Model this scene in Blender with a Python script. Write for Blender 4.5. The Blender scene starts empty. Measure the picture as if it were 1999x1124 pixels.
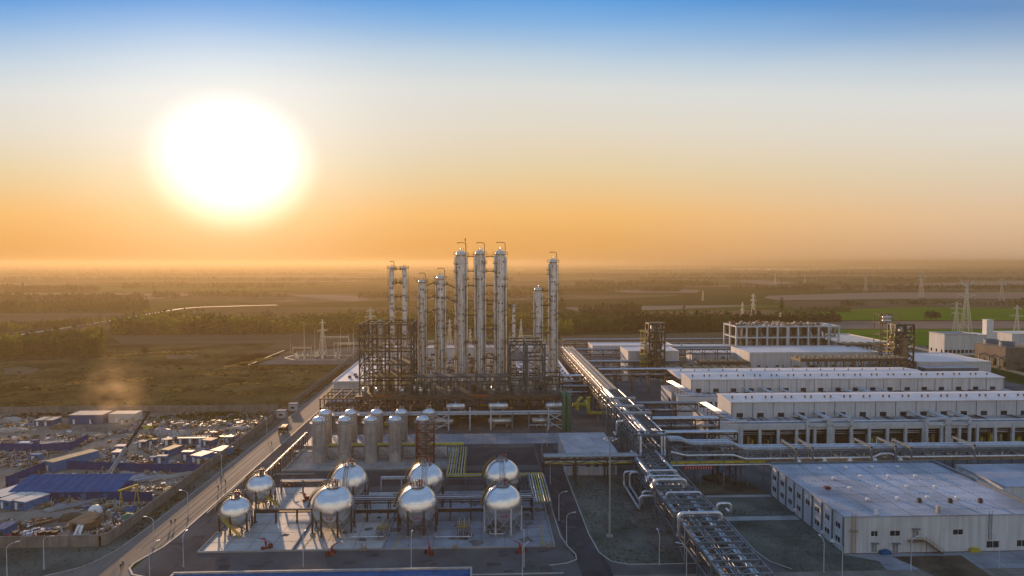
import bpy, math, random
from mathutils import Vector, noise
R = math.radians
random.seed(7)
scene = bpy.context.scene

# ---------------------------------------------------------------- camera
F = 1334.0; H = 75.0                      # focal length in photo pixels, height of the drone
YAW = math.atan(54.5 / F); PIT = math.atan(50 / F)
cd = bpy.data.cameras.new('camera'); cam = bpy.data.objects.new('camera', cd)
scene.collection.objects.link(cam); scene.camera = cam
cam.location = (0, 0, H); cam.rotation_euler = (R(90) - PIT, 0, -YAW)
cd.sensor_width = 36; cd.lens = 36 * F / 1999; cd.clip_start = 1; cd.clip_end = 90000

# ---------------------------------------------------------------- sun and sky
SUN_AZ = R(-20.2); SUN_EL = R(7.8)
sd = Vector((math.sin(SUN_AZ) * math.cos(SUN_EL), math.cos(SUN_AZ) * math.cos(SUN_EL), math.sin(SUN_EL)))
sl = bpy.data.lights.new('sun', 'SUN'); so = bpy.data.objects.new('sun', sl); scene.collection.objects.link(so)
sl.energy = 5.0; sl.angle = R(1.0); sl.color = (1.0, 0.62, 0.33)
so.rotation_euler = sd.to_track_quat('Z', 'Y').to_euler(); so.location = sd * 400
scene.view_settings.view_transform = 'Standard'; scene.view_settings.look = 'None'
scene.view_settings.exposure = 0.08; scene.view_settings.gamma = 1.0
cy = scene.cycles
cy.max_bounces = 6; cy.diffuse_bounces = 2; cy.glossy_bounces = 3; cy.transmission_bounces = 3
cy.volume_bounces = 0; cy.transparent_max_bounces = 6; cy.caustics_reflective = False; cy.caustics_refractive = False
cy.sample_clamp_indirect = 3.0
cy.use_adaptive_sampling = True; cy.adaptive_threshold = 0.015
try:
    cy.use_denoising = True; cy.denoiser = 'OPENIMAGEDENOISE'; cy.denoising_input_passes = 'RGB_ALBEDO_NORMAL'
except Exception: pass

def lin(c): return tuple(((v / 255 + 0.055) / 1.055) ** 2.4 if v / 255 > 0.04045 else v / 255 / 12.92 for v in c)
world = bpy.data.worlds.new('World'); scene.world = world; world.use_nodes = True
nt = world.node_tree; nt.nodes.clear()
def nd(t, **k):
    n = nt.nodes.new(t)
    for a, b in k.items(): setattr(n, a, b)
    return n
def mth(op, a, b=None, c=None, clamp=False):
    n = nd('ShaderNodeMath', operation=op, use_clamp=clamp)
    for i, v in enumerate((a, b, c)):
        if v is None: continue
        if isinstance(v, (int, float)): n.inputs[i].default_value = v
        else: nt.links.new(v, n.inputs[i])
    return n.outputs[0]
tc = nd('ShaderNodeTexCoord')
nrm = nd('ShaderNodeVectorMath', operation='NORMALIZE'); nt.links.new(tc.outputs['Generated'], nrm.inputs[0])
sx = nd('ShaderNodeSeparateXYZ'); nt.links.new(nrm.outputs[0], sx.inputs[0])
el = mth('MULTIPLY', mth('ARCSINE', sx.outputs[2]), 57.2958)
dt = nd('ShaderNodeVectorMath', operation='DOT_PRODUCT'); nt.links.new(nrm.outputs[0], dt.inputs[0]); dt.inputs[1].default_value = sd
gam = mth('MULTIPLY', mth('ARCCOSINE', dt.outputs['Value']), 57.2958)
hl = mth('SQRT', mth('ADD', mth('MULTIPLY', sx.outputs[0], sx.outputs[0]), mth('MULTIPLY', sx.outputs[1], sx.outputs[1])))
caz = mth('DIVIDE', mth('ADD', mth('MULTIPLY', sx.outputs[0], math.sin(R(1))), mth('MULTIPLY', sx.outputs[1], math.cos(R(1)))), mth('MAXIMUM', hl, 0.001))
fac = mth('ADD', mth('MINIMUM', mth('MULTIPLY', mth('SUBTRACT', 1.0, caz), 1.4), 0.5), 1.0)
# faint uneven bands of dust in the air
nz = nd('ShaderNodeTexNoise'); nz.inputs['Scale'].default_value = 2.2; nz.inputs['Detail'].default_value = 3
mp = nd('ShaderNodeMapping'); mp.inputs['Scale'].default_value = (1, 1, 6); nt.links.new(nrm.outputs[0], mp.inputs[0]); nt.links.new(mp.outputs[0], nz.inputs[0])
away = mth('MULTIPLY', mth('SUBTRACT', 1.0, dt.outputs['Value']), 0.5, clamp=True)
fac = mth('MULTIPLY', fac, mth('SUBTRACT', 1.0, mth('MULTIPLY', mth('DIVIDE', mth('SUBTRACT', away, 0.34), 0.4, clamp=True), 0.66)))
elv = mth('ADD', mth('MULTIPLY', el, fac), mth('MULTIPLY', mth('SUBTRACT', nz.outputs[0], 0.5), 1.3))
cr = nd('ShaderNodeValToRGB'); nt.links.new(mth('DIVIDE', elv, 90.0, clamp=True), cr.inputs[0])
stops = [(0, (212, 158, 100)), (1.6, (224, 168, 102)), (4, (236, 184, 116)), (7.6, (226, 202, 160)), (11, (222, 212, 194)), (14.2, (214, 216, 212)),
         (16.4, (186, 204, 218)), (19.2, (128, 174, 220)), (21.4, (76, 148, 216)), (30, (84, 146, 212)), (50, (90, 148, 214)), (90, (106, 158, 214))]
e_ = cr.color_ramp.elements
while len(e_) < len(stops): e_.new(0.5)
for q, (p, c) in zip(e_, stops): q.position = p / 90; q.color = lin(c) + (1,)
def mixc(mode, fac_, a, b):
    m = nd('ShaderNodeMix', data_type='RGBA', blend_type=mode)
    for s, v in ((0, fac_), (6, a), (7, b)):
        if isinstance(v, (int, float)): m.inputs[s].default_value = v
        elif isinstance(v, tuple): m.inputs[s].default_value = v + (1,)
        else: nt.links.new(v, m.inputs[s])
    return m.outputs[2]
def gau(w): q = mth('DIVIDE', gam, w); return mth('POWER', 2.71828, mth('MULTIPLY', mth('MULTIPLY', q, q), -1.0))
low = mth('SUBTRACT', 1.0, mth('DIVIDE', el, 8.0), clamp=True)
col = mixc('MULTIPLY', mth('MULTIPLY', gau(26.0), low), cr.outputs[0], (1.12, 0.99, 0.58))
col = mixc('MIX', mth('MULTIPLY', mth('MULTIPLY', mth('SUBTRACT', away, 0.24, clamp=True), 1.5, clamp=True), mth('SUBTRACT', 1.0, mth('DIVIDE', el, 26.0), clamp=True)), col, lin((178, 184, 196)))
col = mixc('ADD', mth('MULTIPLY', gau(9.0), 0.34), col, (1.0, 0.84, 0.66))
col = mixc('MIX', mth('MULTIPLY', gau(15.0), mth('MULTIPLY', mth('MULTIPLY', mth('DIVIDE', el, 14.0, clamp=True), mth('DIVIDE', mth('SUBTRACT', 22.0, el), 9.0, clamp=True)), 0.3)), col, (0.80, 0.79, 0.78))
bw = nd('ShaderNodeRGBToBW'); nt.links.new(col, bw.inputs[0])
col = mixc('MIX', mth('MULTIPLY', mth('DIVIDE', mth('SUBTRACT', away, 0.07), 0.16, clamp=True), 0.38), col, bw.outputs[0])
gc = Vector((math.sin(SUN_AZ + R(.5)) * math.cos(R(7.5)), math.cos(SUN_AZ + R(.5)) * math.cos(R(7.5)), math.sin(R(7.5))))
sv = nd('ShaderNodeVectorMath', operation='SUBTRACT'); nt.links.new(nrm.outputs[0], sv.inputs[0]); sv.inputs[1].default_value = gc
sm_ = nd('ShaderNodeVectorMath', operation='MULTIPLY'); nt.links.new(sv.outputs[0], sm_.inputs[0]); sm_.inputs[1].default_value = (1, 1, 1.18)
sn_ = nd('ShaderNodeVectorMath', operation='LENGTH'); nt.links.new(sm_.outputs[0], sn_.inputs[0]); gam2 = mth('MULTIPLY', sn_.outputs['Value'], 57.2958)
ss = nd('ShaderNodeMapRange', interpolation_type='SMOOTHSTEP'); nt.links.new(gam2, ss.inputs[0])
for i, v in ((1, 7.1), (2, 1.0), (3, 0.0), (4, 1.0)): ss.inputs[i].default_value = v
col = mixc('ADD', ss.outputs[0], col, (1.15, 1.0, .90))
bg = nd('ShaderNodeBackground'); nt.links.new(col, bg.inputs[0]); bg.inputs[1].default_value = 1.0
wo = nd('ShaderNodeOutputWorld'); nt.links.new(bg.outputs[0], wo.inputs[0])

# ---------------------------------------------------------------- photo pixel <-> place
def ray(px, py):
    a = (px - 999.5) / F; b = -(py - 562) / F
    fy = math.cos(PIT) + b * math.sin(PIT); fz = -math.sin(PIT) + b * math.cos(PIT)
    return (a * math.cos(YAW) + fy * math.sin(YAW), -a * math.sin(YAW) + fy * math.cos(YAW), fz)
def G(px, py, z=0.0):                      # the place at height z seen at a pixel
    r = ray(px, py); t = (z - H) / r[2]; return (r[0] * t, r[1] * t)
def V(px, py, Y):                          # x and z on the plane at depth Y
    r = ray(px, py); t = Y / r[1]; return (r[0] * t, H + r[2] * t)
def XY(px, Y): return V(px, 600, Y)[0]
def ZY(py, Y, px=1000): return V(px, py, Y)[1]

# ---------------------------------------------------------------- materials
MATS = {}
def mat(name, c, rough=0.7, metal=0.0, var=0.25, scale=0.15, c2=None, spec=0.4, bump=0.0, bscale=2.0, stretch=None, transl=0.0, coord='pos', detail=5, coat=0.0, streak=0.0):
    m = bpy.data.materials.new(name); m.use_nodes = True; t = m.node_tree; N = t.nodes; L = t.links
    b = N['Principled BSDF']; b.inputs['Roughness'].default_value = rough; b.inputs['Metallic'].default_value = metal
    b.inputs['Specular IOR Level'].default_value = spec
    if coord == 'pos': g = N.new('ShaderNodeNewGeometry'); src = g.outputs['Position']
    else: g = N.new('ShaderNodeTexCoord'); src = g.outputs['Object']
    if stretch:
        mp_ = N.new('ShaderNodeMapping'); mp_.inputs['Scale'].default_value = stretch; L.new(src, mp_.inputs[0]); src = mp_.outputs[0]
    n = N.new('ShaderNodeTexNoise'); n.inputs['Scale'].default_value = scale; n.inputs['Detail'].default_value = detail; n.inputs['Roughness'].default_value = 0.62
    L.new(src, n.inputs[0])
    r = N.new('ShaderNodeValToRGB'); L.new(n.outputs[0], r.inputs[0])
    r.color_ramp.elements[0].position = 0.34; r.color_ramp.elements[1].position = 0.66
    a = tuple(max(0, v * (1 - var)) for v in c); d = c2 if c2 else tuple(min(1, v * (1 + var)) for v in c)
    r.color_ramp.elements[0].color = a + (1,); r.color_ramp.elements[1].color = d + (1,)
    out = r.outputs[0]
    if streak:
        n3 = N.new('ShaderNodeTexNoise'); n3.inputs['Scale'].default_value = 1.0; n3.inputs['Detail'].default_value = 4
        m3 = N.new('ShaderNodeMapping'); m3.inputs['Scale'].default_value = (1.2, 1.2, 0.07); L.new(src, m3.inputs[0]); L.new(m3.outputs[0], n3.inputs[0])
        mr = N.new('ShaderNodeMapRange'); L.new(n3.outputs[0], mr.inputs[0])
        for i, v in ((1, .35), (2, .7), (3, 1.0), (4, 1 - streak)): mr.inputs[i].default_value = v
        mx = N.new('ShaderNodeMix'); mx.data_type = 'RGBA'; mx.blend_type = 'MULTIPLY'; mx.inputs[0].default_value = 1
        L.new(out, mx.inputs[6]); L.new(mr.outputs[0], mx.inputs[7]); out = mx.outputs[2]
    L.new(out, b.inputs['Base Color'])
    if bump:
        n2 = N.new('ShaderNodeTexNoise'); n2.inputs['Scale'].default_value = bscale; n2.inputs['Detail'].default_value = 4; L.new(src, n2.inputs[0])
        bp = N.new('ShaderNodeBump'); bp.inputs['Strength'].default_value = bump; bp.inputs['Distance'].default_value = 0.3
        L.new(n2.outputs[0], bp.inputs['Height']); L.new(bp.outputs[0], b.inputs['Normal'])
    if transl:
        o = N['Material Output']; tr = N.new('ShaderNodeBsdfTranslucent'); L.new(out, tr.inputs[0])
        ms = N.new('ShaderNodeMixShader'); ms.inputs[0].default_value = transl; L.new(b.outputs[0], ms.inputs[1]); L.new(tr.outputs[0], ms.inputs[2]); L.new(ms.outputs[0], o.inputs[0])
    MATS[name] = m; return m
M = MATS
mat('mirror', (.80, .78, .75), .27, .92, .08, .5, bump=.035, bscale=.9, coord='obj')
mat('clad', (.86, .77, .70), .45, .40, .22, .6, bump=.10, bscale=3, streak=.2)
mat('tankmetal', (.74, .72, .69), .36, .75, .14, .5, bump=.05, bscale=1.5, streak=.3)
mat('galv', (.58, .59, .61), .42, .8, .2, .8)
mat('galvdull', (.30, .32, .34), .55, .6, .25, .8)
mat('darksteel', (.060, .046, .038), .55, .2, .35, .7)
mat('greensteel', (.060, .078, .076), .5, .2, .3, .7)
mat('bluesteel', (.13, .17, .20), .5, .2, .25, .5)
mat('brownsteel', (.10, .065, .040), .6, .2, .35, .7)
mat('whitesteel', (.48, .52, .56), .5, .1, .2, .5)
mat('redsteel', (.13, .028, .022), .55, .1, .3, .8)
mat('yellow', (.42, .36, .05), .55, .0, .25, .8)
mat('yellowrail', (.50, .36, .04), .6, .0, .2, 1)
mat('greenpipe', (.05, .13, .07), .45, .0, .2, .6)
mat('concrete', (.30, .30, .29), .75, 0, .22, .12, bump=.1, bscale=1.5, spec=0.0)
mat('padlight', (.40, .38, .35), .65, 0, .22, .10, bump=.05, spec=0.25)
mat('padblue', (.24, .26, .29), .6, 0, .30, .09, bump=.05, spec=0.2)
mat('wallconc', (.22, .21, .195), .85, 0, .2, .3, streak=.3, spec=0.0)
mat('asphalt', (.105, .104, .104), .85, 0, .3, .06, bump=.2, bscale=3, spec=0.0)
mat('asphaltdark', (.058, .060, .064), .85, 0, .3, .08, bump=.2, bscale=3, spec=0.0)
mat('road', (.185, .160, .135), .8, 0, .25, .05, stretch=(3, .5, 1), bump=.1, bscale=2, spec=0.12)
mat('kerb', (.38, .35, .30), .7, 0, .2, .4)
mat('lawn', (.095, .112, .095), .9, 0, .35, .07, c2=(.150, .162, .135), bump=.5, bscale=3, spec=0.0)
mat('verge', (.060, .055, .038), .9, 0, .4, .1, c2=(.10, .085, .055), bump=.5, bscale=2, spec=0.0)
mat('yard', (.20, .172, .140), .9, 0, .4, .06, c2=(.31, .265, .21), bump=.4, bscale=1.2, spec=0.0)
mat('dirt', (.10, .078, .055), .9, 0, .4, .12, bump=.4, spec=0.0)
mat('panel', (.58, .60, .62), .55, 0, .09, .10, streak=.24)
mat('roofwhite', (.66, .60, .58), .45, 0, .10, .12, spec=.6, bump=.03)
mat('roofgrey', (.30, .31, .34), .6, 0, .2, .12, spec=.5)
mat('roofblue', (.32, .345, .40), .55, 0, .36, .05, spec=.5)  # wide tone range paints patches of sunlight into the warehouse roof colour
mat('frameconc', (.50, .54, .57), .65, 0, .12, .3)
mat('dark', (.012, .013, .015), .5, 0, .3, 1)
mat('glass', (.02, .025, .032), .12, 0, .2, 1, spec=.8)
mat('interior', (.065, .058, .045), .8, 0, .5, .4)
mat('shedblue', (.022, .100, .24), .8, 0, .2, .4, spec=.08)
mat('shedblue2', (.03, .16, .36), .7, 0, .2, .4, spec=.1)
mat('fenceblue', (.006, .055, .19), .85, 0, .25, .4, spec=0.0)
mat('roofcream', (.60, .55, .47), .5, 0, .12, .3)
mat('brown', (.17, .11, .06), .8, 0, .3, .5)
mat('rust', (.20, .07, .03), .8, 0, .3, .7)
mat('red', (.30, .02, .02), .45, 0, .2, .8)
mat('white', (.70, .70, .70), .5, 0, .1, .5)
mat('green', (.05, .18, .10), .7, 0, .2, .5)
mat('tan', (.34, .26, .15), .7, 0, .2, .5)
mat('skin', (.35, .2, .13), .6, 0, .1, 1)
mat('cloth', (.03, .035, .05), .9, 0, .3, 2)
mat('clothblue', (.04, .08, .18), .9, 0, .3, 2)
mat('hat', (.65, .45, .05), .5, 0, .1, 2)
mat('pylon', (.66, .60, .46), .6, .0, .15, 1)
mat('coolbrown', (.17, .135, .105), .8, 0, .25, .15, streak=.2)
mat('coolblue', (.10, .13, .17), .6, 0, .2, .2)
mat('bark', (.05, .04, .03), .9)
mat('leaf', (.036, .062, .010), .8, 0, .4, .05, c2=(.085, .115, .016), transl=.35, spec=0.0)
mat('leafdark', (.022, .030, .010), .8, 0, .4, .05, c2=(.042, .050, .016), transl=.3, spec=0.0)
mat('leafyellow', (.12, .14, .012), .8, 0, .3, .05, c2=(.20, .21, .018), transl=.45, spec=0.0)
mat('rackpipe', (.36, .35, .345), .8, 0, .2, .8, spec=.15)
mat('scrub', (.060, .048, .018), .9, 0, .45, .03, c2=(.17, .13, .045), transl=.35, spec=0.0)
mat('scrubground', (.030, .026, .011), .95, 0, .4, .03, c2=(.125, .098, .040), bump=.6, bscale=.6, spec=0.0)

# ---------------------------------------------------------------- mesh builder
class MB:
    def __init__(s): s.v = []; s.f = []; s.sm = []
    def add(s, vs, fs, smooth=False):
        o = len(s.v); s.v += [tuple(p) for p in vs]; s.f += [tuple(i + o for i in f) for f in fs]; s.sm += [smooth] * len(fs); return s
    def box(s, x0, x1, y0, y1, z0, z1):
        return s.add([(x0, y0, z0), (x1, y0, z0), (x1, y1, z0), (x0, y1, z0), (x0, y0, z1), (x1, y0, z1), (x1, y1, z1), (x0, y1, z1)],
                     [(0, 3, 2, 1), (4, 5, 6, 7), (0, 1, 5, 4), (1, 2, 6, 5), (2, 3, 7, 6), (3, 0, 4, 7)])
    def cb(s, x, y, z, w, d, h): return s.box(x - w / 2, x + w / 2, y - d / 2, y + d / 2, z, z + h)
    def rbox(s, x, y, z, w, d, h, a):
        c, n = math.cos(a), math.sin(a); P = [(x + u * c - v * n, y + u * n + v * c) for u, v in ((-w / 2, -d / 2), (w / 2, -d / 2), (w / 2, d / 2), (-w / 2, d / 2))]
        return s.prism(P, z, z + h)
    def beam(s, a, b, w, h=None):
        h = h or w; a = Vector(a); b = Vector(b); d = (b - a)
        if d.length < 1e-6: return s
        d.normalize(); up = Vector((0, 0, 1)) if abs(d.z) < 0.95 else Vector((0, 1, 0))
        u = d.cross(up).normalized() * (w / 2); v = u.cross(d).normalized() * (h / 2)
        return s.add([a - u - v, a + u - v, a + u + v, a - u + v, b - u - v, b + u - v, b + u + v, b - u + v],
                     [(0, 1, 2, 3), (7, 6, 5, 4), (0, 4, 5, 1), (1, 5, 6, 2), (2, 6, 7, 3), (3, 7, 4, 0)])
    def path(s, pts, r, n=8, cap=True, r2=None):
        P = [Vector(p) for p in pts]; k = len(P); vs = []; fs = []; up0 = None
        for i, p in enumerate(P):
            d = (P[min(i + 1, k - 1)] - P[max(i - 1, 0)])
            if d.length < 1e-9: d = Vector((0, 0, 1))
            d.normalize()
            if up0 is None:
                up0 = Vector((0, 0, 1)) if abs(d.z) < 0.9 else Vector((0, 1, 0))
            u = up0 - d * up0.dot(d)
            if u.length < 1e-3: u = d.orthogonal()
            u.normalize(); w = d.cross(u); up0 = u
            rr = r if r2 is None else r + (r2 - r) * i / (k - 1)
            if 0 < i < k - 1:
                c = (P[i] - P[i - 1]).normalized().dot((P[i + 1] - P[i]).normalized()); rr /= max(0.6, math.sqrt(max(0.0, (1 + c) / 2)))
            for j in range(n):
                a = 2 * math.pi * j / n; vs.append(p + (u * math.cos(a) + w * math.sin(a)) * rr)
        for i in range(k - 1):
            for j in range(n): fs.append((i * n + j, i * n + (j + 1) % n, (i + 1) * n + (j + 1) % n, (i + 1) * n + j))
        s.add(vs, fs, True)
        if cap and n > 2: s.add(vs[:n], [tuple(range(n))[::-1]]); s.add(vs[-n:], [tuple(range(n))])
        return s
    def tube(s, a, b, r, n=8, r2=None): return s.path([a, b], r, n, True, r2)
    def bend(s, pts, r, n=8, rad=None):    # a pipe along pts with rounded elbows
        rad = rad or r * 2.5; P = [Vector(p) for p in pts]; out = [P[0]]
        for i in range(1, len(P) - 1):
            a = (P[i - 1] - P[i]); b = (P[i + 1] - P[i]); q = min(rad, a.length * .45, b.length * .45); a.normalize(); b.normalize()
            for t in (0, .33, .66, 1): out.append((P[i] + a * q) * (1 - t) ** 2 + P[i] * 2 * t * (1 - t) + (P[i] + b * q) * t * t)
        out.append(P[-1]); return s.path(out, r, n)
    def lathe(s, prof, n=24, c=(0, 0, 0), smooth=True):
        vs = []; fs = []; k = len(prof)
        for r, z in prof:
            for j in range(n): a = 2 * math.pi * j / n; vs.append((c[0] + r * math.cos(a), c[1] + r * math.sin(a), c[2] + z))
        for i in range(k - 1):
            for j in range(n): fs.append((i * n + j, i * n + (j + 1) % n, (i + 1) * n + (j + 1) % n, (i + 1) * n + j))
        return s.add(vs, fs, smooth)
    def prism(s, P, z0, z1):
        k = len(P); A = sum(P[i][0] * P[(i + 1) % k][1] - P[(i + 1) % k][0] * P[i][1] for i in range(k))
        if A < 0: P = P[::-1]
        return s.add([(x, y, z0) for x, y in P] + [(x, y, z1) for x, y in P],
                     [tuple(range(k))[::-1], tuple(range(k, 2 * k))] + [(i, (i + 1) % k, (i + 1) % k + k, i + k) for i in range(k)])
    def sheet(s, P, z):
        k = len(P); A = sum(P[i][0] * P[(i + 1) % k][1] - P[(i + 1) % k][0] * P[i][1] for i in range(k))
        if A < 0: P = P[::-1]
        return s.add([(x, y, z) for x, y in P], [tuple(range(k))])
    def rail(s, pts, h=1.1, w=.07, post=2.0):
        for a, b in zip(pts, pts[1:]):
            a = Vector(a); b = Vector(b)
            for q in (h, h * .55): s.beam(a + Vector((0, 0, q)), b + Vector((0, 0, q)), w)
            n = max(1, int((b - a).length / post))
            for i in range(n + 1): p = a.lerp(b, i / n); s.beam(p, p + Vector((0, 0, h)), w)
        return s
    def build(s, name, m, parent=None, local=False):
        if not s.v: return None
        me = bpy.data.meshes.new(name); o = bpy.data.objects.new(name, me); scene.collection.objects.link(o)
        off = Vector((0, 0, 0))
        if parent is not None:
            o.parent = parent
            if not local:
                off = parent.location.copy()
                if parent.parent: off += parent.parent.location
        elif not local:
            xs = [p[0] for p in s.v]; ys = [p[1] for p in s.v]; off = Vector(((min(xs) + max(xs)) / 2, (min(ys) + max(ys)) / 2, min(p[2] for p in s.v))); o.location = off
        me.from_pydata([(p[0] - off.x, p[1] - off.y, p[2] - off.z) for p in s.v] if off.length else s.v, [], s.f)
        me.polygons.foreach_set('use_smooth', s.sm); me.update()
        me.materials.append(M[m] if isinstance(m, str) else m); return o
def tag(o, label=None, cat=None, group=None, kind=None):
    if label: o['label'] = label
    if cat: o['category'] = cat
    if group: o['group'] = group
    if kind: o['kind'] = kind
    return o
def thing(name, label, cat, loc=(0, 0, 0), rz=0, group=None):
    o = bpy.data.objects.new(name, None); scene.collection.objects.link(o); o.empty_display_size = .5
    o.location = loc; o.rotation_euler = (0, 0, rz); return tag(o, label, cat, group)
def struct(name, mb, m): return tag(mb.build(name, m, local=True), kind='structure')
def kids(o): return [c for c in bpy.data.objects if c.parent == o]
def copy_tree(tree, loc, rz=0, label=None, sc=1.0):   # tree = (root, [(part, [subparts])])
    r = tree[0].copy(); scene.collection.objects.link(r); r.location = loc; r.rotation_euler = (0, 0, rz); r.scale = (sc, sc, sc) if not isinstance(sc, tuple) else sc
    if label: r['label'] = label
    for ch, subs in tree[1]:
        c = ch.copy(); scene.collection.objects.link(c); c.parent = r
        for g in subs: d = g.copy(); scene.collection.objects.link(d); d.parent = c
    return r
def tree_of(root): return (root, [(c, kids(c)) for c in kids(root)])
ORD = ['', 'second', 'third', 'fourth', 'fifth', 'sixth', 'seventh', 'eighth', 'ninth', 'tenth', 'eleventh', 'twelfth', 'thirteenth', 'fourteenth', 'fifteenth', 'sixteenth', 'seventeenth', 'eighteenth', 'nineteenth', 'twentieth']
def nth(i, side='left'):
    return side + 'most' if i == 0 else f'{ORD[i]} from the {side}'
class Placer:                              # a prototype made once, then copied
    def __init__(s, make): s.make = make; s.t = None
    def put(s, loc, rz=0, label=None, sc=1.0):
        if s.t is None:
            r = s.make(); s.t = tree_of(r); r.location = loc; r.rotation_euler = (0, 0, rz); r.scale = (sc, sc, sc) if not isinstance(sc, tuple) else sc
            if label: r['label'] = label
            return r
        return copy_tree(s.t, loc, rz, label, sc)

# ================================================================ ground, fields, roads
g_ = MB()
g_.sheet([(-14000, -300), (14000, -300), (14000, 20000), (-14000, 20000)], -0.02)
def land_mat():
    m = bpy.data.materials.new('farmland'); m.use_nodes = True; t = m.node_tree; N = t.nodes; L = t.links; b = N['Principled BSDF']
    b.inputs['Roughness'].default_value = .95; b.inputs['Specular IOR Level'].default_value = 0
    g = N.new('ShaderNodeNewGeometry')
    mp_ = N.new('ShaderNodeMapping'); mp_.inputs['Scale'].default_value = (.0016, .0042, 1); mp_.inputs['Rotation'].default_value = (0, 0, R(6)); L.new(g.outputs[0], mp_.inputs[0])
    w = N.new('ShaderNodeTexNoise'); w.inputs['Scale'].default_value = .8; L.new(mp_.outputs[0], w.inputs[0])
    ad = N.new('ShaderNodeVectorMath'); ad.operation = 'MULTIPLY_ADD'; L.new(w.outputs['Color'], ad.inputs[0]); ad.inputs[1].default_value = (.5, .5, 0); L.new(mp_.outputs[0], ad.inputs[2])
    v = N.new('ShaderNodeTexVoronoi'); v.distance = 'CHEBYCHEV'; v.inputs['Scale'].default_value = 1; L.new(ad.outputs[0], v.inputs[0])
    se = N.new('ShaderNodeSeparateColor'); L.new(v.outputs['Color'], se.inputs[0])
    r = N.new('ShaderNodeValToRGB'); L.new(se.outputs[0], r.inputs[0]); r.color_ramp.interpolation = 'CONSTANT'
    for i, (p, c) in enumerate([(0, (.045, .048, .016)), (.18, (.085, .066, .036)), (.36, (.050, .064, .016)), (.5, (.125, .095, .058)), (.64, (.032, .042, .012)), (.80, (.19, .15, .10)), (.92, (.065, .098, .014))]):
        e = r.color_ramp.elements[0] if i == 0 else r.color_ramp.elements.new(p); e.position = p; e.color = c + (1,)
    n = N.new('ShaderNodeTexNoise'); n.inputs['Scale'].default_value = .02; n.inputs['Detail'].default_value = 8; L.new(g.outputs[0], n.inputs[0])
    mr = N.new('ShaderNodeMapRange'); L.new(n.outputs[0], mr.inputs[0]); 
    for i, x in ((1, .3), (2, .7), (3, .6), (4, 1.35)): mr.inputs[i].default_value = x
    mx = N.new('ShaderNodeMix'); mx.data_type = 'RGBA'; mx.blend_type = 'MULTIPLY'; mx.inputs[0].default_value = 1; L.new(r.outputs[0], mx.inputs[6]); L.new(mr.outputs[0], mx.inputs[7])
    L.new(mx.outputs[2], b.inputs['Base Color']); return m
struct('ground', g_, land_mat())
def pix(P, z=0): return [G(x, y, z) for x, y in P]
def smoothpoly(P, k=5, rough=0.0, closed=True):   # subdivide an outline and make it a little uneven
    out = []
    n = len(P)
    for i in range(n if closed else n - 1):
        a = P[i]; b = P[(i + 1) % n]; L_ = math.dist(a, b)
        for j in range(k):
            t = j / k; q = (a[0] + (b[0] - a[0]) * t, a[1] + (b[1] - a[1]) * t)
            if rough: q = (q[0] + noise.noise((q[0] * .01, q[1] * .01, 1)) * rough * L_, q[1] + noise.noise((q[0] * .01, q[1] * .01, 7)) * rough * L_ * .25)
            out.append(q)
    if not closed: out.append(P[-1])
    return out
def field(P, m, z, k=6, rough=.02): return struct('field', MB().sheet(smoothpoly(pix(P), k, rough), z), m)
mat('soilpink', (.23, .172, .135), .9, 0, .14, .01, stretch=(.3, 3, 1), spec=0)
mat('soilbrown', (.105, .078, .052), .9, 0, .2, .01, stretch=(.3, 4, 1), spec=0)
mat('soildark', (.040, .036, .022), .9, 0, .3, .02, spec=0)
mat('crop', (.060, .140, .010), .9, 0, .2, .02, c2=(.100, .195, .014), stretch=(.3, 3, 1), spec=0)
mat('stubble', (.17, .115, .06), .9, 0, .2, .01, stretch=(.4, 3, 1), spec=0)
mat('watersheet', (.62, .60, .56), .12, 1.0, .05, .003)
for P, m, z in [
    ([(1590, 606), (1800, 599), (1999, 602), (2150, 606), (2150, 625), (1999, 625), (1610, 624)], 'crop', .02),
    ([(1600, 627), (2200, 627), (2200, 641), (1625, 642)], 'soilpink', .02),
    ([(1625, 643), (2200, 642), (2200, 676), (1700, 674)], 'crop', .024),
    ([(1500, 577), (1700, 571), (1999, 570), (2150, 572), (2150, 582), (1800, 583), (1520, 586), (1490, 581)], 'soilpink', .02),
    ([(1500, 588), (2150, 584), (2150, 598), (1560, 603)], 'soilbrown', .018),
    ([(1095, 600), (1250, 597), (1440, 595), (1470, 597), (1300, 604), (1130, 608)], 'soilpink', .02),
    ([(1100, 612), (1500, 605), (1560, 612), (1450, 622), (1140, 624)], 'stubble', .018),
    ([(1170, 567), (1300, 564), (1368, 566), (1360, 571), (1230, 571)], 'soilpink', .02),
    ([(560, 575), (640, 575), (715, 579), (722, 584), (690, 588), (620, 582)], 'soilpink', .02),
    ([(215, 655), (690, 648), (700, 670), (560, 690), (260, 688)], 'soilbrown', .02),
    ([(0, 612), (290, 610), (250, 640), (0, 652)], 'soilbrown', .02),
    ([(1090, 655), (1420, 648), (1420, 668), (1100, 676)], 'stubble', .02),
    ([(1430, 548), (1480, 546), (1560, 552), (1500, 556)], 'soilpink', .02),
    ([(1700, 556), (1999, 548), (2150, 548), (2150, 552), (1850, 558)], 'soilpink', .02),
    ([(1330, 556), (1500, 557), (1520, 560), (1340, 560)], 'stubble', .02),
    ([(1000, 545), (1180, 541), (1200, 544), (1010, 549)], 'stubble', .02)]: field(P, m, z)
def water(P): struct('water', MB().sheet(smoothpoly(pix(P), 8, .03), .03), 'watersheet')
water([(1400, 524.5), (1500, 523), (1600, 524), (1640, 526.5), (1560, 528), (1430, 526.5)])
water([(1560, 521.5), (1750, 520), (1860, 521), (1840, 523.5), (1700, 524.5), (1600, 523.5)])
water([(1180, 523.4), (1380, 522.6), (1390, 524.4), (1200, 524.8)])
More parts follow.
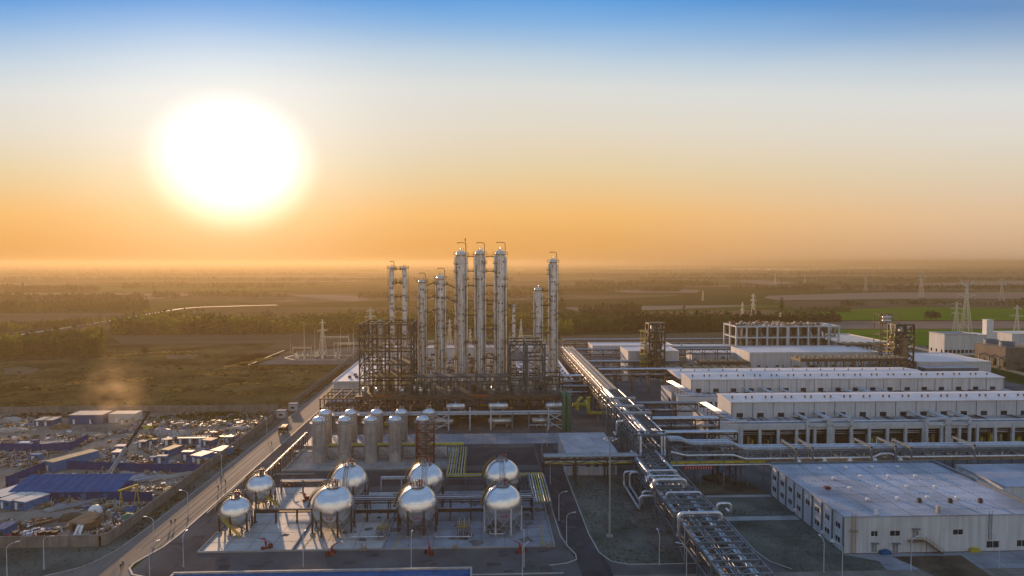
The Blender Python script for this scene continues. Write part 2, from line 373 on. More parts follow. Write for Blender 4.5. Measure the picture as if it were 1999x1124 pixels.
water([(1440, 514.6), (1999, 513.9), (2100, 513.9), (2100, 514.5), (1460, 515.2)])
water([(985, 525.5), (1020, 525), (1030, 526.6), (990, 527)])
# country road on the left
def ribbon(C, w, z):
    A = []; B = []
    for i, p in enumerate(C):
        a = C[max(i - 1, 0)]; b = C[min(i + 1, len(C) - 1)]; d = math.dist(a, b) or 1; nx, ny = -(b[1] - a[1]) / d, (b[0] - a[0]) / d
        ww = w[i] if isinstance(w, (list, tuple)) else w
        A.append((p[0] + nx * ww / 2, p[1] + ny * ww / 2, z)); B.append((p[0] - nx * ww / 2, p[1] - ny * ww / 2, z))
    m = MB(); k = len(A); m.add(A + B, [(i, i + 1, k + i + 1, k + i) if False else (k + i, k + i + 1, i + 1, i) for i in range(k - 1)]); return m
def curve(P, k=6):                        # smooth line through points
    out = []; n = len(P)
    for i in range(n - 1):
        p0, p1, p2, p3 = P[max(i - 1, 0)], P[i], P[i + 1], P[min(i + 2, n - 1)]
        for j in range(k):
            t = j / k; out.append(tuple(.5 * ((2 * p1[q]) + (-p0[q] + p2[q]) * t + (2 * p0[q] - 5 * p1[q] + 4 * p2[q] - p3[q]) * t * t + (-p0[q] + 3 * p1[q] - 3 * p2[q] + p3[q]) * t ** 3) for q in (0, 1)))
    return out + [P[-1]]
struct('country_road', ribbon(curve(pix([(-60, 668), (60, 650), (150, 636), (260, 618), (330, 606), (380, 600), (470, 597), (540, 595)])), [7] * 40 + [9] * 10, .05), 'kerb')
# scrubland with real relief
scr = MB(); NX, NY = 150, 100
x0, x1, y0, y1 = -420, -92, 352, 640
gv = []
for j in range(NY + 1):
    for i in range(NX + 1):
        u = i / NX; v = j / NY; x = x0 + (x1 - x0) * u; y = y0 + (y1 - y0) * v
        x = min(x, -104 - (y - 352) * .02) if i > NX - 3 else x
        e = min(1, u * 12, (1 - u) * 12, v * 12, (1 - v) * 12)
        h = (noise.noise((x * .03, y * .06, 0)) * 1.1 + abs(noise.noise((x * .11, y * .2, 3))) * 1.3 + noise.noise((x * .35, y * .5, 5)) * .35 + .5) * e
        if x > -192 and y > 497: h = -1
        gv.append((x, y, max(-.05, h * .6) + .03))
scr.add(gv, [(j * (NX + 1) + i, j * (NX + 1) + i + 1, (j + 1) * (NX + 1) + i + 1, (j + 1) * (NX + 1) + i) for j in range(NY) for i in range(NX)], True)
struct('scrub_ground', scr, 'scrubground')
# plant ground, roads, pads: sheets 4 mm and more apart
struct('plant_ground', MB().sheet([(-86, 120), (330, 120), (330, 470), (420, 640), (-86, 640)], .004), 'asphalt')
struct('yard_ground', MB().sheet([(-330, 182.5), (-100, 182.5), (-100, 347), (-330, 347)], .012), 'yard')
struct('verge', MB().sheet([(-330, 165), (-96, 165), (-94, 180), (-94, 640), (-99.7, 640), (-99.7, 182), (-330, 182)], .008), 'lawn')
rd = curve([(-330, 158), (-200, 158.5), (-120, 160), (-104, 166), (-97, 175), (-95, 200), (-94.5, 300), (-94.3, 450), (-94, 640)], 8)
struct('main_road', MB().sheet(rd + [(-83.5, 640), (-83.5, 300), (-84, 190), (-85.5, 180), (-88, 170), (-84, 164), (-74, 161), (0, 160), (340, 160), (340, 150), (-330, 150)], .02), 'road')
def kerbline(P, w=.35, h=.14, m='kerb', name='kerb'):
    b = MB()
    for a, c in zip(P, P[1:]): b.beam((a[0], a[1], h / 2), (c[0], c[1], h / 2), w, h)
    return struct(name, b, m)
kerbline(rd[8:], .25)
kerbline([(-83.5, 420), (-83.5, 300), (-83.8, 215), (-84, 190), (-84.6, 181), (-86.3, 175), (-87.3, 171), (-87, 168.5), (-84.5, 165), (-78, 162.5), (-70, 161.6), (19, 161.6)], .45, .16)
# sphere farm pads
struct('sphere_pad', MB().sheet([(-74, 177), (-50, 177), (-50, 240), (-74, 240)], .030), 'padlight')
struct('sphere_pad', MB().sheet([(-49.5, 177.5), (-27, 177.5), (-27, 222), (-49.5, 222)], .034), 'padlight')
struct('sphere_pad', MB().sheet([(-26.5, 177.5), (18.3, 177.5), (18.3, 222), (-26.5, 222)], .034), 'padblue')
struct('tank_pad', MB().sheet([(-73, 246), (-10, 246), (-10, 276), (-73, 276)], .030), 'concrete')
struct('service_lane', MB().sheet([(-74, 228), (20, 228), (20, 244), (-74, 244)], .038), 'asphaltdark')
struct('service_lane', MB().sheet([(-74, 280), (48, 280), (48, 297), (-74, 297)], .038), 'padblue')
struct('paved_yard', MB().sheet([(-13, 250), (20, 250), (20, 274), (-13, 274)], .026), 'asphaltdark')
dk = MB()
for a, b in (((-74, 177), (-50, 177)), ((-74, 177), (-74, 242)), ((-50, 177), (-50, 224)), ((-50, 177), (18.5, 177)), ((18.5, 177), (18.5, 225)), ((-74, 242), (-60, 242)), ((-26.7, 177), (-26.7, 200))):
    dk.beam((a[0], a[1], .2), (b[0], b[1], .2), .35, .4)
tag(dk.build('dike_wall', 'concrete'), 'low pale concrete dike walls running round the sphere tank pads', 'low wall')
dk = MB()
for a, b in (((-72, 246), (-10, 246)), ((-72, 246), (-72, 277)), ((-72, 277), (-10, 277))): dk.beam((a[0], a[1], .25), (b[0], b[1], .25), .3, .5)
tag(dk.build('dike_wall', 'concrete'), 'low concrete dike wall round the upright silver tanks', 'low wall')
# lane right of the spheres, with its curved island
lane = curve(pix([(1060, 940), (1085, 960), (1105, 1000), (1120, 1050), (1140, 1085), (1200, 1108)]), 6)
struct('plant_road', ribbon(curve([(24.5, 300), (24.5, 236), (24.8, 200), (25.5, 180), (27, 166), (27, 158)]), 7.5, .030), 'asphaltdark')
kerbline([(20.5, 240), (20.5, 200), (20.8, 184), (22, 177), (23.4, 172), (23.2, 169), (20.5, 167), (16, 166)], .3)
struct('lawn', MB().sheet([(29, 236), (53, 236), (53, 192), (50, 166), (36, 166), (32, 168), (30, 173), (29.2, 185)], .030), 'lawn')
kerbline([(28.8, 245), (28.8, 185), (29.6, 173), (31.8, 167.6), (36, 165.6), (58, 165.6)], .3)
mat('plotsoil', (.15, .135, .115), .95, 0, .4, .12, spec=0)
struct('bare_ground', MB().sheet([(44, 214), (52, 216), (53, 190), (50.5, 172), (45, 173), (43, 180), (44.5, 186), (42, 196)], .040), 'plotsoil')
struct('plant_road', MB().sheet([(63, 262), (70, 262), (69.5, 200), (69, 160), (61.5, 160), (62.5, 200)], .036), 'asphalt')
struct('lawn', MB().sheet([(71, 212), (71.5, 197), (91, 197), (92, 212)], .030), 'lawn')
struct('lawn', MB().sheet([(71.5, 192.5), (92, 192.5), (92.5, 169), (99, 165), (98, 160), (74, 160), (70.5, 168)], .030), 'lawn')
struct('footpath', MB().sheet([(70.5, 193), (92, 193), (92, 196.2), (70.5, 196.2)], .040), 'concrete')
struct('footpath', MB().sheet([(71, 212.6), (92, 212.6), (92, 214.6), (71, 214.6)], .040), 'concrete')
struct('bare_ground', MB().sheet([(71, 228), (90, 228), (92, 215), (71, 215)], .030), 'dirt')
struct('bare_ground', MB().sheet([(104, 167.5), (122, 167.5), (121, 155), (108, 155)], .034), 'dirt')
kerbline([(70.4, 262), (70.4, 190), (70.3, 172), (71.5, 166), (75, 161.5)], .25)
struct('forecourt', MB().sheet([(92, 169.4), (260, 169.4), (260, 140), (92, 140)], .016), 'padblue')
# long pale plant road far right
struct('plant_road', ribbon(pix([(1760, 672), (1850, 693), (1999, 730), (2100, 757)]), 8, .06), 'tan')
# substation apron
mat('track2', (.13, .12, .105), .95, 0, .25, .03, spec=0)
struct('substation_apron', MB().sheet(pix([(500, 712), (560, 688), (700, 676), (1100, 674), (1100, 712)]), .12), 'track2')
kerbline(pix([(690, 703), (575, 703), (556, 699), (572, 694), (690, 694)]), 1.0, .3)
kerbline(pix([(485, 713), (530, 694), (555, 684)]), .6, .3)

# haze: one closed box of even air round everything, sky outside
hz = MB().box(-14500, 14500, -400, 20500, -1.1, 96)
ho = hz.build('haze', 'dark', local=True); tag(ho, kind='stuff')
hm = bpy.data.materials.new('haze_air'); hm.use_nodes = True; t = hm.node_tree; t.nodes.clear()
pv = t.nodes.new('ShaderNodeVolumePrincipled'); pv.inputs['Color'].default_value = (.56, .435, .25, 1); pv.inputs['Density'].default_value = 1.9e-4; pv.inputs['Anisotropy'].default_value = .47
oo = t.nodes.new('ShaderNodeOutputMaterial'); t.links.new(pv.outputs[0], oo.inputs['Volume'])
ho.data.materials.clear(); ho.data.materials.append(hm)

# slab joints, patches and tyre marks
def joints(x0, x1, y0, y1, z, sx_=6.0, sy_=6.0):
    b = MB(); n = int((x1 - x0) / sx_); m = int((y1 - y0) / sy_)
    for i in range(1, n): x = x0 + (x1 - x0) * i / n; b.box(x - .045, x + .045, y0 + .2, y1 - .2, z, z + .004)
    for j in range(1, m): y = y0 + (y1 - y0) * j / m; b.box(x0 + .2, x1 - .2, y - .06, y + .06, z + .0045, z + .008)
    struct('slab_joint', b, 'asphaltdark')
joints(-74, -50, 177, 240, .032); joints(-49.5, -27, 177.5, 222, .036); joints(-26.5, 18.3, 177.5, 222, .036); joints(-73, -10, 246, 276, .032); joints(-74, 48, 280, 297, .040); joints(92, 180, 150, 169.4, .018)
mat('stain', (.13, .125, .12), .9, 0, .3, .3, spec=0); mat('oldpatch', (.078, .078, .080), .9, 0, .3, .3, spec=0); mat('stripe', (.40, .27, .05), .7, 0, .3, .6, spec=.1)
random.seed(41); b = MB(); b2 = MB()
for i in range(46):
    x = random.uniform(-73, 17); y = random.uniform(179, 221); r = random.uniform(.5, 2.4); b.sheet([(x + r * random.uniform(.5, 1.2) * math.cos(a * .7), y + r * random.uniform(.5, 1.2) * math.sin(a * .7)) for a in range(9)], .045 + i * .0005)
for i in range(60):
    x = random.choice((random.uniform(-83, -75), random.uniform(-70, 22), random.uniform(22, 27))); y = random.uniform(162, 176) if x > -74 and x < 20 else random.uniform(165, 270); b2.rbox(x, y, .0445 + i * .0004, random.uniform(.6, 4), random.uniform(.5, 5), .0003, random.random() * .3)
struct('stain', b, 'stain'); struct('road_patch', b2, 'oldpatch')
b = MB()
for x in (-91.6, -89.9, -87.6, -86.0):
    b.sheet([(x, 180), (x + .45, 180), (x + .45, 520), (x, 520)], .025)
struct('tyre_mark', b, mat('tyremark', (.160, .137, .116), .9, 0, .4, .02, stretch=(4, .2, 1), spec=.05))
b = MB()
for x0_, y0_, x1_, y1_ in ((-47.8, 179, -46.2, 196), (-24.0, 178, -23.2, 186), (15.2, 178.5, 15.9, 192)): b.sheet([(x0_, y0_), (x0_ + .4, y0_), (x1_ + .4, y1_), (x1_, y1_)], .075)
struct('painted_stripe', b, 'stripe')
# worn tracks through the construction yard
YT = [pix([(-40, 968), (20, 945), (75, 915), (140, 888), (190, 866), (240, 850), (290, 838)]), pix([(-30, 1012), (60, 1004), (130, 996), (180, 1020), (120, 1052)]), pix([(400, 918), (330, 912), (250, 876), (200, 866)]), pix([(-40, 850), (40, 852), (110, 846), (200, 848)])]
mat('track', (.27, .235, .19), .9, 0, .2, .2, spec=0)
for i, P in enumerate(YT): struct('yard_track', ribbon(curve(P), (7, 8, 5, 6)[i], .018 + i * .001), 'track')
def on_track(x, y):
    for P, w in zip(YT, (3.2, 3.6, 2.2, 2.6)):
        for a, b_ in zip(P, P[1:]):
            d = (b_[0] - a[0], b_[1] - a[1]); t_ = max(0, min(1, ((x - a[0]) * d[0] + (y - a[1]) * d[1]) / (d[0] ** 2 + d[1] ** 2)))
            if math.hypot(x - a[0] - d[0] * t_, y - a[1] - d[1] * t_) < w: return True
    return False

# ================================================================ sphere tanks
RED_MARKS = [(-.5, 0), (-.25, .1), (0, 0), (.25, .05), (.5, 0)]
def sphere_tank(px, py, wpx, Y, label, legs=8, stair=0, pipes=False, legmat='darksteel', marks=True):
    x, zc = V(px, py, Y); r = wpx / 2 * (Y + .04 * x) / F
    t = thing('sphere_tank', label, 'storage tank', (x, Y, .03), group='silver sphere tanks')
    sh = MB(); n = 48; k = 28
    sh.lathe([(r * math.sin(math.pi * i / k) + (1e-3 if i in (0, k) else 0), -r * math.cos(math.pi * i / k)) for i in range(k + 1)], n, (x, Y, zc))
    s = sh.build('shell', 'mirror', t)
    sm = MB()
    for q in (-.62, -.15, .38, .72):     # weld seams
        rr = r * math.sqrt(1 - q * q) + .012; sm.path([(x + rr * math.cos(a * math.pi / 24), Y + rr * math.sin(a * math.pi / 24), zc + q * r) for a in range(49)], .022, 4, False)
    sm.build('weld_seam', 'galvdull', s)
    for i in range(legs):
        a = 2 * math.pi * (i + .5) / legs; lx = x + r * .985 * math.cos(a); ly = Y + r * .985 * math.sin(a)
        b = MB().tube((lx, ly, .35), (lx, ly, zc + r * .08), .27, 10); b.lathe([(.3, 0), (.3, .5)], 10, (lx, ly, zc * .45))
        l = b.build('leg', legmat, t); MB().cb(lx, ly, .0, 1.1, 1.1, .38).build('foot', 'concrete', l)
    br = MB()
    for i in range(legs):
        a = 2 * math.pi * (i + .5) / legs; c = 2 * math.pi * (i + 1.5) / legs; R_ = r * .985
        p, q = (x + R_ * math.cos(a), Y + R_ * math.sin(a)), (x + R_ * math.cos(c), Y + R_ * math.sin(c)); z1 = zc - r * .25
        br.beam((p[0], p[1], .7), (q[0], q[1], z1), .07); br.beam((q[0], q[1], .7), (p[0], p[1], z1), .07)
    br.build('braces', legmat, t)
    tp = MB(); pr = r * .36; pz = zc + r * .965
    tp.lathe([(pr * .2, 0), (pr, 0), (pr, .15), (pr * .2, .15)], 20, (x, Y, pz), False)
    tp.build('crown_platform', 'galvdull', t)
    rl = MB(); P = [(x + pr * math.cos(a * math.pi / 8), Y + pr * math.sin(a * math.pi / 8), pz + .15) for a in range(17)]; rl.rail(P, 1.1, .06, 3); rl.build('handrail', 'brownsteel', t)
    vl = MB()
    for i in range(7):
        a = i * 2.4; q = pr * (.25 + .08 * i); vx = x + q * math.cos(a); vy = Y + q * math.sin(a); vl.tube((vx, vy, pz), (vx, vy, pz + .9 + .5 * (i % 3)), .13, 6); vl.lathe([(.001, 0), (.28, 0), (.28, .1), (.001, .1)], 8, (vx, vy, pz + .7))
    vl.build('nozzle', 'galvdull', t)
    rv = MB()
    for dx in (-.35, .35): rv.tube((x + pr * .4 + dx, Y, pz + .1), (x + pr * .4 + dx, Y, pz + 2.1), .16, 6); rv.cb(x + pr * .4 + dx, Y, pz + 1.2, .5, .5, .5)
    rv.cb(x + pr * .4, Y, pz + 1.4, 1.1, .3, .25); rv.build('relief_valve', 'red', t)
    # curved stair over the left shoulder of the shell
    st = MB(); rl = MB(); pts = []
    for i in range(15):
        th = R(178) + i * R(1); ph = R(20) + i * R(4.6); rr = r + .55
        pts.append((x + rr * math.sin(ph) * math.cos(th - R(10)), Y + rr * math.sin(ph) * math.sin(th + R(10)), zc + rr * math.cos(ph)))
    for a, b in zip(pts, pts[1:]): st.beam(a, b, .8, .10)
    st.build('curved_stair', 'brownsteel', t)
    MB().rail(pts, 1.0, .06, 1.2).build('handrail', 'yellowrail', t)
    if stair:
        a = Vector((x - r * .45, Y - r * 1.02, zc - r * .02)); b = Vector((x + r * .75, Y - r * 1.35, .4)) if stair == 1 else Vector((x + r * 1.5, Y - r * .6, .4))
        if stair == 2: a = Vector((x + r * .6, Y - r * .75, zc - r * .3))
        s_ = MB()
        for o in (-.4, .4): s_.beam(a + Vector((0, o, 0)), b + Vector((0, o, 0)), .08, .25)
        for i in range(16): p = a.lerp(b, i / 15); s_.cb(p.x, p.y, p.z, .35, .8, .06)
        s_ = s_.build('stairway', 'yellowrail', t); MB().rail([a + Vector((0, -.4, 0)), b + Vector((0, -.4, 0))], 1, .06, 1.2).build('handrail', 'yellowrail', s_)
    bt = MB().tube((x, Y, 1.0), (x, Y, zc - r * .97), .3, 8); bt.bend([(x, Y, 1.2), (x, Y, .8), (x + 3, Y - 1, .8), (x + 3, Y - 4.2, .8)], .16, 8)
    bt.build('drain_pipe', 'galv', t)
    if pipes:
        for d in (-.9, -.45, .1, .7):
            pp = MB(); pp.path([(x + d, Y - (r + .25) * math.sin(R(a)), zc + (r + .25) * math.cos(R(a))) for a in range(12, 92, 6)] + [(x + d, Y - r - .25, 5.5)], .13 if d != .7 else .3, 8); pp.build('pipe', 'galv', t)
    if marks:
        mk = MB(); random.seed(int(px))
        for i in range(6 if px > 700 else 4):
            ca = R(-90 + (i - 2.5) * 4.6 + (3 if px > 700 else 6))
            for j in range(5):
                a = ca + R(random.uniform(-1.6, 1.6)); z = -r * .22 - random.uniform(.0, .75); hv = random.random() < .5
                rr = math.sqrt(max(.1, r * r - z * z)) + .03; dz = 0 if hv else .45; da = R(2.2) if hv else 0
                rr2 = math.sqrt(r * r - (z + dz) ** 2) + .03
                mk.beam((x + rr * math.cos(a), Y + rr * math.sin(a), zc + z), (x + rr2 * math.cos(a + da), Y + rr2 * math.sin(a + da), zc + z + dz), .11, .05)
        mk.build('red_lettering', 'red', t)
    return t
sphere_tank(682, 942, 74, 209, 'silver sphere tank in the back row, leftmost of its three, thick pipes down its face', pipes=True, marks=False)
sphere_tank(831.5, 939, 73, 209, 'silver sphere tank in the back row, middle of three, before the red lattice tower', pipes=True, marks=False)
sphere_tank(980, 931, 72, 209, 'silver sphere tank in the back row, rightmost, beside the yellow pipe bundles', pipes=True, marks=False)
sphere_tank(651, 988, 83, 190, 'large silver sphere tank in the front row on dark legs, leftmost of three')
sphere_tank(815.5, 987, 81, 190, 'large silver sphere tank in the front row, middle of three, dark legs')
sphere_tank(981.5, 984, 79, 190, 'large silver sphere tank in the front row standing on white legs', legmat='whitesteel')
sphere_tank(460, 1000, 62, 192, 'small silver sphere tank nearest the pad corner with a yellow stair across it', legs=6, stair=1, marks=False)
sphere_tank(508.5, 953, 56, 212, 'small silver sphere tank on the left, farther one, stair on its right', legs=6, stair=2, marks=False)

# ================================================================ upright silver tanks
def upright_tank():
    t = thing('upright_tank', '', 'storage tank', group='upright silver tanks in two rows'); r = 2.45; h = 16.0
    MB().lathe([(r * .96, 0), (r * .96, 3.6)], 28).build('concrete_base', 'padlight', t, True)
    b = MB().lathe([(r * .98, 3.6), (r, 3.7), (r, h)], 32); b.build('shell', 'tankmetal', t, True)
    MB().lathe([(r + .02, h), (r * .97, h + .25), (r * .8, h + .75), (r * .5, h + 1.1), (.01, h + 1.25)], 32).build('domed_roof', 'mirror', t, True)
    sm = MB()
    for z in (5.2, 8.0, 10.8, 13.6): sm.lathe([(r + .003, z), (r + .04, z + .03), (r + .003, z + .06)], 32)
    sm.build('hoop', 'galvdull', t, True)
    MB().lathe([(r, 14.9), (r + .95, 14.9), (r + .95, 15.05), (r, 15.05)], 24, smooth=False).build('ring_platform', 'galvdull', t, True)
    P = [((r + .92) * math.cos(a * math.pi / 10), (r + .92) * math.sin(a * math.pi / 10), 15.05) for a in range(21)]
    MB().rail(P, 1.1, .05, 3).build('handrail', 'galvdull', t, True)
    ld = MB()
    for d in (-.28, .28): ld.beam((-r - .3, d, 3), (-r - .3, d, h), .06)
    for i in range(30): ld.beam((-r - .3, -.28, 3 + i * .43), (-r - .3, .28, 3 + i * .43), .04)
    ld.build('ladder', 'galvdull', t, True)
    nz_ = MB()
    for a in range(4): nz_.tube((.9 * math.cos(a * 1.7), .9 * math.sin(a * 1.7), h + .6), (.9 * math.cos(a * 1.7), .9 * math.sin(a * 1.7), h + 2.0 + .4 * (a % 2)), .12, 6)
    nz_.build('nozzle', 'galv', t, True)
    MB().tube((.4, -r - .25, 4), (.4, -r - .25, 4.01), .01, 4).tube((0, -r + .1, 5.2), (0, -r - .35, 5.2), .4, 12).build('manhole', 'galvdull', t, True)
    MB().tube((.1, -r * .9 + .1, 1.6), (.1, -r * .9 - .02, 1.6), .18, 10).build('vent_hole', 'dark', t, True)
    MB().bend([(r * .75, -r * .75, 1), (r * .75, -r * .75, h + .5), (r * .3, -r * .3, h + 1.4)], .12, 6).build('riser_pipe', 'galv', t, True)
    return t
UT = Placer(upright_tank)
for i, px in enumerate((620, 671, 722, 770, 824)):
    UT.put((XY(px, 257), 257, .03), label=f'upright silver tank in the front row of five, {nth(i)}')
for i, px in enumerate((633, 683, 734, 782, 836)):
    UT.put((XY(px, 269), 269, .03), rz=.4, label=f'upright silver tank in the rear row of five, {nth(i)}')
# white railed boxes between the tanks, and the yellow-topped tray behind
for i, px in enumerate((648, 699, 748, 797, 860)):
    x = XY(px, 259); b = thing('valve_skid', f'white valve skid with crossed pipes between upright tanks, {nth(i)}', 'valve skid', (x, 260, .03), group='valve skids between the tanks')
    MB().box(x - 2.2, x + 2.2, 260.2, 260.5, .5, 4.4).build('back_panel', 'frameconc', b)
    q = MB()
    for k in range(4): q.tube((x - 1.8 + k, 259.6, .3), (x - 1.2 + k * .6, 259.9, 3.9 - k * .5), .12, 6)
    q.bend([(x - 2, 259.2, .5), (x - 2, 259.2, 1.6), (x + 1.5, 259.2, 1.6), (x + 1.5, 259.2, .4)], .15, 6); q.build('pipework', 'galvdull', b)
def tray(name, label, x0, x1, y0, y1, z, mats, cat='pipe rack', r=.22, posts=6, group=None, axis='x', frame='bluesteel'):
    t = thing(name, label, cat, ((x0 + x1) / 2, (y0 + y1) / 2, .03), group=group)
    along = x1 - x0 if axis == 'x' else y1 - y0; across = (y0, y1) if axis == 'x' else (x0, x1); st_ = x0 if axis == 'x' else y0
    P = (lambda s, c, h: (s, c, h)) if axis == 'x' else (lambda s, c, h: (c, s, h))
    n = len(mats)
    for i, m in enumerate(mats):
        c = across[0] + (across[1] - across[0]) * (i + .5) / n; MB().tube(P(st_, c, z + r), P(st_ + along, c, z + r), r, 8).build('pipe', m, t)
    k = max(2, int(along / posts) + 1); cb = MB(); rung = MB()
    for i in range(k):
        s = st_ + along * i / (k - 1)
        for c in across: MB().beam(P(s, c, .03), P(s, c, z), .3).build('post', frame, t)
        cb.beam(P(s, across[0], z - .15), P(s, across[1], z - .15), .25, .3)
    for c in across: cb.beam(P(st_, c, z - .4), P(st_ + along, c, z - .4), .22, .35)
    cb.build('beam', frame, t); return t
Y4 = ['yellow'] * 3
tray('yellow_pipe_rack', 'low rack of yellow pipes running behind the front row of upright tanks', XY(640, 263), XY(905, 263), 262.0, 265.2, 4.4, Y4 + ['yellow', 'yellow', 'galv'], r=.3)
tray('yellow_pipe_rack', 'ladder-like bundle of yellow and silver pipes running forward beside the paved yard', XY(893, 250) - 3.2, XY(893, 250) + 3.2, 228, 262, 3.6, ['yellow', 'galv', 'yellow', 'galvdull', 'yellow', 'galv', 'yellow'], axis='y')
tray('yellow_pipe_rack', 'yellow topped cross rack between the two back sphere tanks on the right', XY(870, 224), XY(1060, 224), 222.5, 226, 4.4, ['yellow', 'galvdull', 'yellow'])
tray('yellow_pipe_rack', 'bundle of yellow pipes on a dark frame right of the rightmost sphere tanks', 14.2, 19.6, 196, 222, 5.2, ['galvdull', 'galv', 'yellow', 'yellow', 'galv', 'yellow', 'galvdull'], axis='y')
tray('pipe_rack', 'dark pipe rack running between the front and back rows of sphere tanks', -40, 14, 198, 202.5, 5.4, ['darksteel', 'galvdull', 'darksteel', 'galv', 'darksteel', 'galvdull'], frame='darksteel')
tray('pipe_rack', 'lower dark pipe rack in front of the back sphere tanks', -40, 14, 196.4, 197.4, 3.2, ['darksteel', 'galvdull'], frame='darksteel', r=.15)
tray('pipe_rack', 'dark narrow pipe bridge from the small sphere tanks to the large ones', -66, -42, 196.5, 197.2, 3.6, ['darksteel', 'darksteel'], frame='darksteel', r=.2)
tray('pipe_rack', 'thin white pipe rack crossing behind the small sphere tanks', -66, -45, 222, 222.8, 4.2, ['white', 'galv'], frame='bluesteel', r=.14)
tray('pipe_rack', 'thin white pipe rack crossing the lane behind the large sphere tanks', -34, -14, 224, 224.8, 4.2, ['white', 'galv'], frame='whitesteel', r=.14)
tray('pipe_rack', 'long pale pipe line on dark stanchions along the left edge, leading back to the tanks', -73.8, -73.0, 214, 283, 4.6, ['kerb', 'galv'], axis='y', frame='darksteel', r=.22)
tray('pipe_rack', 'short white pipe line reaching the leftmost upright tank', -73, -64.5, 262, 262.6, 3.0, ['kerb'], frame='galvdull', r=.16)
for x, y, L_ in ((-31.5, 184, 9), (3.5, 184.5, 4), (-8.5, 183, 10)):
    MB().bend([(x - L_ / 2, y, 1.6), (x - L_ / 2, y, .7), (x + L_ / 2, y, .7), (x + L_ / 2, y - .3, 1.5)], .16, 6).build('ground_pipe', 'galv')
for i, o in enumerate([o for o in bpy.data.objects if o.name.startswith('ground_pipe')]): tag(o, ['bent white ground pipe between the left and middle front sphere tanks', 'bent white ground pipe under the right front sphere tank', 'bent white ground pipe right of the middle front sphere tank'][i], 'pipe', 'white ground pipes by the sphere tanks')
for px, y0_, y1_, n, lab in ((749, 183, 197, 5, 'left and middle'), (905, 183, 197, 5, 'middle and right')):
    x = XY(px, 190); t = thing('pipe_bundle', f'bundle of low silver pipes between the {lab} front sphere tanks', 'pipes', (x, 190, .03), group='low pipe bundles')
    for i in range(n): MB().tube((x + i * .7 - 1.5, y0_, .5), (x + i * .7 - 1.5, y1_, .5), .17, 8).build('pipe', 'galvdull' if i % 2 else 'galv', t)
    s = MB()
    for y in (184, 188, 192, 196): s.cb(x - .1, y, .03, 4, .3, .32)
    s.build('sleeper', 'concrete', t)
    q = MB(); q.box(x - 1.8, x + 1.4, 184.8, 187.3, 2.1, 2.25)
    for a in (-1.7, 1.3):
        for b in (185, 187.2): q.beam((x + a, b, .03), (x + a, b, 2.1), .14)
    q = q.build('crossover_platform', 'brown', t); MB().rail([(x - 1.8, 184.8, 2.25), (x + 1.4, 184.8, 2.25), (x + 1.4, 187.3, 2.25), (x - 1.8, 187.3, 2.25)], 1, .06, 1).build('handrail', 'yellowrail', q)
# crossing bridges at the pad fence (small orange stiles) and red fire monitors
def stile():
    t = thing('step_stile', '', 'stile', group='orange stiles over the dike wall')
    for s in (-.6, .6):
        b = MB()
        for y in (-1, 0, 1): b.beam((s, y, 0), (s, y, 1.9 if y == 0 else 1.1), .09)
        b.beam((s, -1, 1.1), (s, 0, 1.9), .08); b.beam((s, 1, 1.1), (s, 0, 1.9), .08); b.build('handrail', 'tan', t, True)
    b = MB()
    for i, y in enumerate((-1, -.6, -.2, .2, .6, 1)): b.cb(0, y, .1 + (.3, .6, .85, .85, .6, .3)[i] - .1, 1.1, .35, .06)
    b.build('tread', 'tan', t, True); return t
ST = Placer(stile)
for px, lab in ((706, 'left'), (888, 'middle'), (1072, 'right')): ST.put((XY(px, 177), 177, .03), label=f'orange step stile over the front dike wall, {lab} one')
def monitor():
    t = thing('fire_monitor', '', 'fire monitor', group='red fire monitors round the sphere pads')
    MB().lathe([(.45, 0), (.45, .25), (.18, .3), (.18, 1.2), (.3, 1.25), (.3, 1.45), (.15, 1.5), (.15, 1.9), (.01, 1.95)], 12).build('standpipe', 'red', t, True)
    MB().path([(0, 0, 1.8), (.4, -.2, 2.0), (1.3, -.6, 2.4)], .13, 8, True, .1).build('barrel', 'red', t, True)
    w = MB(); w.path([(-.45 + .35 * math.cos(a), .1, 1.2 + .35 * math.sin(a)) for a in [i * math.pi / 6 for i in range(13)]], .05, 5); w.build('hand_wheel', 'red', t, True)
    MB().cb(-.9, .2, 0, .8, .6, .9).cb(.8, .3, 0, .5, .5, .7).build('hose_box', 'redsteel', t, True)
    return t
MN = Placer(monitor)
for px, py, lab in ((519, 1071, 'by the front dike wall at far left'), (648, 1083, 'in front of the leftmost front sphere tank'), (838, 1081, 'in front of the middle front sphere tank'), (1015, 1078, 'in front of the rightmost front sphere tank'),
                    (566, 949, 'on the pale pad behind the small sphere tanks'), (595, 977, 'beside the dike wall left of the large spheres'), (538, 912, 'on the lane below the diagonal pipe line')):
    x, y = G(px, py); MN.put((x, y, .03), rz=px, label='red fire monitor ' + lab, sc=1.25)

# ================================================================ red lattice stair tower
x = XY(829, 253); t = thing('lattice_tower', 'dark red steel lattice stair tower in front of the upright tanks', 'tower', (x, 253, .03)); w = 3.2
for sx_ in (-1, 1):
    for sy in (-1, 1): MB().beam((x + sx_ * w, 253 + sy * 1.8, .03), (x + sx_ * w, 253 + sy * 1.8, 15.4), .36).build('post', 'redsteel', t)
bb = MB(); xb = MB()
for i in range(6):
    z = .3 + i * 3.0
    for y in (251.2, 254.8): bb.beam((x - w, y, z), (x + w, y, z), .25)
    for s in (-w, w): bb.beam((x + s, 251.2, z), (x + s, 254.8, z), .25)
    if i < 5:
        for y in (251.2, 254.8): xb.beam((x - w, y, z), (x + w, y, z + 3), .14); xb.beam((x + w, y, z), (x - w, y, z + 3), .14)
        xb.beam((x - w, 251.2, z), (x - w, 254.8, z + 3), .14); xb.beam((x + w, 251.2, z), (x + w, 254.8, z + 3), .14)
bb.build('beam', 'redsteel', t); xb.build('brace', 'redsteel', t)
fl = MB()
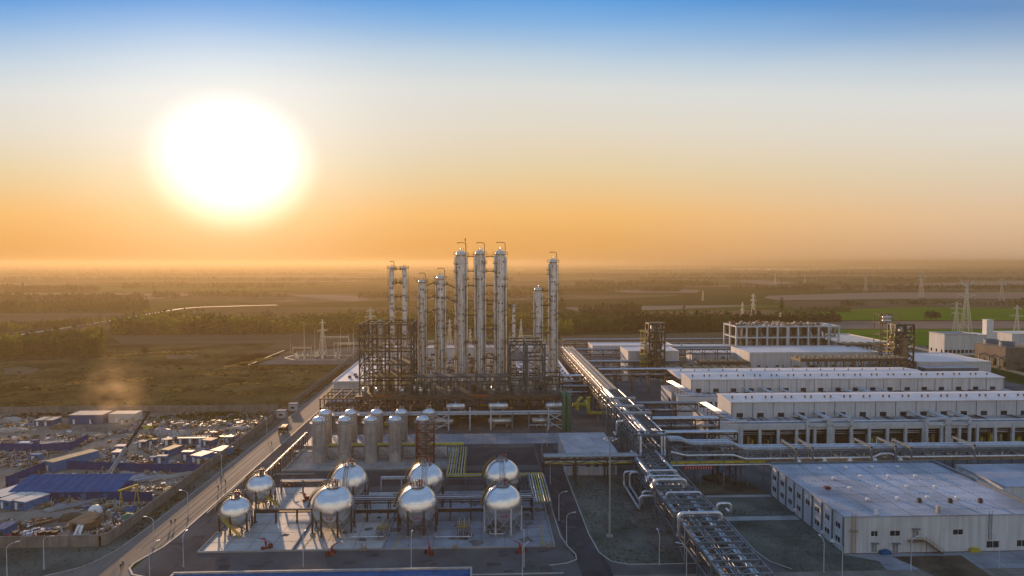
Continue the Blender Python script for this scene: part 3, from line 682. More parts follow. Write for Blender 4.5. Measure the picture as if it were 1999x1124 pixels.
for i in range(5): fl.beam((x - w * .8, 252.3 + (i % 2) * 1.4, .3 + i * 3), (x + w * .8, 252.3 + (i % 2) * 1.4, 3.3 + i * 3), .9, .12) if i % 2 == 0 else fl.beam((x + w * .8, 252.3 + 1.4, .3 + i * 3), (x - w * .8, 253.7, 3.3 + i * 3), .9, .12)
fl.build('stair_flight', 'darksteel', t)

# ================================================================ distillation columns on their deck
DZ = 14.0; DY0, DY1 = 311.0, 364.0; DX0, DX1 = -58.5, 37.5
def column(px, ytop, w, Y, label, z0, levels, goose=True, seedn=0, flank=(1, 1), neck=True):
    random.seed(seedn); x, zt = V(px, ytop, Y); r = w / 2 * Y / F
    t = thing('distillation_column', label, 'distillation column', (x, Y, z0), group='tall silver distillation columns')
    zb = z0 + 2; hd = zt - r * .75
    b = MB(); b.lathe([(r * 1.02, z0), (r * 1.02, zb), (r, zb + .05), (r, hd)], 28, (x, Y, 0)); s = b.build('shell', 'clad', t)
    MB().lathe([(r * 1.04, hd), (r * 1.04, hd + .2), (r * .93, hd + r * .36), (r * .6, hd + r * .62), (.01, hd + r * .72)], 28, (x, Y, 0)).build('top_head', 'mirror', t)
    sm = MB(); z = zb + 1
    while z < hd: sm.lathe([(r + .004, z), (r + .035, z + .03), (r + .004, z + .06)], 28, (x, Y, 0)); z += random.uniform(1.6, 2.6)
    sm.build('band', 'galvdull', s)
    # riser pipes strapped on both flanks and the face
    if flank[0]: MB().tube((x - r * 1.12, Y - r * .35, z0), (x - r * 1.12, Y - r * .35, hd - 1), r * .17, 8).build('riser_pipe', 'mirror', t)
    if flank[1]: MB().tube((x + r * 1.12, Y - r * .35, z0), (x + r * 1.12, Y - r * .35, hd - 1.5), r * .17, 8).build('riser_pipe', 'mirror', t)
    if r > 1.2:
        MB().bend([(x + r * .05, Y - r * 1.2, z0), (x + r * .05, Y - r * 1.2, hd + r * 1.15), (x, Y, hd + r * 1.15), (x, Y, hd + r * .5)], r * .15, 8).build('overhead_pipe', 'tankmetal', t)
        MB().tube((x + r * .55, Y - r * 1.02, z0), (x + r * .55, Y - r * 1.02, hd - 8 - random.random() * 9), r * .075, 6).build('riser_pipe', 'galv', t)
        MB().tube((x - r * .45, Y - r * 1.05, z0), (x - r * .45, Y - r * 1.05, hd - 12 - random.random() * 12), r * .09, 6).build('riser_pipe', 'tankmetal', t)
    if r > 1.2:
        for fx, cut in ((-.8, 6), (.82, 16), (.28, 24)): MB().tube((x + r * fx, Y - r * .8, z0), (x + r * fx, Y - r * .8, hd - cut), r * .06, 5).build('riser_pipe', 'darksteel', t)
    if goose: MB().bend([(x + r * .95, Y, hd - .5), (x + r * .95, Y, zt + r * .9 + 1.6), (x - r * .7, Y, zt + r * .9 + 1.6), (x - r * .7, Y, zt + r * .9 + 1.1)], .16, 8, 1.2).build('gooseneck_vent', 'brownsteel', t)
    mk = MB(); z = z0 + 4
    while z < hd - 2:                    # brackets and nozzles on the face
        for d in ((-.35, .35) if random.random() < .4 else (random.uniform(-.6, .6),)):
            a = R(-90) + d; mk.beam((x + r * .98 * math.cos(a), Y + r * .98 * math.sin(a), z), (x + (r + .5) * math.cos(a), Y + (r + .6) * math.sin(a), z), .42, .7)
        if random.random() < .3: mk.beam((x - r * .35, Y - r - .25, z), (x + r * .35, Y - r - .3, z), .22)
        z += random.uniform(2.2, 5.5)
    mk.build('bracket', 'darksteel', t)
    tp = MB()
    tp.lathe([(r * .8, hd - .3), (r + 1.15, hd - .3), (r + 1.15, hd - .18), (r * .8, hd - .18)], 18, (x, Y, 0), False); tp.build('top_platform', 'darksteel', t)
    MB().rail([(x + (r + 1.1) * math.cos(a * math.pi / 8), Y + (r + 1.1) * math.sin(a * math.pi / 8), hd - .18) for a in range(17)], 1.2, .09, 3).build('handrail', 'yellowrail', t)
    extra = [zb + 3 + i * (hd - zb) / (8 if r > 2 else 6) for i in range(8 if r > 2 else 6)]
    for qi, zl in enumerate([V(px, ly, Y)[1] for ly in levels] + extra):                     # crescent platforms
        if zl > hd - 3: continue
        p = MB(); n = 9
        for (a0, a1) in (((R(-60), R(150)), ) if (seedn + qi) % 2 else ((R(30), R(240)), )):
            vs = []
            for i in range(n):
                a = a0 + (a1 - a0) * i / (n - 1)
                for q in (r + .05, r + 1.3):
                    for dz in (0, .26): vs.append((x + q * math.cos(a), Y + q * math.sin(a), zl + dz))
            fs = []
            for i in range(n - 1):
                o = i * 4; fs += [(o + 1, o + 3, o + 7, o + 5), (o, o + 4, o + 6, o + 2), (o + 2, o + 6, o + 7, o + 3)]
            p.add(vs, fs)
            pl = p.build('ring_platform', 'darksteel', t)
            MB().rail([(x + (r + 1.25) * math.cos(a0 + (a1 - a0) * i / 6), Y + (r + 1.25) * math.sin(a0 + (a1 - a0) * i / 6), zl + .26) for i in range(7)], 1.1, .1, 3).build('handrail', 'yellowrail', pl)
    lx = x + (r + .9) * (1 if seedn % 2 else -1)
    ld = MB()
    for d in (-.25, .25): ld.beam((lx, Y + d, z0 + 2), (lx, Y + d, hd), .07)
    ld.build('ladder', 'darksteel', t)
    tp2 = MB()
    for i in range(3): tp2.tube((x + r * .5 * math.cos(i * 2.2), Y + r * .4 * math.sin(i * 2.2), hd), (x + r * .5 * math.cos(i * 2.2), Y + r * .4 * math.sin(i * 2.2), hd + r * .9 + .8), .09, 5)
    tp2.build('nozzle', 'darksteel', t)
    return x, r
LV3 = [502, 531, 559, 587, 615, 642, 669, 700]
CX = {}
for px, yt, w, Y, lab, lv, g, s, fl in [
    (900, 489, 20.5, 348, 'leftmost of the three tallest silver columns', LV3, 1, 1, (1, 1)),
    (937, 488, 18.5, 348, 'middle of the three tallest silver columns', LV3, 1, 2, (1, 1)),
    (976.5, 488, 20, 348, 'rightmost of the three tallest silver columns', LV3, 1, 3, (1, 1)),
    (860, 537, 16.5, 346, 'silver column just left of the three tallest, a head shorter', [555, 582, 611, 640, 670, 700], 1, 4, (1, 1)),
    (824, 545, 13.5, 344, 'shorter silver column beside the left steel frame', [554, 580, 608, 640, 675], 1, 5, (1, 1)),
    (765, 520, 8.6, 336, 'slim silver column rising out of the left steel frame, left one of the pair', [527, 554, 580, 605], 1, 6, (1, 0)),
    (789, 520, 8.6, 336, 'slim silver column rising out of the left steel frame, right one of the pair', [527, 554, 580, 605], 0, 7, (0, 1)),
    (742, 623, 7.5, 330, 'short slim column whose top just clears the left steel frame', [640, 665], 0, 8, (0, 1)),
    (1003, 594, 6.2, 346, 'thin pale column alone between the tallest three and the right pair', [604], 0, 9, (0, 0)),
    (1050.5, 560, 15, 350, 'shorter column of the pair at the right end of the deck', [568, 596, 621, 650], 0, 10, (1, 1)),
    (1079.5, 505, 15.5, 352, 'taller column of the pair at the right end of the deck', [515, 536, 568, 596, 621, 650], 1, 11, (1, 1))]:
    CX[px] = column(px, yt, w, Y, lab, DZ, lv, g, s, fl) + (Y,)
def catwalk(pa, pb, ly, lab, dip=.0, ly2=None):
    xa, ra, Y = CX[pa]; xb, rb, _ = CX[pb]; za = V(pa, ly, Y)[1]; zb = V(pb, ly2 or ly, Y)[1]; y = Y + .4
    a = Vector((xa + ra + .3, y, za)); b = Vector((xb - rb - .3, y, zb)); t = thing('catwalk', lab, 'catwalk', tuple(a), group='catwalks between the columns')
    m = a.lerp(b, .5); dz = .5 if dip else 0
    P = [a, a.lerp(b, .22) + Vector((0, 0, dz)), a.lerp(b, .78) + Vector((0, 0, dz)), b]
    d = MB()
    for p, q in zip(P, P[1:]): d.beam(p, q, .9, .5)
    d.build('deck', 'darksteel', t); MB().rail([p + Vector((0, -.4, .1)) for p in P], 1.1, .10, 1.5).rail([p + Vector((0, .4, .1)) for p in P], 1.1, .07, 1.5).build('handrail', 'yellowrail', t)
for i, ly in enumerate(LV3):
    catwalk(900, 937, ly, f'catwalk between the left and middle tallest columns, {nth(i, "top")}', i < 3); catwalk(937, 976.5, ly, f'catwalk between the middle and right tallest columns, {nth(i, "top")}', i < 3)
for i, (l1, l2) in enumerate(((553, 562), (580, 590), (608, 618))): catwalk(860, 900, l1, f'sloping catwalk from the column left of the tallest three, {nth(i, "top")}', 0, l2)
for i, (l1, l2) in enumerate(((558, 550), (584, 576), (612, 604))): catwalk(824, 860, l1, f'sloping catwalk from the shorter column by the left frame, {nth(i, "top")}', 0, l2)
for i, l in enumerate((527, 554, 580, 605)): catwalk(765, 789, l, f'catwalk between the slim pair above the left frame, {nth(i, "top")}', 1)
for i, l in enumerate((568, 596, 621, 650)): catwalk(1050.5, 1079.5, l, f'catwalk between the pair at the right end of the deck, {nth(i, "top")}', 0)
catwalk(976.5, 1003, 588, 'sloping catwalk from the rightmost tallest column down to the thin column', 0, 602)
wp = thing('wind_sock', 'small wind sock on a mast above the leftmost tallest column', 'wind sock', (XY(909, 348), 348.5, 84))
x = XY(909, 348); MB().tube((x, 348.5, 80.5), (x, 348.5, 87.3), .07, 5).build('mast', 'brownsteel', wp); MB().path([(x, 348.5, 87.2), (x - .3, 348.6, 86.4), (x + .2, 348.6, 85.4)], .28, 8, True, .12).build('sock', 'brown', wp)

def steel_frame(name, label, xs, ys, zs, m, xb=(), deckz=(), posts_m=None, w=.55, z0=None, braces_y=None, cat='steel frame', rail=True):
    z0 = zs[0] if z0 is None else z0; t = thing(name, label, cat, (xs[0] / 2 + xs[-1] / 2, ys[0] / 2 + ys[-1] / 2, z0))
    for x in xs:
        for y in ys: MB().beam((x, y, z0), (x, y, zs[-1]), w).build('post', m, t)
    for z in zs[1:] if z0 == zs[0] else zs:
        b = MB()
        for y in ys: b.beam((xs[0] - .4, y, z), (xs[-1] + .4, y, z), w * .7, w)
        for x in xs: b.beam((x, ys[0] - .4, z - .003), (x, ys[-1] + .4, z - .003), w * .65, w * .9)
        b.build('floor_beam', m, t)
    b = MB()
    for i, j, k, q in xb:               # bay i (x), level k, on row j; q: 0 X, 1 '/', 2 '\', 3 /\
        xa, xc = xs[i], xs[i + 1]; za, zc = zs[k], zs[k + 1]; y = ys[j]
        if q in (0, 1): b.beam((xa, y - .1, za), (xc, y - .1, zc), w * .5)
        if q in (0, 2): b.beam((xa, y + .1, zc), (xc, y + .1, za), w * .5)
        if q == 3: b.beam((xa, y, za), ((xa + xc) / 2, y, zc), w * .5); b.beam(((xa + xc) / 2, y, zc), (xc, y, za), w * .5)
    for k in (braces_y or ()):
        for x in (xs[0], xs[-1]):
            for a, c in zip(ys, ys[1:]): b.beam((x, a, zs[k]), (x, c, zs[k + 1]), w * .4); b.beam((x, c, zs[k]), (x, a, zs[k + 1]), w * .4)
    b.build('brace', m, t)
    for k, (xa, xc) in deckz:
        MB().box(xs[xa], xs[xc], ys[0] + .3, ys[-1] - .3, zs[k] + .28, zs[k] + .4).build('floor_plate', m, t)
    if rail:
        rl = MB()
        for z in zs[1:]: rl.rail([(xs[0], ys[0] - .3, z + .3), (xs[-1], ys[0] - .3, z + .3)], 1.1, .07, 2.2)
        rl.build('handrail', 'yellowrail' if m == 'darksteel' else m, t)
    return t
def lv(px, ys_, Y): return [V(px, y, Y)[1] for y in ys_]
FY = 312.5
xs = [XY(p, FY) for p in (701, 727, 752, 776, 802)]
zs = [DZ + .3] + lv(750, (752, 738, 712, 686, 661, 634), FY)
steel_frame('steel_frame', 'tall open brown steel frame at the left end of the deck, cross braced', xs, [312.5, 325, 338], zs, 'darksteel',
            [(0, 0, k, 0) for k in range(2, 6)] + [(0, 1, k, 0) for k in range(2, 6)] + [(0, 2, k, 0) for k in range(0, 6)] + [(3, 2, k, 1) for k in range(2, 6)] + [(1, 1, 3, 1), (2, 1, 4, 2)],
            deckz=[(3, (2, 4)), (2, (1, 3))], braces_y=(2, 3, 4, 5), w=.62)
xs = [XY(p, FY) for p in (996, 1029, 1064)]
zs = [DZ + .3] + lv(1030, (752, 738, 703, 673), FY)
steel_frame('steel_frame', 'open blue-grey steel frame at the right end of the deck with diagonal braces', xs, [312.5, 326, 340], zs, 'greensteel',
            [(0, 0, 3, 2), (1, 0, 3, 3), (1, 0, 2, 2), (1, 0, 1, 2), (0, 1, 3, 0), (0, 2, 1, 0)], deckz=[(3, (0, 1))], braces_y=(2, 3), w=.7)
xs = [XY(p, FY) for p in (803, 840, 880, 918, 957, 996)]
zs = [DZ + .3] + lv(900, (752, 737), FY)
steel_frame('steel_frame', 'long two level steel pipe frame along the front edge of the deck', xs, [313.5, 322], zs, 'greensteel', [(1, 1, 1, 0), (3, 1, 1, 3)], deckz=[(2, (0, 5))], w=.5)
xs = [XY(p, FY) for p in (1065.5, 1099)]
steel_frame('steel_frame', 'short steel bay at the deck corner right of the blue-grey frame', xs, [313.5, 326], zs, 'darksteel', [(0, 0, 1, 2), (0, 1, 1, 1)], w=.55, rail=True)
# the deck itself
d = thing('process_deck', 'long raised grey-green deck carrying the silver columns, dark underneath', 'process deck', ((DX0 + DX1) / 2, 336, .03))
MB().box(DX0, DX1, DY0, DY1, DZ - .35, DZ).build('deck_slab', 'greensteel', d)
MB().box(DX0 - .1, DX1 + .1, DY0 - .3, DY0, DZ - 1.5, DZ + .1).build('edge_beam', 'brownsteel', d)
b = MB()
for i in range(13):
    x = DX0 + .5 + (DX1 - DX0 - 1) * i / 12
    for y in (311.5, 324, 337, 350, 363): MB().beam((x, y, .03), (x, y, DZ - .35), .55).build('post', 'brownsteel' if i < 7 else 'darksteel', d)
for z in (6.5, 10.2):
    for y in (311.5, 324, 337): b.beam((DX0, y, z), (DX1, y, z), .4, .5)
    for i in range(13): x = DX0 + .5 + (DX1 - DX0 - 1) * i / 12; b.beam((x, 311, z + .003), (x, 338, z + .003), .35, .45)
b.build('floor_beam', 'brownsteel', d)
b = MB()
for i in (0, 4, 8, 11):
    xa = DX0 + .5 + (DX1 - DX0 - 1) * i / 12; xb = DX0 + .5 + (DX1 - DX0 - 1) * (i + 1) / 12
    for z in (.3, 6.6): b.beam((xa, 324, z), (xb, 324, z + 5.5), .2); b.beam((xb, 324, z), (xa, 324, z + 5.5), .2)
b.build('brace', 'darksteel', d)
MB().rail([(DX0, DY0, DZ), (DX1, DY0, DZ)], 1.2, .08, 1.6).build('handrail', 'brownsteel', d)
# clutter of pumps and pipes below the deck
random.seed(5); cl = {}
for i in range(150):
    x = random.uniform(DX0 + 1, DX1 - 1); y = random.uniform(313, 345); z = random.choice((.1, .1, 6.8, 10.5)); m = random.choice(('yellowrail', 'galvdull', 'brown', 'brownsteel', 'greensteel', 'yellow', 'galv', 'tan', 'darksteel'))
    b = cl.setdefault(m, MB()); k = random.random()
    if k < .35: b.tube((x, y, z), (x, y, z + random.uniform(1.5, 3.5)), random.uniform(.15, .55), 8)
    elif k < .6: b.tube((x, y, z + .9), (x + random.uniform(2, 5), y, z + .9), random.uniform(.2, .7), 8)
    elif k < .8: b.cb(x, y, z, random.uniform(.6, 2), random.uniform(.6, 1.6), random.uniform(.6, 1.8))
    else: b.bend([(x, y, z), (x, y, z + 2.6), (x + random.uniform(1, 4), y, z + 2.6), (x + 3.5, y, z + .2)], .13, 6)
for m, b in cl.items(): tag(b.build('process_pipework', m), kind='stuff')
# upright pipes and exchangers on the deck
def drum(name, label, a, b, r, m='galv', cat='drum', group=None, saddle=True, z0=None):
    a = Vector(a); b = Vector(b); t = thing(name, label, cat, (a.x / 2 + b.x / 2, a.y / 2 + b.y / 2, (a.z - r - .5) if z0 is None else z0), group=group)
    dr = (b - a).normalized(); P = [a - dr * r * .35, a - dr * r * .22, a, b, b + dr * r * .22, b + dr * r * .35]
    q = MB(); n = 20; u = dr.orthogonal().normalized(); w = dr.cross(u); vs = []; fs = []
    for p, rr in zip(P, (.05, .65, 1, 1, .65, .05)):
        for j in range(n): an = 2 * math.pi * j / n; vs.append(p + (u * math.cos(an) + w * math.sin(an)) * r * rr)
    for i in range(5):
        for j in range(n): fs.append((i * n + j, i * n + (j + 1) % n, (i + 1) * n + (j + 1) % n, (i + 1) * n + j))
    q.add(vs, fs, True); q.build('shell', m, t)
    for f in (.2, .8):
        p = a.lerp(b, f); MB().cb(p.x, p.y, (a.z - r - .5) if z0 is None else z0, max(.5, abs(dr.y) * r * 1.6), max(.5, abs(dr.x) * r * 1.6), (a.z - r * .8 - (a.z - r - .5)) if z0 is None else a.z - r * .7 - z0).build('saddle', 'concrete', t)
    nzl = a.lerp(b, .5); MB().tube((nzl.x, nzl.y, nzl.z + r * .9), (nzl.x, nzl.y, nzl.z + r + .8), r * .2, 8).build('nozzle', m, t)
    return t
for i, px in enumerate((708, 734, 784, 820, 838, 878, 962, 993, 1082)):
    x = XY(px, 315); drum('exchanger', f'pale round-ended exchanger on the front edge of the deck, {nth(i)}', (x, 314.5, DZ + 2.0), (x, 320.5, DZ + 2.0), 1.05, 'tankmetal', 'heat exchanger', 'exchangers along the front of the deck', z0=DZ)
for pa, pb, lab in ((838, 878, 'left'), (962, 993, 'right')):
    xa, xb = XY(pa, 314), XY(pb, 314); MB().bend([(xa, 313.8, DZ + 2.6), (xa, 313.8, DZ + 6.2), (xb, 313.8, DZ + 6.2), (xb, 313.8, DZ + 2.6)], .42, 10, 1.2).build('transfer_pipe', 'greensteel')
MB().bend([(XY(1082, 314), 313.8, DZ + 2.6), (XY(1082, 314), 313.8, DZ + 6.5), (XY(1076, 314), 315.8, DZ + 8.5)], .5, 10, 1).build('transfer_pipe', 'galvdull')
for o, l in zip([o for o in bpy.data.objects if o.name.startswith('transfer_pipe')], ('grey-green pipe bridge bowing over the deck edge, left of the three tallest columns', 'grey-green pipe bridge bowing over the deck edge, next to the blue-grey frame', 'bright bent pipe rising from the exchanger at the right deck corner')): tag(o, l, 'pipe')
for px, w_, lab in ((742, 26, 'left'), (935, 30, 'middle')):
    x, z = V(px, 772, DY0 - .35); hw = w_ / 2 * DY0 / F; t = thing('safety_banner', f'narrow red banner with pale characters on the deck edge beam, {lab} one', 'banner', (x, DY0 - .4, z), group='red banners on the deck edge')
    MB().box(x - hw, x + hw, DY0 - .42, DY0 - .34, z - .42, z + .42).build('cloth', 'red', t); q = MB(); random.seed(px)
    for i in range(12):
        cx_ = x - hw + .5 + i * (2 * hw - 1) / 11
        for j in range(3): q.box(cx_ - .2 + random.random() * .15, cx_ + .05 + random.random() * .18, DY0 - .45, DY0 - .424, z - .25 + j * .2, z - .2 + j * .2)
    q.build('lettering', 'hat', t)
# deck-height pipes threading the lower level of the columns
random.seed(11); b = {}
for i in range(170):
    x = random.uniform(DX0 + 2, DX1 - 2); y = random.uniform(318, 340); z = DZ; m = random.choice(('galv', 'galvdull', 'greensteel', 'whitesteel', 'brownsteel', 'tan', 'tankmetal')); q = b.setdefault(m, MB()); k = random.random(); h = random.uniform(3, 9.5) if random.random() < .75 else random.uniform(9, 18)
    if x < XY(803, 320) and random.random() < .6: h = random.uniform(8, 30)
    if k < .55: q.tube((x, y, z), (x, y, z + h), random.uniform(.1, .32), 6)
    elif k < .8: q.bend([(x, y, z), (x, y, z + h), (x + random.uniform(-6, 6), y, z + h), (x + random.uniform(-6, 6), y + 1, z)], random.uniform(.1, .28), 6)
    else: q.lathe([(.01, 0), (.8, .3), (.9, .8), (.9, 3), (.6, 3.6), (.01, 3.8)], 12, (x, y, z))
for m, q in b.items(): tag(q.build('process_pipework', m), kind='stuff')
x = XY(957, 362); steel_frame('service_tower', 'dark narrow service tower showing between the middle and right tallest columns', [x - 2.6, x + 2.6], [358, 362], [DZ + .3] + [DZ + 6.5 * i for i in range(1, 7)], 'darksteel', [(0, 0, k, 0) for k in range(1, 6)], w=.4, cat='tower', deckz=[(k, (0, 1)) for k in range(1, 6)])

# low brown frame left of the deck, horizontal drums and white frame in front
xs = [-74.6, -69.2, -64, -59.4]
steel_frame('steel_frame', 'low open rusty steel frame beyond the upright tanks, left of the deck', xs, [312, 320, 328, 336], [.03, 8.5, 12.9], 'brownsteel', [(0, 3, 0, 0), (2, 0, 0, 3)], w=.5, rail=False)
tray('pipe_rack', 'pipe rack with silver lines on top of the low rusty frame', -74, -59, 321, 327, 9.3, ['galvdull', 'brown', 'galv', 'galvdull'], frame='brownsteel', posts=5)
wf = thing('white_steel_frame', 'white steel pipe frame in front of the dark underside of the deck', 'steel frame', (0, 304, .03))
PX = (693, 741, 789, 845, 875, 917, 958, 1000, 1033, 1071, 1099)
for p in PX:
    for y in (303, 307): MB().beam((XY(p, y), y, .04), (XY(p, y), y, 9.6 if 870 < p < 960 or p == 1071 else 7.8), .62).build('post', 'whitesteel' if p > 840 and p < 970 or p > 1060 else 'bluesteel', wf)
q = MB()
for z in (7.4,):
    for y in (303, 307): q.beam((XY(640, y), y, z), (XY(1099, y), y, z), .5, .6)
for p in PX: q.beam((XY(p, 303), 303, 7.1), (XY(p, 303), 307, 7.1), .3)
q.beam((XY(1033, 303), 303, 2.2), (XY(1099, 303), 303, 2.2), .3); q.beam((XY(845, 303), 303, 2.2), (XY(875, 303), 303, 2.2), .3)
q.build('beam', 'whitesteel', wf); q = MB()
for a, c in ((845, 875), (1071, 1099), (720, 741)):
    xa, xc = XY(a, 303), XY(c, 303)
    if a == 1071: xa, xc = xc, xa
    for z in (3.7, .2): q.beam((xa, 303, z), (xc, 303, z + 3.6), .42)
    q.beam((xa, 303, 7.3), (xc, 303, 3.9), .3)
q.build('brace', 'whitesteel', wf)
for y, m in ((303.7, 'galv'), (304.6, 'kerb'), (305.4, 'galv'), (306.2, 'galvdull')): MB().tube((XY(620, y), y, 7.95), (XY(1099, y), y, 7.95), .22, 8).build('pipe', m, wf)
for i, (a, b_, z, Y, rr) in enumerate(((872, 906, 9.6, 309, 1.25), (955, 990, 9.6, 309, 1.25), (1067, 1096, 9.6, 309, 1.25), (846, 883, 2.9, 309, 1.3), (955, 998, 2.9, 308.5, 1.3), (1041, 1072, 2.9, 308.5, 1.3))):
    drum('drum', f'long silver drum under the deck edge, {("upper" if i < 3 else "lower")} row, {("left", "middle", "right")[i % 3]}', (XY(a, Y), Y, z), (XY(b_, Y), Y, z), rr * 1.15, 'tankmetal', 'drum', 'horizontal silver drums before the deck', z0=(7.9 if i < 3 else .03))
for i, (px, y) in enumerate(((1102, 300), (1111, 300))):
    x = XY(px, y); tag(MB().bend([(x, y, .1), (x, y, 16.2), (x - .5, y + 5, 16.2), (x - .5, y + 9, 15)], 1.0, 12, 2.2).build('green_riser', 'greenpipe'), f'fat green standpipe at the right end of the deck, {("left", "right")[i]} of the pair', 'pipe', 'green standpipes')
for i, (P, r_) in enumerate((([(1118, 790, 330), (1150, 790, 330), (1150, 775, 330)], 1.0), ([(1150, 806, 320), (1150, 792, 320), (1143, 783, 324)], .9), ([(1150, 806, 320), (1188, 806, 320)], .8), ([(1128, 800, 325), (1128, 782, 325), (1136, 776, 328)], .8), ([(1165, 795, 330), (1176, 795, 330), (1178, 778, 332)], .8))):
    tag(MB().bend([(XY(p, Y), Y, V(p, y, Y)[1]) for p, y, Y in P], r_, 10).build('yellow_pipe', 'yellow'), 'bent fat yellow-green pipe right of the green standpipes, ' + ('topmost', 'upright one nearest the grey roof', 'lowest level run', 'leftmost upright', 'rightmost upright')[i], 'pipe', 'fat yellow-green pipes')
# hall behind the columns
for x0h, x1h, lab in ((-84, -60, 'white flat roofed hall poking out left of the brown steel frame'), (22, 50, 'hall with a white littered roof between the rightmost column and the main rack')):
    h = thing('process_hall', lab, 'hall', ((x0h + x1h) / 2, 436, .03))
    MB().box(x0h, x1h, 383, 490, .03, 7.7).build('wall', 'panel', h); MB().box(x0h - .6, x1h + .6, 382.4, 490.6, 7.7, 8.1).build('roof', 'roofwhite', h)
    pp = MB()
    for a, b_ in (((x0h - .4, 382.6), (x1h + .4, 382.6)), ((x0h - .4, 490.4), (x1h + .4, 490.4)), ((x0h - .4, 382.6), (x0h - .4, 490.4)), ((x1h + .4, 382.6), (x1h + .4, 490.4))): pp.beam((a[0], a[1], 8.4), (b_[0], b_[1], 8.4), .4, .7)
    pp.build('parapet', 'panel', h)
random.seed(3); sc_ = {}
for i in range(620):
    x = random.uniform(23, 49); y = random.uniform(385, 488); m = random.choice(('shedblue', 'roofgrey', 'dark', 'roofblue', 'brown')); q = sc_.setdefault(m, MB()); q.rbox(x, y, 8.11, random.uniform(.3, 2.2), random.uniform(.3, 1.6), random.uniform(.1, .6), random.random() * 3)
for m, q in sc_.items(): tag(q.build('roof_litter', m), kind='stuff')
for i, (x, y) in enumerate(((-78, 398), (-74, 398), (-76, 405), (-70, 404))): tag(MB().cb(x, y, 8.12, 1.6, 1.6, 1.3).build('roof_fan', 'dark'), f'small dark roof fan on the white hall left of the frame, {nth(i)}', 'roof fan', 'dark fans on the left hall roof')
random.seed(13); b = {}
for i in range(420):           # vessels and pipes on the ground behind the columns
    x = random.uniform(-58, 20); y = random.uniform(368, 500); m = random.choice(('galv', 'galvdull', 'brown', 'tan', 'brownsteel', 'tankmetal', 'rust', 'kerb', 'darksteel')); q = b.setdefault(m, MB()); k = random.random(); h_ = random.uniform(2, 11)
    if k < .35: q.tube((x, y, .03), (x, y, h_), random.uniform(.2, 1.2), 8)
    elif k < .6: q.tube((x, y, h_ * .6), (x + random.uniform(4, 12), y, h_ * .6), random.uniform(.2, .9), 8)
    elif k < .85: q.cb(x, y, .03, random.uniform(1, 5), random.uniform(1, 4), h_ * .6)
    else: q.bend([(x, y, .03), (x, y, h_), (x + 5, y, h_), (x + 5, y, .03)], .3, 6)
for m, q in b.items(): tag(q.build('process_pipework', m), kind='stuff')
h = thing('back_hall', 'grey hall wall seen between the columns, before the substation', 'hall', (0, 520, .03))
MB().box(-80, 48, 512, 528, .03, 10.5).build('wall', 'panel', h); MB().box(-80.4, 48.4, 511.6, 528.4, 10.5, 10.9).build('roof', 'roofgrey', h)
q = MB()
for i in range(14): q.box(-76 + i * 9, -73 + i * 9, 511.9, 512.05, 5, 6.6)
q.build('window', 'glass', h)

# ================================================================ main pipe rack and its branches
def rack(name, label, x0, x1, y0, y1, z, top, low, zl, step, frame='bluesteel', brace=True, lowm='galvdull', rung=0, xtop=False, axis='y', w=.45, cat='pipe rack', lowg='galv'):
    t = thing(name, label, cat, ((x0 + x1) / 2, (y0 + y1) / 2, .03))
    s0, s1, c0, c1 = (y0, y1, x0, x1) if axis == 'y' else (x0, x1, y0, y1)
    P = (lambda s, c, h: (c, s, h)) if axis == 'y' else (lambda s, c, h: (s, c, h))
    for off, r, m, zz in top: MB().tube(P(s0, c0 + off, zz + r), P(s1, c0 + off, zz + r), r, 8).build('pipe', m, t)
    for i in range(low): c = c0 + (c1 - c0) * (i + .5) / low; r = (.25, .35, .18)[i % 3]; MB().tube(P(s0, c, zl + r), P(s1, c, zl + r), r, 8).build('pipe', (lowm, lowg, 'darksteel')[i % 3], t)
    k = max(2, int((s1 - s0) / step) + 1); b = MB(); br = MB(); k = min(k, 48)
    for i in range(k):
        s = s0 + (s1 - s0) * i / (k - 1)
        for c in (c0, c1): MB().beam(P(s, c, .03), P(s, c, z), w).build('post', frame, t)
        for h in (z - .2, zl - .2): b.beam(P(s, c0, h), P(s, c1, h), w * .8, w)
        if brace and i < k - 1 and i % 2 == 0:
            s2 = s0 + (s1 - s0) * (i + 1) / (k - 1)
            for c in (c0, c1): br.beam(P(s, c, .3), P(s2, c, zl - .3), w * .45); br.beam(P(s2, c, .3), P(s, c, zl - .3), w * .45)
        if i < k - 1:
            s2 = s0 + (s1 - s0) * (i + 1) / (k - 1)
            for c in (c0, c1): br.beam(P(s, c, zl), P((s + s2) / 2, c, z - .4), w * .4); br.beam(P((s + s2) / 2, c, z - .4), P(s2, c, zl), w * .4)
            if xtop: br.beam(P(s, c0, z), P(s2, c1, z), w * .35); br.beam(P(s2, c0, z - .1), P(s, c1, z - .1), w * .35)
    for c in (c0, c1):
        for h in (z - .25, zl - .25): b.beam(P(s0, c, h), P(s1, c, h), w * .7, w)
    b.build('beam', frame, t); br.build('brace', frame, t)
    if rung:
        q = MB(); n = int((s1 - s0) / rung)
        for i in range(n + 1): s = s0 + (s1 - s0) * i / n; q.beam(P(s, c0, z + .05), P(s, c1, z + .05), .28, .3)
        q.build('rung', frame, t)
    return t
rack('pipe_rack', 'wide main pipe rack coming from the far plant, pale pipes side by side', 54.5, 64.5, 322, 486, 14,
     [(.6 + i * 1.02, (.30, .42, .25, .36)[i % 4], ('rackpipe', 'galvdull', 'rackpipe', 'kerb', 'rackpipe')[i % 5], 14.1) for i in range(9)], 6, 9.5, 11.7, 'brownsteel')
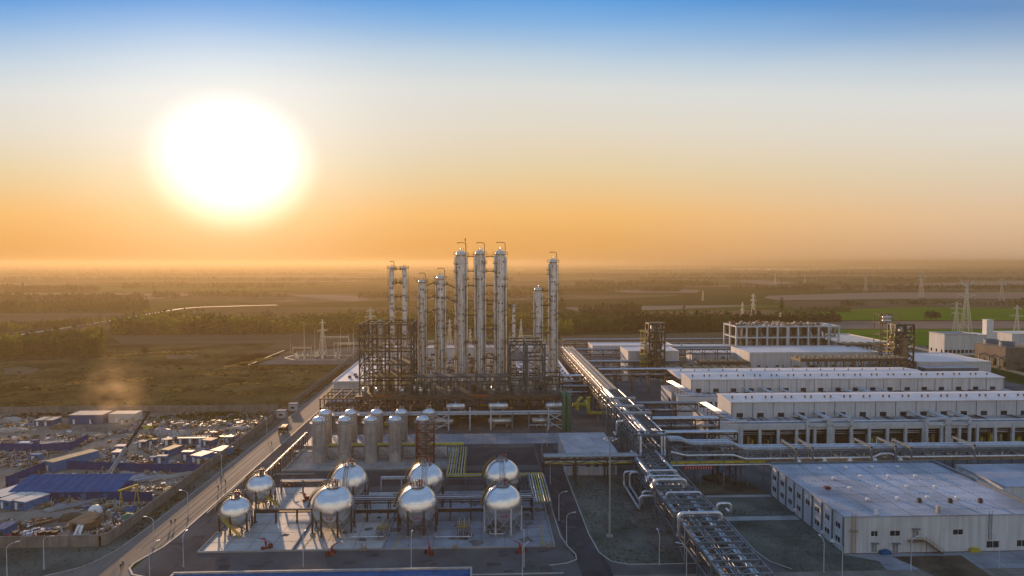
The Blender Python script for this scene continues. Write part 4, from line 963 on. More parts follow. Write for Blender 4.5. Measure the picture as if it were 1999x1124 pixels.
rack('pipe_rack', 'nearer half of the main pipe rack with rungs on its right and twin bright pipes', 54.5, 64.5, 236, 320, 14,
     [(2.2, .42, 'galv', 14.3), (3.3, .42, 'galv', 14.3), (4.3, .2, 'galvdull', 14.3), (.8, .25, 'galv', 14.2), (9.2, .3, 'galv', 14.3)], 6, 9.5, 10.5, 'bluesteel', rung=2.6)
rack('pipe_rack', 'foreground pipe rack with dark rungs and crossed braces running off the bottom edge', 49.7, 60.8, 126, 194, 9.6,
     [(.7, .5, 'tankmetal', 8.2), (1.7, .25, 'galv', 8.0), (4.2, .14, 'galv', 7.6), (4.9, .14, 'galvdull', 7.6), (5.7, .14, 'galv', 7.6), (7.8, .42, 'galv', 8.2), (8.9, .3, 'galv', 8.0)], 8, 5.0, 9.7, 'bluesteel', rung=3.1, xtop=True, w=.4, lowm='darksteel', lowg='greensteel')
rack('pipe_rack', 'pipe rack stretch between the lawns with silver loops over it', 50.3, 60.6, 197, 234, 9.2,
     [(.9, .5, 'galv', 8.6), (2.0, .3, 'galvdull', 8.6), (5.0, .14, 'galv', 8.4), (5.6, .14, 'galvdull', 8.4), (6.3, .14, 'galv', 8.4), (9.4, .5, 'galv', 8.6)], 7, 5.0, 9, 'bluesteel', rung=3.0, w=.4)
def loop(P, r, lab, m='galv', rad=None, name='expansion_loop'): return tag(MB().bend(P, r, 12, rad).build(name, m), lab, 'pipe', 'silver expansion loops on the rack')
for i, (py_, xl, xr, hh, r_) in enumerate(((1003, 49.2, 60.0, 2.4, .5), (985, 61.2, 64.8, 2.4, .38), (958, 50.6, 60.2, 1.8, .30), (938, 49.4, 58.6, 2.6, .5), (932, 49.9, 58.0, 1.6, .4), (924, 49.2, 58.8, 1.6, .3), (920, 49.6, 58.4, 2.6, .3))):
    y = G(1300, py_, 11.5)[1]
    loop([(xl, y + 3.2, 8.9), (xl, y, 8.9), (xl, y, 9.2 + hh), (xr, y, 9.2 + hh), (xr, y, 8.9), (xr, y + 3.2, 8.9)] if i != 0 else [(xl, y + .4, 5.6), (xl, y, 5.8), (xl, y, 9.2 + hh), (xr, y, 9.2 + hh), (xr, y, 8.9), (xr, y + 1.5, 8.9)], r_,
         ('fat silver loop crossing the foreground rack where its dark rungs begin', 'silver loop standing out to the right of the foreground rack', 'thin silver loop crossing the rack, third from the rungs', 'fat silver loop crossing the rack halfway between the lawns', 'silver loop right behind the fat halfway loop', 'thin silver loop just before the tall rack corner', 'rearmost thin silver loop beneath the tall rack')[i])
for i, (xl, ya, yb) in enumerate(((46.2, 199, 222), (47.9, 203, 221))):
    loop([(50.4, ya, 5.6), (xl, ya, 5.6), (xl, ya + .01, 1.4), (xl, yb, 1.4), (xl, yb, 5.8), (50.4, yb, 5.8)], .36, f'silver pipe dropping low along the lawn left of the rack, {("outer", "inner")[i]} one', rad=1.1)
rs = thing('pipe_riser_frame', 'tall grey frame where the main rack steps down, silver pipes dropping inside', 'pipe frame', (57, 235, .03))
for x in (52.6, 63.6):
    for y in (233.5, 238): MB().beam((x, y, .03), (x, y, 15.2), .6).build('post', 'bluesteel', rs)
MB().beam((52.3, 233.5, 15), (64, 233.5, 15), .6).beam((52.3, 238, 15), (64, 238, 15), .6).beam((52.6, 233, 12), (63.6, 233, 12), .4).build('beam', 'bluesteel', rs)
for x, r_ in ((54.2, .45), (61.6, .38), (62.6, .38)): MB().bend([(x + 2 if x < 60 else x - 1, 243, 14.7), (x, 236, 14.7), (x, 233.0, 14.7), (x, 232.6, 9.0), (x - 1, 229, 8.9)], r_, 10, 1.2).build('pipe', 'galv', rs)
for i, y in enumerate((263, 276, 292)):
    t = thing('anchor_frame', f'grey portal standing over the main rack, {("nearest", "middle", "farthest")[i]}', 'portal frame', (59, y, .03), group='portals over the main rack')
    for x in (53.2, 65.4): MB().beam((x, y, .03), (x, y, 16), .6).build('post', 'bluesteel', t)
    MB().beam((53, y, 16), (65.6, y, 16), .6).build('beam', 'whitesteel', t); MB().tube((53, y - .8, 16.6), (65, y - .8, 16.6), .28, 8).build('pipe', 'galv', t)
loop([(52.4, 256, 14.6), (50.4, 256, 14.6), (50.4, 256, 8.8), (50.4, 262, 8.8)], .5, 'silver elbow hanging on the left flank of the main rack above the grey roof', rad=1.5)
# cross rack on the left, towards the sphere tanks
rack('pipe_rack', 'dark pipe rack crossing above the road from the spheres to the main rack', 20, 52, 226, 231, 9.2, [(.6, .4, 'galvdull', 9.3), (1.7, .3, 'galv', 9.3), (2.8, .35, 'galvdull', 9.3), (4.0, .3, 'galvdull', 9.3)], 4, 7.2, 10.5, 'darksteel', axis='x', brace=False, lowm='yellow')
# cross rack on the right, raised then lower
t = thing('pipe_rack', 'grey pipe rack bridge running right from the main rack, raised bundle stepping down halfway', 'pipe rack', (120, 227, .03))
for i, y in enumerate((223.5, 224.7, 225.9, 227.1, 228.3)):
    MB().bend([(62, y, 15.6), (66, y, 15.6), (69, y, 14.2), (83, y, 14.2), (87, y, 12.3), (235, y, 12.3)], .42, 10, 1.6).build('pipe', ('galvdull', 'galvdull', 'galv', 'galvdull', 'galv')[i], t)
MB().bend([(62, 222.6, 12.0), (67, 222.6, 10.8), (83, 222.6, 10.8), (87, 222.6, 9.4), (131, 222.6, 9.4), (133, 222.6, 10.6), (137, 222.6, 10.6), (139, 222.6, 9.4), (235, 222.6, 9.4)], .42, 10, 1.2).build('pipe', 'galv', t)
MB().tube((62, 222.8, 7.4), (108, 222.8, 7.4), .35, 10).build('pipe', 'galv', t)
MB().box(62, 94, 222.9, 223.1, 7.9, 9.2).build('tray', 'yellow', t)
MB().box(62, 235, 223.6, 223.8, 8.0, 8.5).build('tray', 'tan', t)
b = MB(); br = MB()
for k, x in enumerate(range(64, 236, 8)):
    for y in (223, 229): MB().beam((x, y, .03), (x, y, 12.2 if x > 86 else 14), .4).build('post', 'bluesteel', t)
    for z in (12.0, 9.0): b.beam((x, 223, z), (x, 229, z), .35)
    br.beam((x, 222.9, 9.2), (x + 4, 222.9, 11.8), .2); br.beam((x + 4, 222.9, 11.8), (x + 8, 222.9, 9.2), .2)
    if x < 88: br.beam((x + 2, 222.9, 11.8), (x, 222.9, 9.2), .2); br.beam((x + 6, 222.9, 11.8), (x + 8, 222.9, 9.2), .2)
for z in (11.85, 9.0):
    for y in (223, 229): b.beam((62, y, z), (235, y, z), .35, .4)
b.build('beam', 'bluesteel', t); br.build('brace', 'bluesteel', t)
x, z = V(1363, 912, 222.7); bn = thing('safety_banner', 'long dark pink banner with pale characters hung on the right pipe rack', 'banner', (x, 222.4, z))
MB().box(x - 4.9, x + 4.9, 222.35, 222.42, z - .55, z + .55).build('cloth', 'red', bn); q = MB(); random.seed(8)
for i in range(11):
    cx_ = x - 4.3 + i * .86
    for j in range(4): q.box(cx_ - .28 + random.random() * .2, cx_ + .05 + random.random() * .25, 222.31, 222.348, z - .35 + j * .2, z - .28 + j * .2)
q.build('lettering', 'white', bn)
for i, (px, zt_, zz) in enumerate(((1559, 13.3, 8), (1592, 13.6, 8), (1708, 13.6, 8), (1756, 13.8, 8), (1787, 13.2, 9), (1911, 13.8, 6))):
    x = XY(px, 220); t2 = thing('pipe_portal', f'pale blue-grey portal over the right cross rack, {nth(i)}', 'portal frame', (x, 224, .03), group='portals on the right cross rack')
    for y in (220.5, 231): MB().beam((x, y, .03), (x, y, zt_), .6).build('post', 'bluesteel', t2)
    MB().beam((x, 220.2, zt_), (x, 231.3, zt_), .6).build('beam', 'bluesteel', t2)
lt = thing('lattice_support', 'dark four-legged lattice support under the raised part of the right pipe rack', 'lattice support', (82, 227, .03))
for x in (78.5, 84.5):
    for y in (224, 230): MB().beam((x, y, .03), (x, y, 12), .4).build('post', 'darksteel', lt)
q = MB()
for z in (.4, 4.2, 8): 
    for y in (224, 230): q.beam((78.5, y, z), (84.5, y, z + 3.6), .2); q.beam((84.5, y, z), (78.5, y, z + 3.6), .2)
    for x in (78.5, 84.5): q.beam((x, 224, z), (x, 230, z + 3.6), .2); q.beam((x, 230, z), (x, 224, z + 3.6), .2)
q.build('brace', 'darksteel', lt)
# small building with a grey roof beside the main rack
b = thing('pump_building', 'small building with a flat grey roof between the lane and the main rack', 'building', (37.5, 251, .03))
MB().box(29, 46.8, 237, 265, .03, 7.7).build('wall', 'panel', b); MB().box(28.7, 47.1, 236.7, 265.3, 7.7, 8.05).build('roof', 'roofgrey', b)
q = MB()
for x in (34.8, 40.8): q.box(x - .04, x + .04, 237, 265, 8.06, 8.12)
q.build('roof_seam', 'concrete', b)
for x in (36.5, 39.5, 42.5): MB().box(x - .7, x + .7, 236.92, 237.05, 3.0, 4.6).build('window', 'glass', b)
for x in (32, 45): MB().box(x - 1.1, x + 1.1, 236.92, 237.05, .05, 3.2).build('door', 'galvdull', b)
# racks in the middle distance
for args in [('pipe_rack', 'high pipe rack running right from the far end of the main rack', 66, 175, 478, 483, 13, 'galvdull', 4),
             ('pipe_rack', 'silver pipe rack linking the main rack to the brown process tower', 66, 115, 388, 392, 13, 'galv', 3),
             ('pipe_rack', 'short pipe rack behind the green belt between main rack and rear hall', 115, 190, 410, 414, 8, 'galvdull', 4),
             ('pipe_rack', 'lower silver pipes joining the main rack from the first compressor hall', 65, 94, 268, 272, 12, 'galv', 3),
             ('pipe_rack', 'silver pipe line ending at the near compressor hall, just behind the right cross rack', 65, 94, 248, 251, 11.5, 'galv', 3),
             ('pipe_rack', 'pipe line from the main rack to the left edge of the rear compressor hall', 65, 94, 296, 299, 12.5, 'galvdull', 2),
             ('pipe_rack', 'silver pipes joining the main rack on the left, behind the deck corner', 38, 54, 372, 377, 12, 'galv', 3),
             ('pipe_rack', 'pair of pale pipes bridging from the long hall roof to the main rack', 38, 54, 352, 355, 10, 'galvdull', 2)]:
    n, l, xa, xb_, ya, yb, z, m, k = args
    rack(n, l, xa, xb_, ya, yb, z, [((yb - ya) * (i + .5) / k, .38, m, z + .1) for i in range(k)], 3, z - 3, 9, 'darksteel', axis='x', brace=False)

# ================================================================ compressor halls
def comp_hall(dy, xr, label, bays, front=True):
    t = thing('compressor_hall', label, 'industrial hall', (170, 285 + dy, .03)); Y0 = 268 + dy; Yh = 280 + dy; Y1 = 301 + dy; Yb = 296.5 + dy; zl = 9.6; zh = 16.6
    MB().box(93.6, 103.2, Y0 + .5, Y1, .03, zl).box(103.2, xr + 4, Y0 + 8, Y1, .03, zl - .3).build('lower_wall', 'panel', t)
    MB().box(93.0, 103.0, Y0 + .1, Y0 + .5, .03, zl + .5).build('end_wall', 'frameconc', t)
    MB().box(93.5, xr + 4, Y0 + .3, Y1 + .1, zl, zl + .25).build('lower_roof', 'roofgrey', t)
    MB().box(103.2, xr, Yh, Yb, zl + .25, zh).build('upper_wall', 'panel', t)
    rf = MB(); x0_, x1_ = 102.8, xr + .4; ym = (Yh + Yb) / 2
    rf.add([(x0_, Yh - .4, zh), (x1_, Yh - .4, zh), (x1_, ym + 3, zh + .9), (x0_, ym + 3, zh + .9), (x0_, Yb + .4, zh + .4), (x1_, Yb + .4, zh + .4), (x0_, Yh - .4, zh - .3), (x1_, Yh - .4, zh - .3), (x0_, Yb + .4, zh), (x1_, Yb + .4, zh)],
           [(0, 1, 2, 3), (3, 2, 5, 4), (6, 7, 1, 0), (4, 5, 9, 8), (0, 3, 4, 8, 6), (1, 7, 9, 5, 2), (6, 8, 9, 7)])
    rf.build('roof', 'roofwhite', t)
    n = int((xr - 103) / 8.8)
    for i in range(n + 1):
        x = 103.6 + (xr - 104) * i / n; MB().box(x - .12, x + .12, Yh - .08, Yh - .002, zl + .3, zh - .3).build('downpipe', 'bluesteel', t)
    for i in range(min(n, 40)):
        x = 103.6 + (xr - 104) * (i + .38) / n; w = MB().box(x - 1.35, x + 1.35, Yh - .06, Yh - .001, zl + .5, zl + 2.3).build('window', 'glass', t)
    for i in range(2 * n):
        x = 106 + (xr - 108) * i / (2 * n) + (1.2 if i % 2 else -.4); v = MB().tube((x, ym - 3.0, zh + .5), (x, ym - 3.0, zh + 1.2), .34, 8).lathe([(.001, 1.5), (.45, 1.38), (.45, 1.1), (.001, 1.1)], 10, (x, ym - 3.0, zh)); v.build('roof_vent', 'brown', t)
    # open concrete frame in front with dark bays
    fr = MB(); pl = MB(); x = 103.2; k = 0; bw = 7.5
    fr.box(103, xr, Y0, Y0 + .7, zl - 1.9, zl + .5)
    while x < xr:
        pl = MB().box(x - .55, x + .55, Y0 - .25, Y0 + .75, .03, zl - .3); pl.build('pillar', 'frameconc', t)
        x += bw; k += 1
    fr.build('cornice', 'frameconc', t)
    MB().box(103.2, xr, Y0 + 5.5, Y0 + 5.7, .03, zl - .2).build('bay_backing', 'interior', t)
    q = MB(); q2 = MB(); random.seed(int(dy) + 2)
    x = 103.2
    while x < xr - 7:
        for z in (7.2, 6.3, 5.6): q.tube((x + .7, Y0 + 1.6, z), (x + 6.8, Y0 + 1.6, z), random.choice((.10, .16, .22)), 6)
        for i in range(4): MB().cb(x + 1.2 + i * 1.6, Y0 + random.uniform(2, 4.5), .05, random.uniform(.5, 1.5), 1.2, random.uniform(1, 4.6)).build('machine', random.choice(('brownsteel', 'galvdull', 'yellow', 'bluesteel', 'tan')), t)
        x += bw
    q.build('bay_pipe', 'galv', t)
    bb = MB().tube((94, Y0 + 2.2, zl + .9), (xr, Y0 + 2.2, zl + .9), .34, 8); bb.build('roof_pipe', 'galv', t)
    q = MB(); random.seed(4)
    for i in range(70):
        xx = random.uniform(104, xr - 4); q.beam((xx, Y0 + 3, zl + .5), (xx + random.uniform(-1, 1), Yh - .8, zl + .5 + random.random() * .4), random.uniform(.1, .3))
    q.build('roof_pipe', 'darksteel', t)
    for g0 in (130, 139.5, 179, 188.5):     # heavy portal frames rising above the lower roof
        if g0 > xr - 9: continue
        p = MB()
        for xx in (g0, g0 + 8.4): p.box(xx - .6, xx + .6, Y0 - .9, Y0 - .3, .03, zl + 2.6); p.beam((xx, Y0 - .5, zl + 2.3), (xx, Yh - .3, zl + 2.6), .7, .6)
        p.box(g0 - .6, g0 + 9, Y0 - .92, Y0 - .28, zl + 2.0, zl + 2.6); p.box(g0, g0 + 8.4, Y0 - .9, Y0 - .3, zl - .6, zl - .1)
        p.build('portal', 'frameconc', t)
    # pipe cluster at the left end, bright under the low sun
    for i in range(5): MB().bend([(96.2 + i * .75, Y1 - 2 + i * .3, zl + 2.9), (96.8 + i * .75, Yh + 2, zl + 2.9), (99.0 + i * .8, Y0 + 3, zl + 1.4), (106, Y0 + 3 - i * .2, zl + 1.4)], .24, 8, 1.5).build('roof_pipe', 'galv', t)
    q = MB()
    for i in range(6):
        y = Y0 + 4 + i * 5; q.beam((95.6, y, zl + .2), (95.6, y, zl + 2.6), .2); q.beam((100.4, y, zl + .2), (100.4, y, zl + 2.6), .2); q.beam((95.4, y, zl + 2.5), (100.6, y, zl + 2.5), .2)
    q.build('pipe_stand', 'darksteel', t)
    q = MB()
    for i in range(4): q.tube((93.1, Y0 + 6 + i * 1.3, .1), (93.1, Y0 + 6 + i * 1.3, zl + 1 + (i % 2)), .28, 8)
    q.build('wall_pipe', 'galvdull', t)
    # round-headed air intake openings in the end wall
    for yy in (Y0 + 3.0, Y0 + 16):
        P = [(93.55, yy + 1.6 * math.cos(a), 5.2 + 1.6 * math.sin(a)) for a in [i * math.pi / 10 for i in range(11)]]; P = [(93.55, yy + 1.6, .1)] + P + [(93.55, yy - 1.6, .1)]
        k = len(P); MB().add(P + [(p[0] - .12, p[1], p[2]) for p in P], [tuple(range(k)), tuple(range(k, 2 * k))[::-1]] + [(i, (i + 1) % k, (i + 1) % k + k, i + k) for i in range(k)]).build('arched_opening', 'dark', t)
    return t
comp_hall(0, 262, 'nearest long white compressor hall with a row of dark open bays facing the pipe rack', 0)
comp_hall(55.5, 264.5, 'second long white compressor hall, behind the nearest one', 0)
t = thing('open_canopy_hall', 'low white roofed hall on open posts behind the two compressor halls', 'industrial hall', (172, 377, .03))
rf = MB(); rf.add([(105, 362, 12.6), (246, 362, 12.6), (246, 377, 14.2), (105, 377, 14.2), (105, 392, 13.2), (246, 392, 13.2), (105, 362, 12.2), (246, 362, 12.2), (105, 392, 12.8), (246, 392, 12.8)], [(0, 1, 2, 3), (3, 2, 5, 4), (6, 7, 1, 0), (4, 5, 9, 8), (0, 3, 4, 8, 6), (1, 7, 9, 5, 2), (6, 8, 9, 7)])
rf.build('roof', 'roofwhite', t)
for i in range(18):
    for y in (363, 391): MB().beam((106 + i * 8.2, y, .03), (106 + i * 8.2, y, 12.4), .5).build('post', 'brownsteel', t)
MB().box(118, 246, 370, 390, .03, 12.2).build('inner_wall', 'panel', t)
q = MB()
for i in range(17): q.lathe([(.001, 1.3), (.4, 1.1), (.4, .2), (.001, .2)], 8, (110 + i * 8, 377, 13.9))
q.build('roof_vents', 'galvdull', t)

# ================================================================ warehouse in the right foreground
wx0, wx1, wy0, wy1, wz = 92.6, 182.0, 169.8, 215.5, 9.7
w = thing('warehouse', 'large white warehouse with a flat pale roof dotted with vents in the right foreground', 'warehouse', (130, 192, .03))
MB().box(wx0, 140.5 + 6, wy0, wy1, .03, wz - .3).build('wall', 'panel', w)
wr = 146.5
MB().box(wx0 - .15, wr + .15, wy0 - .15, wy1 + .15, wz - .3, wz).build('roof', 'roofblue', w)
p = MB(); p.box(wr - .3, wr + .4, wy0 - .4, wy1 + .4, wz + .003, wz + .8); p.box(wx0, wr - .3, wy1 - .3, wy1 + .4, wz + .003, wz + .55); p.build('parapet', 'bluesteel', w)
q = MB()
for i in range(1, 6): x = wx0 + i * (wr - wx0) / 6; q.box(x - .07, x + .07, wy0, wy1 - .5, wz + .002, wz + .06)
q.build('roof_seam', 'bluesteel', w)
q = MB(); random.seed(9)
for j in range(7):
    y = wy0 + 4 + j * 6.1; x = wx0 + 1
    while x < wr - 1: q.cb(x, y + random.uniform(-.06, .06), wz + .002, random.uniform(.2, .45), .22, .07); x += random.uniform(.7, 1.6)
q.build('roof_fixing', 'bluesteel', w)
for i, (px, py_, s) in enumerate([(888, 208, 1), (1030, 202, 1.4), (1172, 200, 1), (1312, 200, 1), (967, 262, 1), (1113, 250, 1.4), (1264, 250, 1), (1410, 250, 1.2), (1054, 315, 1.2), (1210, 308, 1), (1364, 307, 1), (1518, 308, 1.2), (1150, 377, 1.2), (1313, 370, 1.3), (1475, 365, 1.2), (1636, 367, 1.1)]):
    x, y = G(1280 + px / 2.78, 840 + py_ / 2.78, wz + .3); v = MB().lathe([(.35, 0), (.35, .35), (.62, .4), (.62, .62), (.3, .85), (.001, .9)], 12, (x, y, wz + .002)); v.build('roof_vent', 'white', w)
for i, (px, py_) in enumerate([(1430, 385), (1597, 387), (1760, 387), (1533, 440), (1195, 450), (778, 175), (916, 168), (1053, 162), (1190, 166), (1328, 166)]):
    x, y = G(1280 + px / 2.78, 840 + py_ / 2.78, wz + .3); v = MB().cb(x, y, wz + .002, .9, .7, 1.2 + (.6 if i == 3 else 0)); v.beam((x - .5, y, wz + 1.3), (x + .9, y - .2, wz + .25), .18); v.build('duct_cowl', 'kerb' if i == 3 else 'darksteel' if i < 3 else 'white', w)
x, y = G(1615, 954, wz); v = MB().cb(x, y, wz + .002, 1.6, 1.2, .7); v.build('roof_machine', 'redsteel', w)
q = MB()
for i in range(9): y = wy0 + .3 + i * (wy1 - wy0 - 1) / 8; MB().box(wx0 - .35, wx0 - .002, y - .18, y + .18, .03, wz - .35).build('buttress', 'bluesteel', w)
for i in range(8):
    y = wy0 + 3.2 + i * (wy1 - wy0 - 1) / 8
    for z in (1.9, 5.6):
        if i == 3 and z < 3: continue
        f = MB().box(wx0 - .09, wx0 - .002, y - 1.05, y + 1.05, z, z + 1.35).build('window', 'glass', w); MB().box(wx0 - .14, wx0 - .095, y - 1.15, y + 1.15, z - .12, z).box(wx0 - .12, wx0 - .092, y - .05, y + .05, z, z + 1.35).build('sill', 'white', f)
        if z < 3 and i in (0, 1, 4): MB().cb(wx0 - .5, y + 1.5, z - .8, .7, .9, .7).build('air_conditioner', 'white', w)
def wfront(px, py_, wd, ht, m='glass', name='window'):
    x, z = V(1280 + px / 2.78, 840 + py_ / 2.78, wy0 + 4.5 - 4.5); f = MB().box(x - wd / 2, x + wd / 2, wy0 - .07, wy0 - .002, z - ht / 2, z + ht / 2).build(name, m, w); 
    MB().box(x - wd / 2 - .08, x + wd / 2 + .08, wy0 - .12, wy0 - .075, z - ht / 2 - .12, z - ht / 2).box(x - .04, x + .04, wy0 - .1, wy0 - .075, z - ht / 2, z + ht / 2).build('sill', 'white', f); return x, z
for a in ((1186, 560, 1.6, 1.3), (1298, 558, 2.5, 1.3), (1640, 551, 2.5, 1.3), (1828, 618, 3.2, 1.7), (1985, 612, 2.4, 1.6)): wfront(*a)
for a in ((1185, 638, 1.3, 2.3), (1300, 638, 1.4, 2.4), (1410, 560, 1.6, 2.4)):
    x, z = wfront(*a, m='galvdull', name='door'); MB().box(x - 1, x + 1, wy0 - 1.0, wy0 - .13, z + 1.35, z + 1.45).build('door_canopy', 'bluesteel', w)
st = MB(); x, z = V(1280 + 1385 / 2.78, 840 + 605 / 2.78, wy0 - 1.5); x2, _ = V(1280 + 1470 / 2.78, 840 + 605 / 2.78, wy0 - 1.5); x3, z3 = V(1280 + 1562 / 2.78, 840 + 662 / 2.78, wy0 - 1.5)
st.box(x, x2, wy0 - 1.6, wy0 - .15, z - .12, z); 
for y in (wy0 - 1.5, wy0 - .3): st.beam((x2, y, z - .1), (x3, y, .15), .12, .3)
for i in range(14): f_ = i / 13; st.cb(x2 + (x3 - x2) * f_, wy0 - .9, z - .1 + (.1 - z) * f_, .3, 1.2, .06)
for xx in (x, x2): st.beam((xx, wy0 - 1.5, .05), (xx, wy0 - 1.5, z), .12)
s_ = st.build('outside_stair', 'brown', w); MB().rail([(x, wy0 - 1.5, z), (x2, wy0 - 1.5, z), (x3, wy0 - 1.5, .2)], 1.1, .07, 1).build('handrail', 'tan', s_)
x, z = V(1280 + 1075 / 2.78, 840 + 545 / 2.78, wy0 - .5); q = MB()
for dx in (-.5, .5): q.beam((x + dx, wy0 - .5, .05), (x + dx, wy0 - .5, wz + 1.1), .12)
for i in range(24): q.beam((x - .5, wy0 - .5, .3 + i * .42), (x + .5, wy0 - .5, .3 + i * .42), .09)
q.box(x - .9, x + .9, wy0 - 1.2, wy0 - .2, z - .1, z + .1); q.build('roof_ladder', 'tan', w)
x = XY(1943, wy0); q = MB()
for dx in (-.4, .4): q.beam((x + dx, wy0 - .3, 3), (x + dx, wy0 - .3, wz + 1), .1)
for i in range(18): q.beam((x - .4, wy0 - .3, 3 + i * .4), (x + .4, wy0 - .3, 3 + i * .4), .06)
q.build('roof_ladder', 'bluesteel', w)
for i, (px, py_, s) in enumerate(((1245, 662, 1.0), (1728, 650, 1.0))): x, y = G(1280 + px / 2.78, 840 + py_ / 2.78 + 3); tag(MB().rbox(x, y, .03, 2.6, 1.2, .8, .1).rbox(x, y, .84, 1.6, .8, .25, .4).build('covered_pile', 'shedblue' if i == 0 else 'yellow'), ('blue tarpaulin covered pile by the warehouse doors', 'yellow covered pile beside the warehouse wall')[i], 'covered pile')
MB_w = thing('warehouse', 'pale flat roofed building at the right edge behind the foreground warehouse', 'warehouse', (190, 208, .03))
bx0 = 156.0
MB().box(bx0, 240, 196, 218, .03, 7.7).build('wall', 'panel', MB_w); MB().box(bx0 - .1, 240, 195.8, 218.2, 7.7, 8).build('roof', 'roofblue', MB_w)
for i in range(4): y = 199 + i * 5.2; MB().box(bx0 - .06, bx0 - .002, y - 1, y + 1, 3, 4.6).build('window', 'glass', MB_w)

# ================================================================ plant beyond the halls
def shed(name, label, px, py, Y=None, w=30, d=12, h=8, wall='panel', roof='roofwhite', cat='building', wins=0, par=0, wz_=1.5, wh=1.4, rz=0, group=None, doors=0):
    x, y = G(px, py); t = thing(name, label, cat, (x + w / 2, y + d / 2, .03), group=group)      # px,py: near left ground corner
    MB().box(x, x + w, y, y + d, .03, h - .3).build('wall', wall, t); MB().box(x - .25, x + w + .25, y - .25, y + d + .25, h - .3, h).build('roof', roof, t)
    if par:
        q = MB()
        for a, b in (((x, y), (x + w, y)), ((x, y), (x, y + d)), ((x, y + d), (x + w, y + d)), ((x + w, y), (x + w, y + d))): q.beam((a[0], a[1], h + par / 2 + .003), (b[0], b[1], h + par / 2 + .003), .35, par)
        q.build('parapet', wall, t)
    for i in range(wins): xx = x + w * (i + .5) / wins; MB().box(xx - 1.2, xx + 1.2, y - .08, y - .002, wz_, wz_ + wh).build('window', 'glass', t)
    for i in range(max(0, int(d / 6)) if wins else 0): yy = y + d * (i + .5) / int(d / 6); MB().box(x - .08, x - .002, yy - .8, yy + .8, wz_, wz_ + wh).build('window', 'glass', t)
    for i in range(doors): MB().box(x + w * .8, x + w * .8 + 3, y - .08, y - .002, .05, 3.5).build('door', 'galvdull', t)
    return t
shed('service_building', 'long white service building with dark slit windows below the concrete frame block', 1463, 722, w=92, d=36, h=11.5, wins=7, par=.8, wz_=2.2, wh=1.0)
shed('service_building', 'tall narrow white building left of the brown process tower', 1226, 733, w=34, d=26, h=16, par=.4, doors=1)
shed('service_building', 'long low white building behind the far end of the main rack', 1157, 694, w=66, d=24, h=7.5, par=.6)
shed('service_building', 'small white gable building between pipe racks right of the process tower', 1352, 711, w=34, d=16, h=8.5, doors=1)
shed('service_building', 'flat pale roofed building left of the tan road', 1790, 727, w=52, d=46, h=7, roof='roofwhite', par=.4)
shed('service_building', 'darker low building in front of the pale roof left of the tan road', 1806, 736, w=36, d=8, h=6, wall='coolblue', roof='roofgrey')
shed('service_building', 'cream building with a dark strip roof right of the concrete frame block', 1640, 692, w=44, d=70, h=9, wall='roofcream', roof='roofcream', wins=6, par=.8)
shed('service_building', 'white block with a row of small windows and blue roof edge on the far right', 1843, 694, w=27, d=19, h=17, roof='bluesteel', wins=8, par=.5, wz_=2, wh=2.6)
shed('service_building', 'pale annex adjoining the white block at the far right', 1906, 688, w=11, d=16, h=15, wins=0)
shed('service_building', 'pale roofed building behind the cooling towers at the right edge', 1975, 686, w=80, d=24, h=15, roof='roofcream', wins=3)
shed('service_building', 'low white building behind the pipe racks left of the concrete frame block', 1300, 690, w=60, d=14, h=6, roof='roofcream')
x, y = G(1925, 688); t = thing('white_tower', 'plain white tower with a lower shoulder above the far right buildings', 'tower', (x + 4, y + 4, .03))
MB().box(x, x + 5.8, y, y + 5, .03, 27).build('shaft', 'white', t); MB().box(x + 5.8, x + 10, y + 1, y + 5, .03, 17).build('shoulder', 'white', t); MB().box(x - .2, x + 6, y - .2, y + 5.2, 27, 27.5).build('cap', 'roofwhite', t)
x, y = G(1890, 696); tk = thing('water_tank', 'grey upright water tank standing before the white block at far right', 'tank', (x, y, .03)); 
x, y = G(1857, 692); MB().lathe([(3, 0), (3, 9.5), (.01, 10.6)], 20, (x, y, .03)).build('shell', 'coolblue', tk)
MB().lathe([(3.02, 4), (3.08, 4.05), (3.02, 4.1)], 20, (x, y, .03)).build('hoop', 'bluesteel', tk)
tk.location = (0, 0, 0)
for c in kids(tk): pass
# concrete frame block
cxs = [G(1437, 690)[0] + i * 8.6 for i in range(11)]; cy0 = G(1437, 690)[1]
cb_ = thing('concrete_frame_block', 'three storey open white concrete frame full of vessels, rubble along its top', 'industrial building', (cxs[5], cy0 + 15, .03))
for y in (cy0, cy0 + 14, cy0 + 28):
    for i, x in enumerate(cxs): MB().box(x - .65 - (.6 if i == 5 else 0), x + .65 + (.6 if i == 5 else 0), y - .65, y + .65, .03, 22.6).build('pillar', 'frameconc', cb_)
for z in (3.6, 12.5, 21.6):
    q = MB()
    for y in (cy0, cy0 + 14, cy0 + 28): q.box(cxs[0] - .7, cxs[-1] + .7, y - .72, y + .72, z + .004, z + 1.2)
    for x in cxs: q.box(x - .5, x + .5, cy0 - .7, cy0 + 28.7, z + .1, z + 1.1)
    q.build('floor_beam', 'frameconc', cb_); MB().box(cxs[0], cxs[-1], cy0 + .8, cy0 + 27.5, z + .3, z + .6).build('floor_slab', 'concrete', cb_)
MB().box(cxs[0] + 1, cxs[-1] - 1, cy0 + 20, cy0 + 20.4, 4, 21.5).build('back_screen', 'brown', cb_)
random.seed(21); q = {}
for i in range(10):
    for z in (4.3, 13.2):
        for k in range(3):
            x = cxs[i] + random.uniform(1.5, 7.2); m = random.choice(('tankmetal', 'kerb', 'galvdull', 'brown', 'tan')); q.setdefault(m, MB()).tube((x, cy0 + random.uniform(3, 10), z), (x, cy0 + 5, z + random.uniform(3, 7.6)), random.uniform(.4, 1.1), 8)
for m, b in q.items(): b.build('vessels', m, cb_)
random.seed(22); q = {}
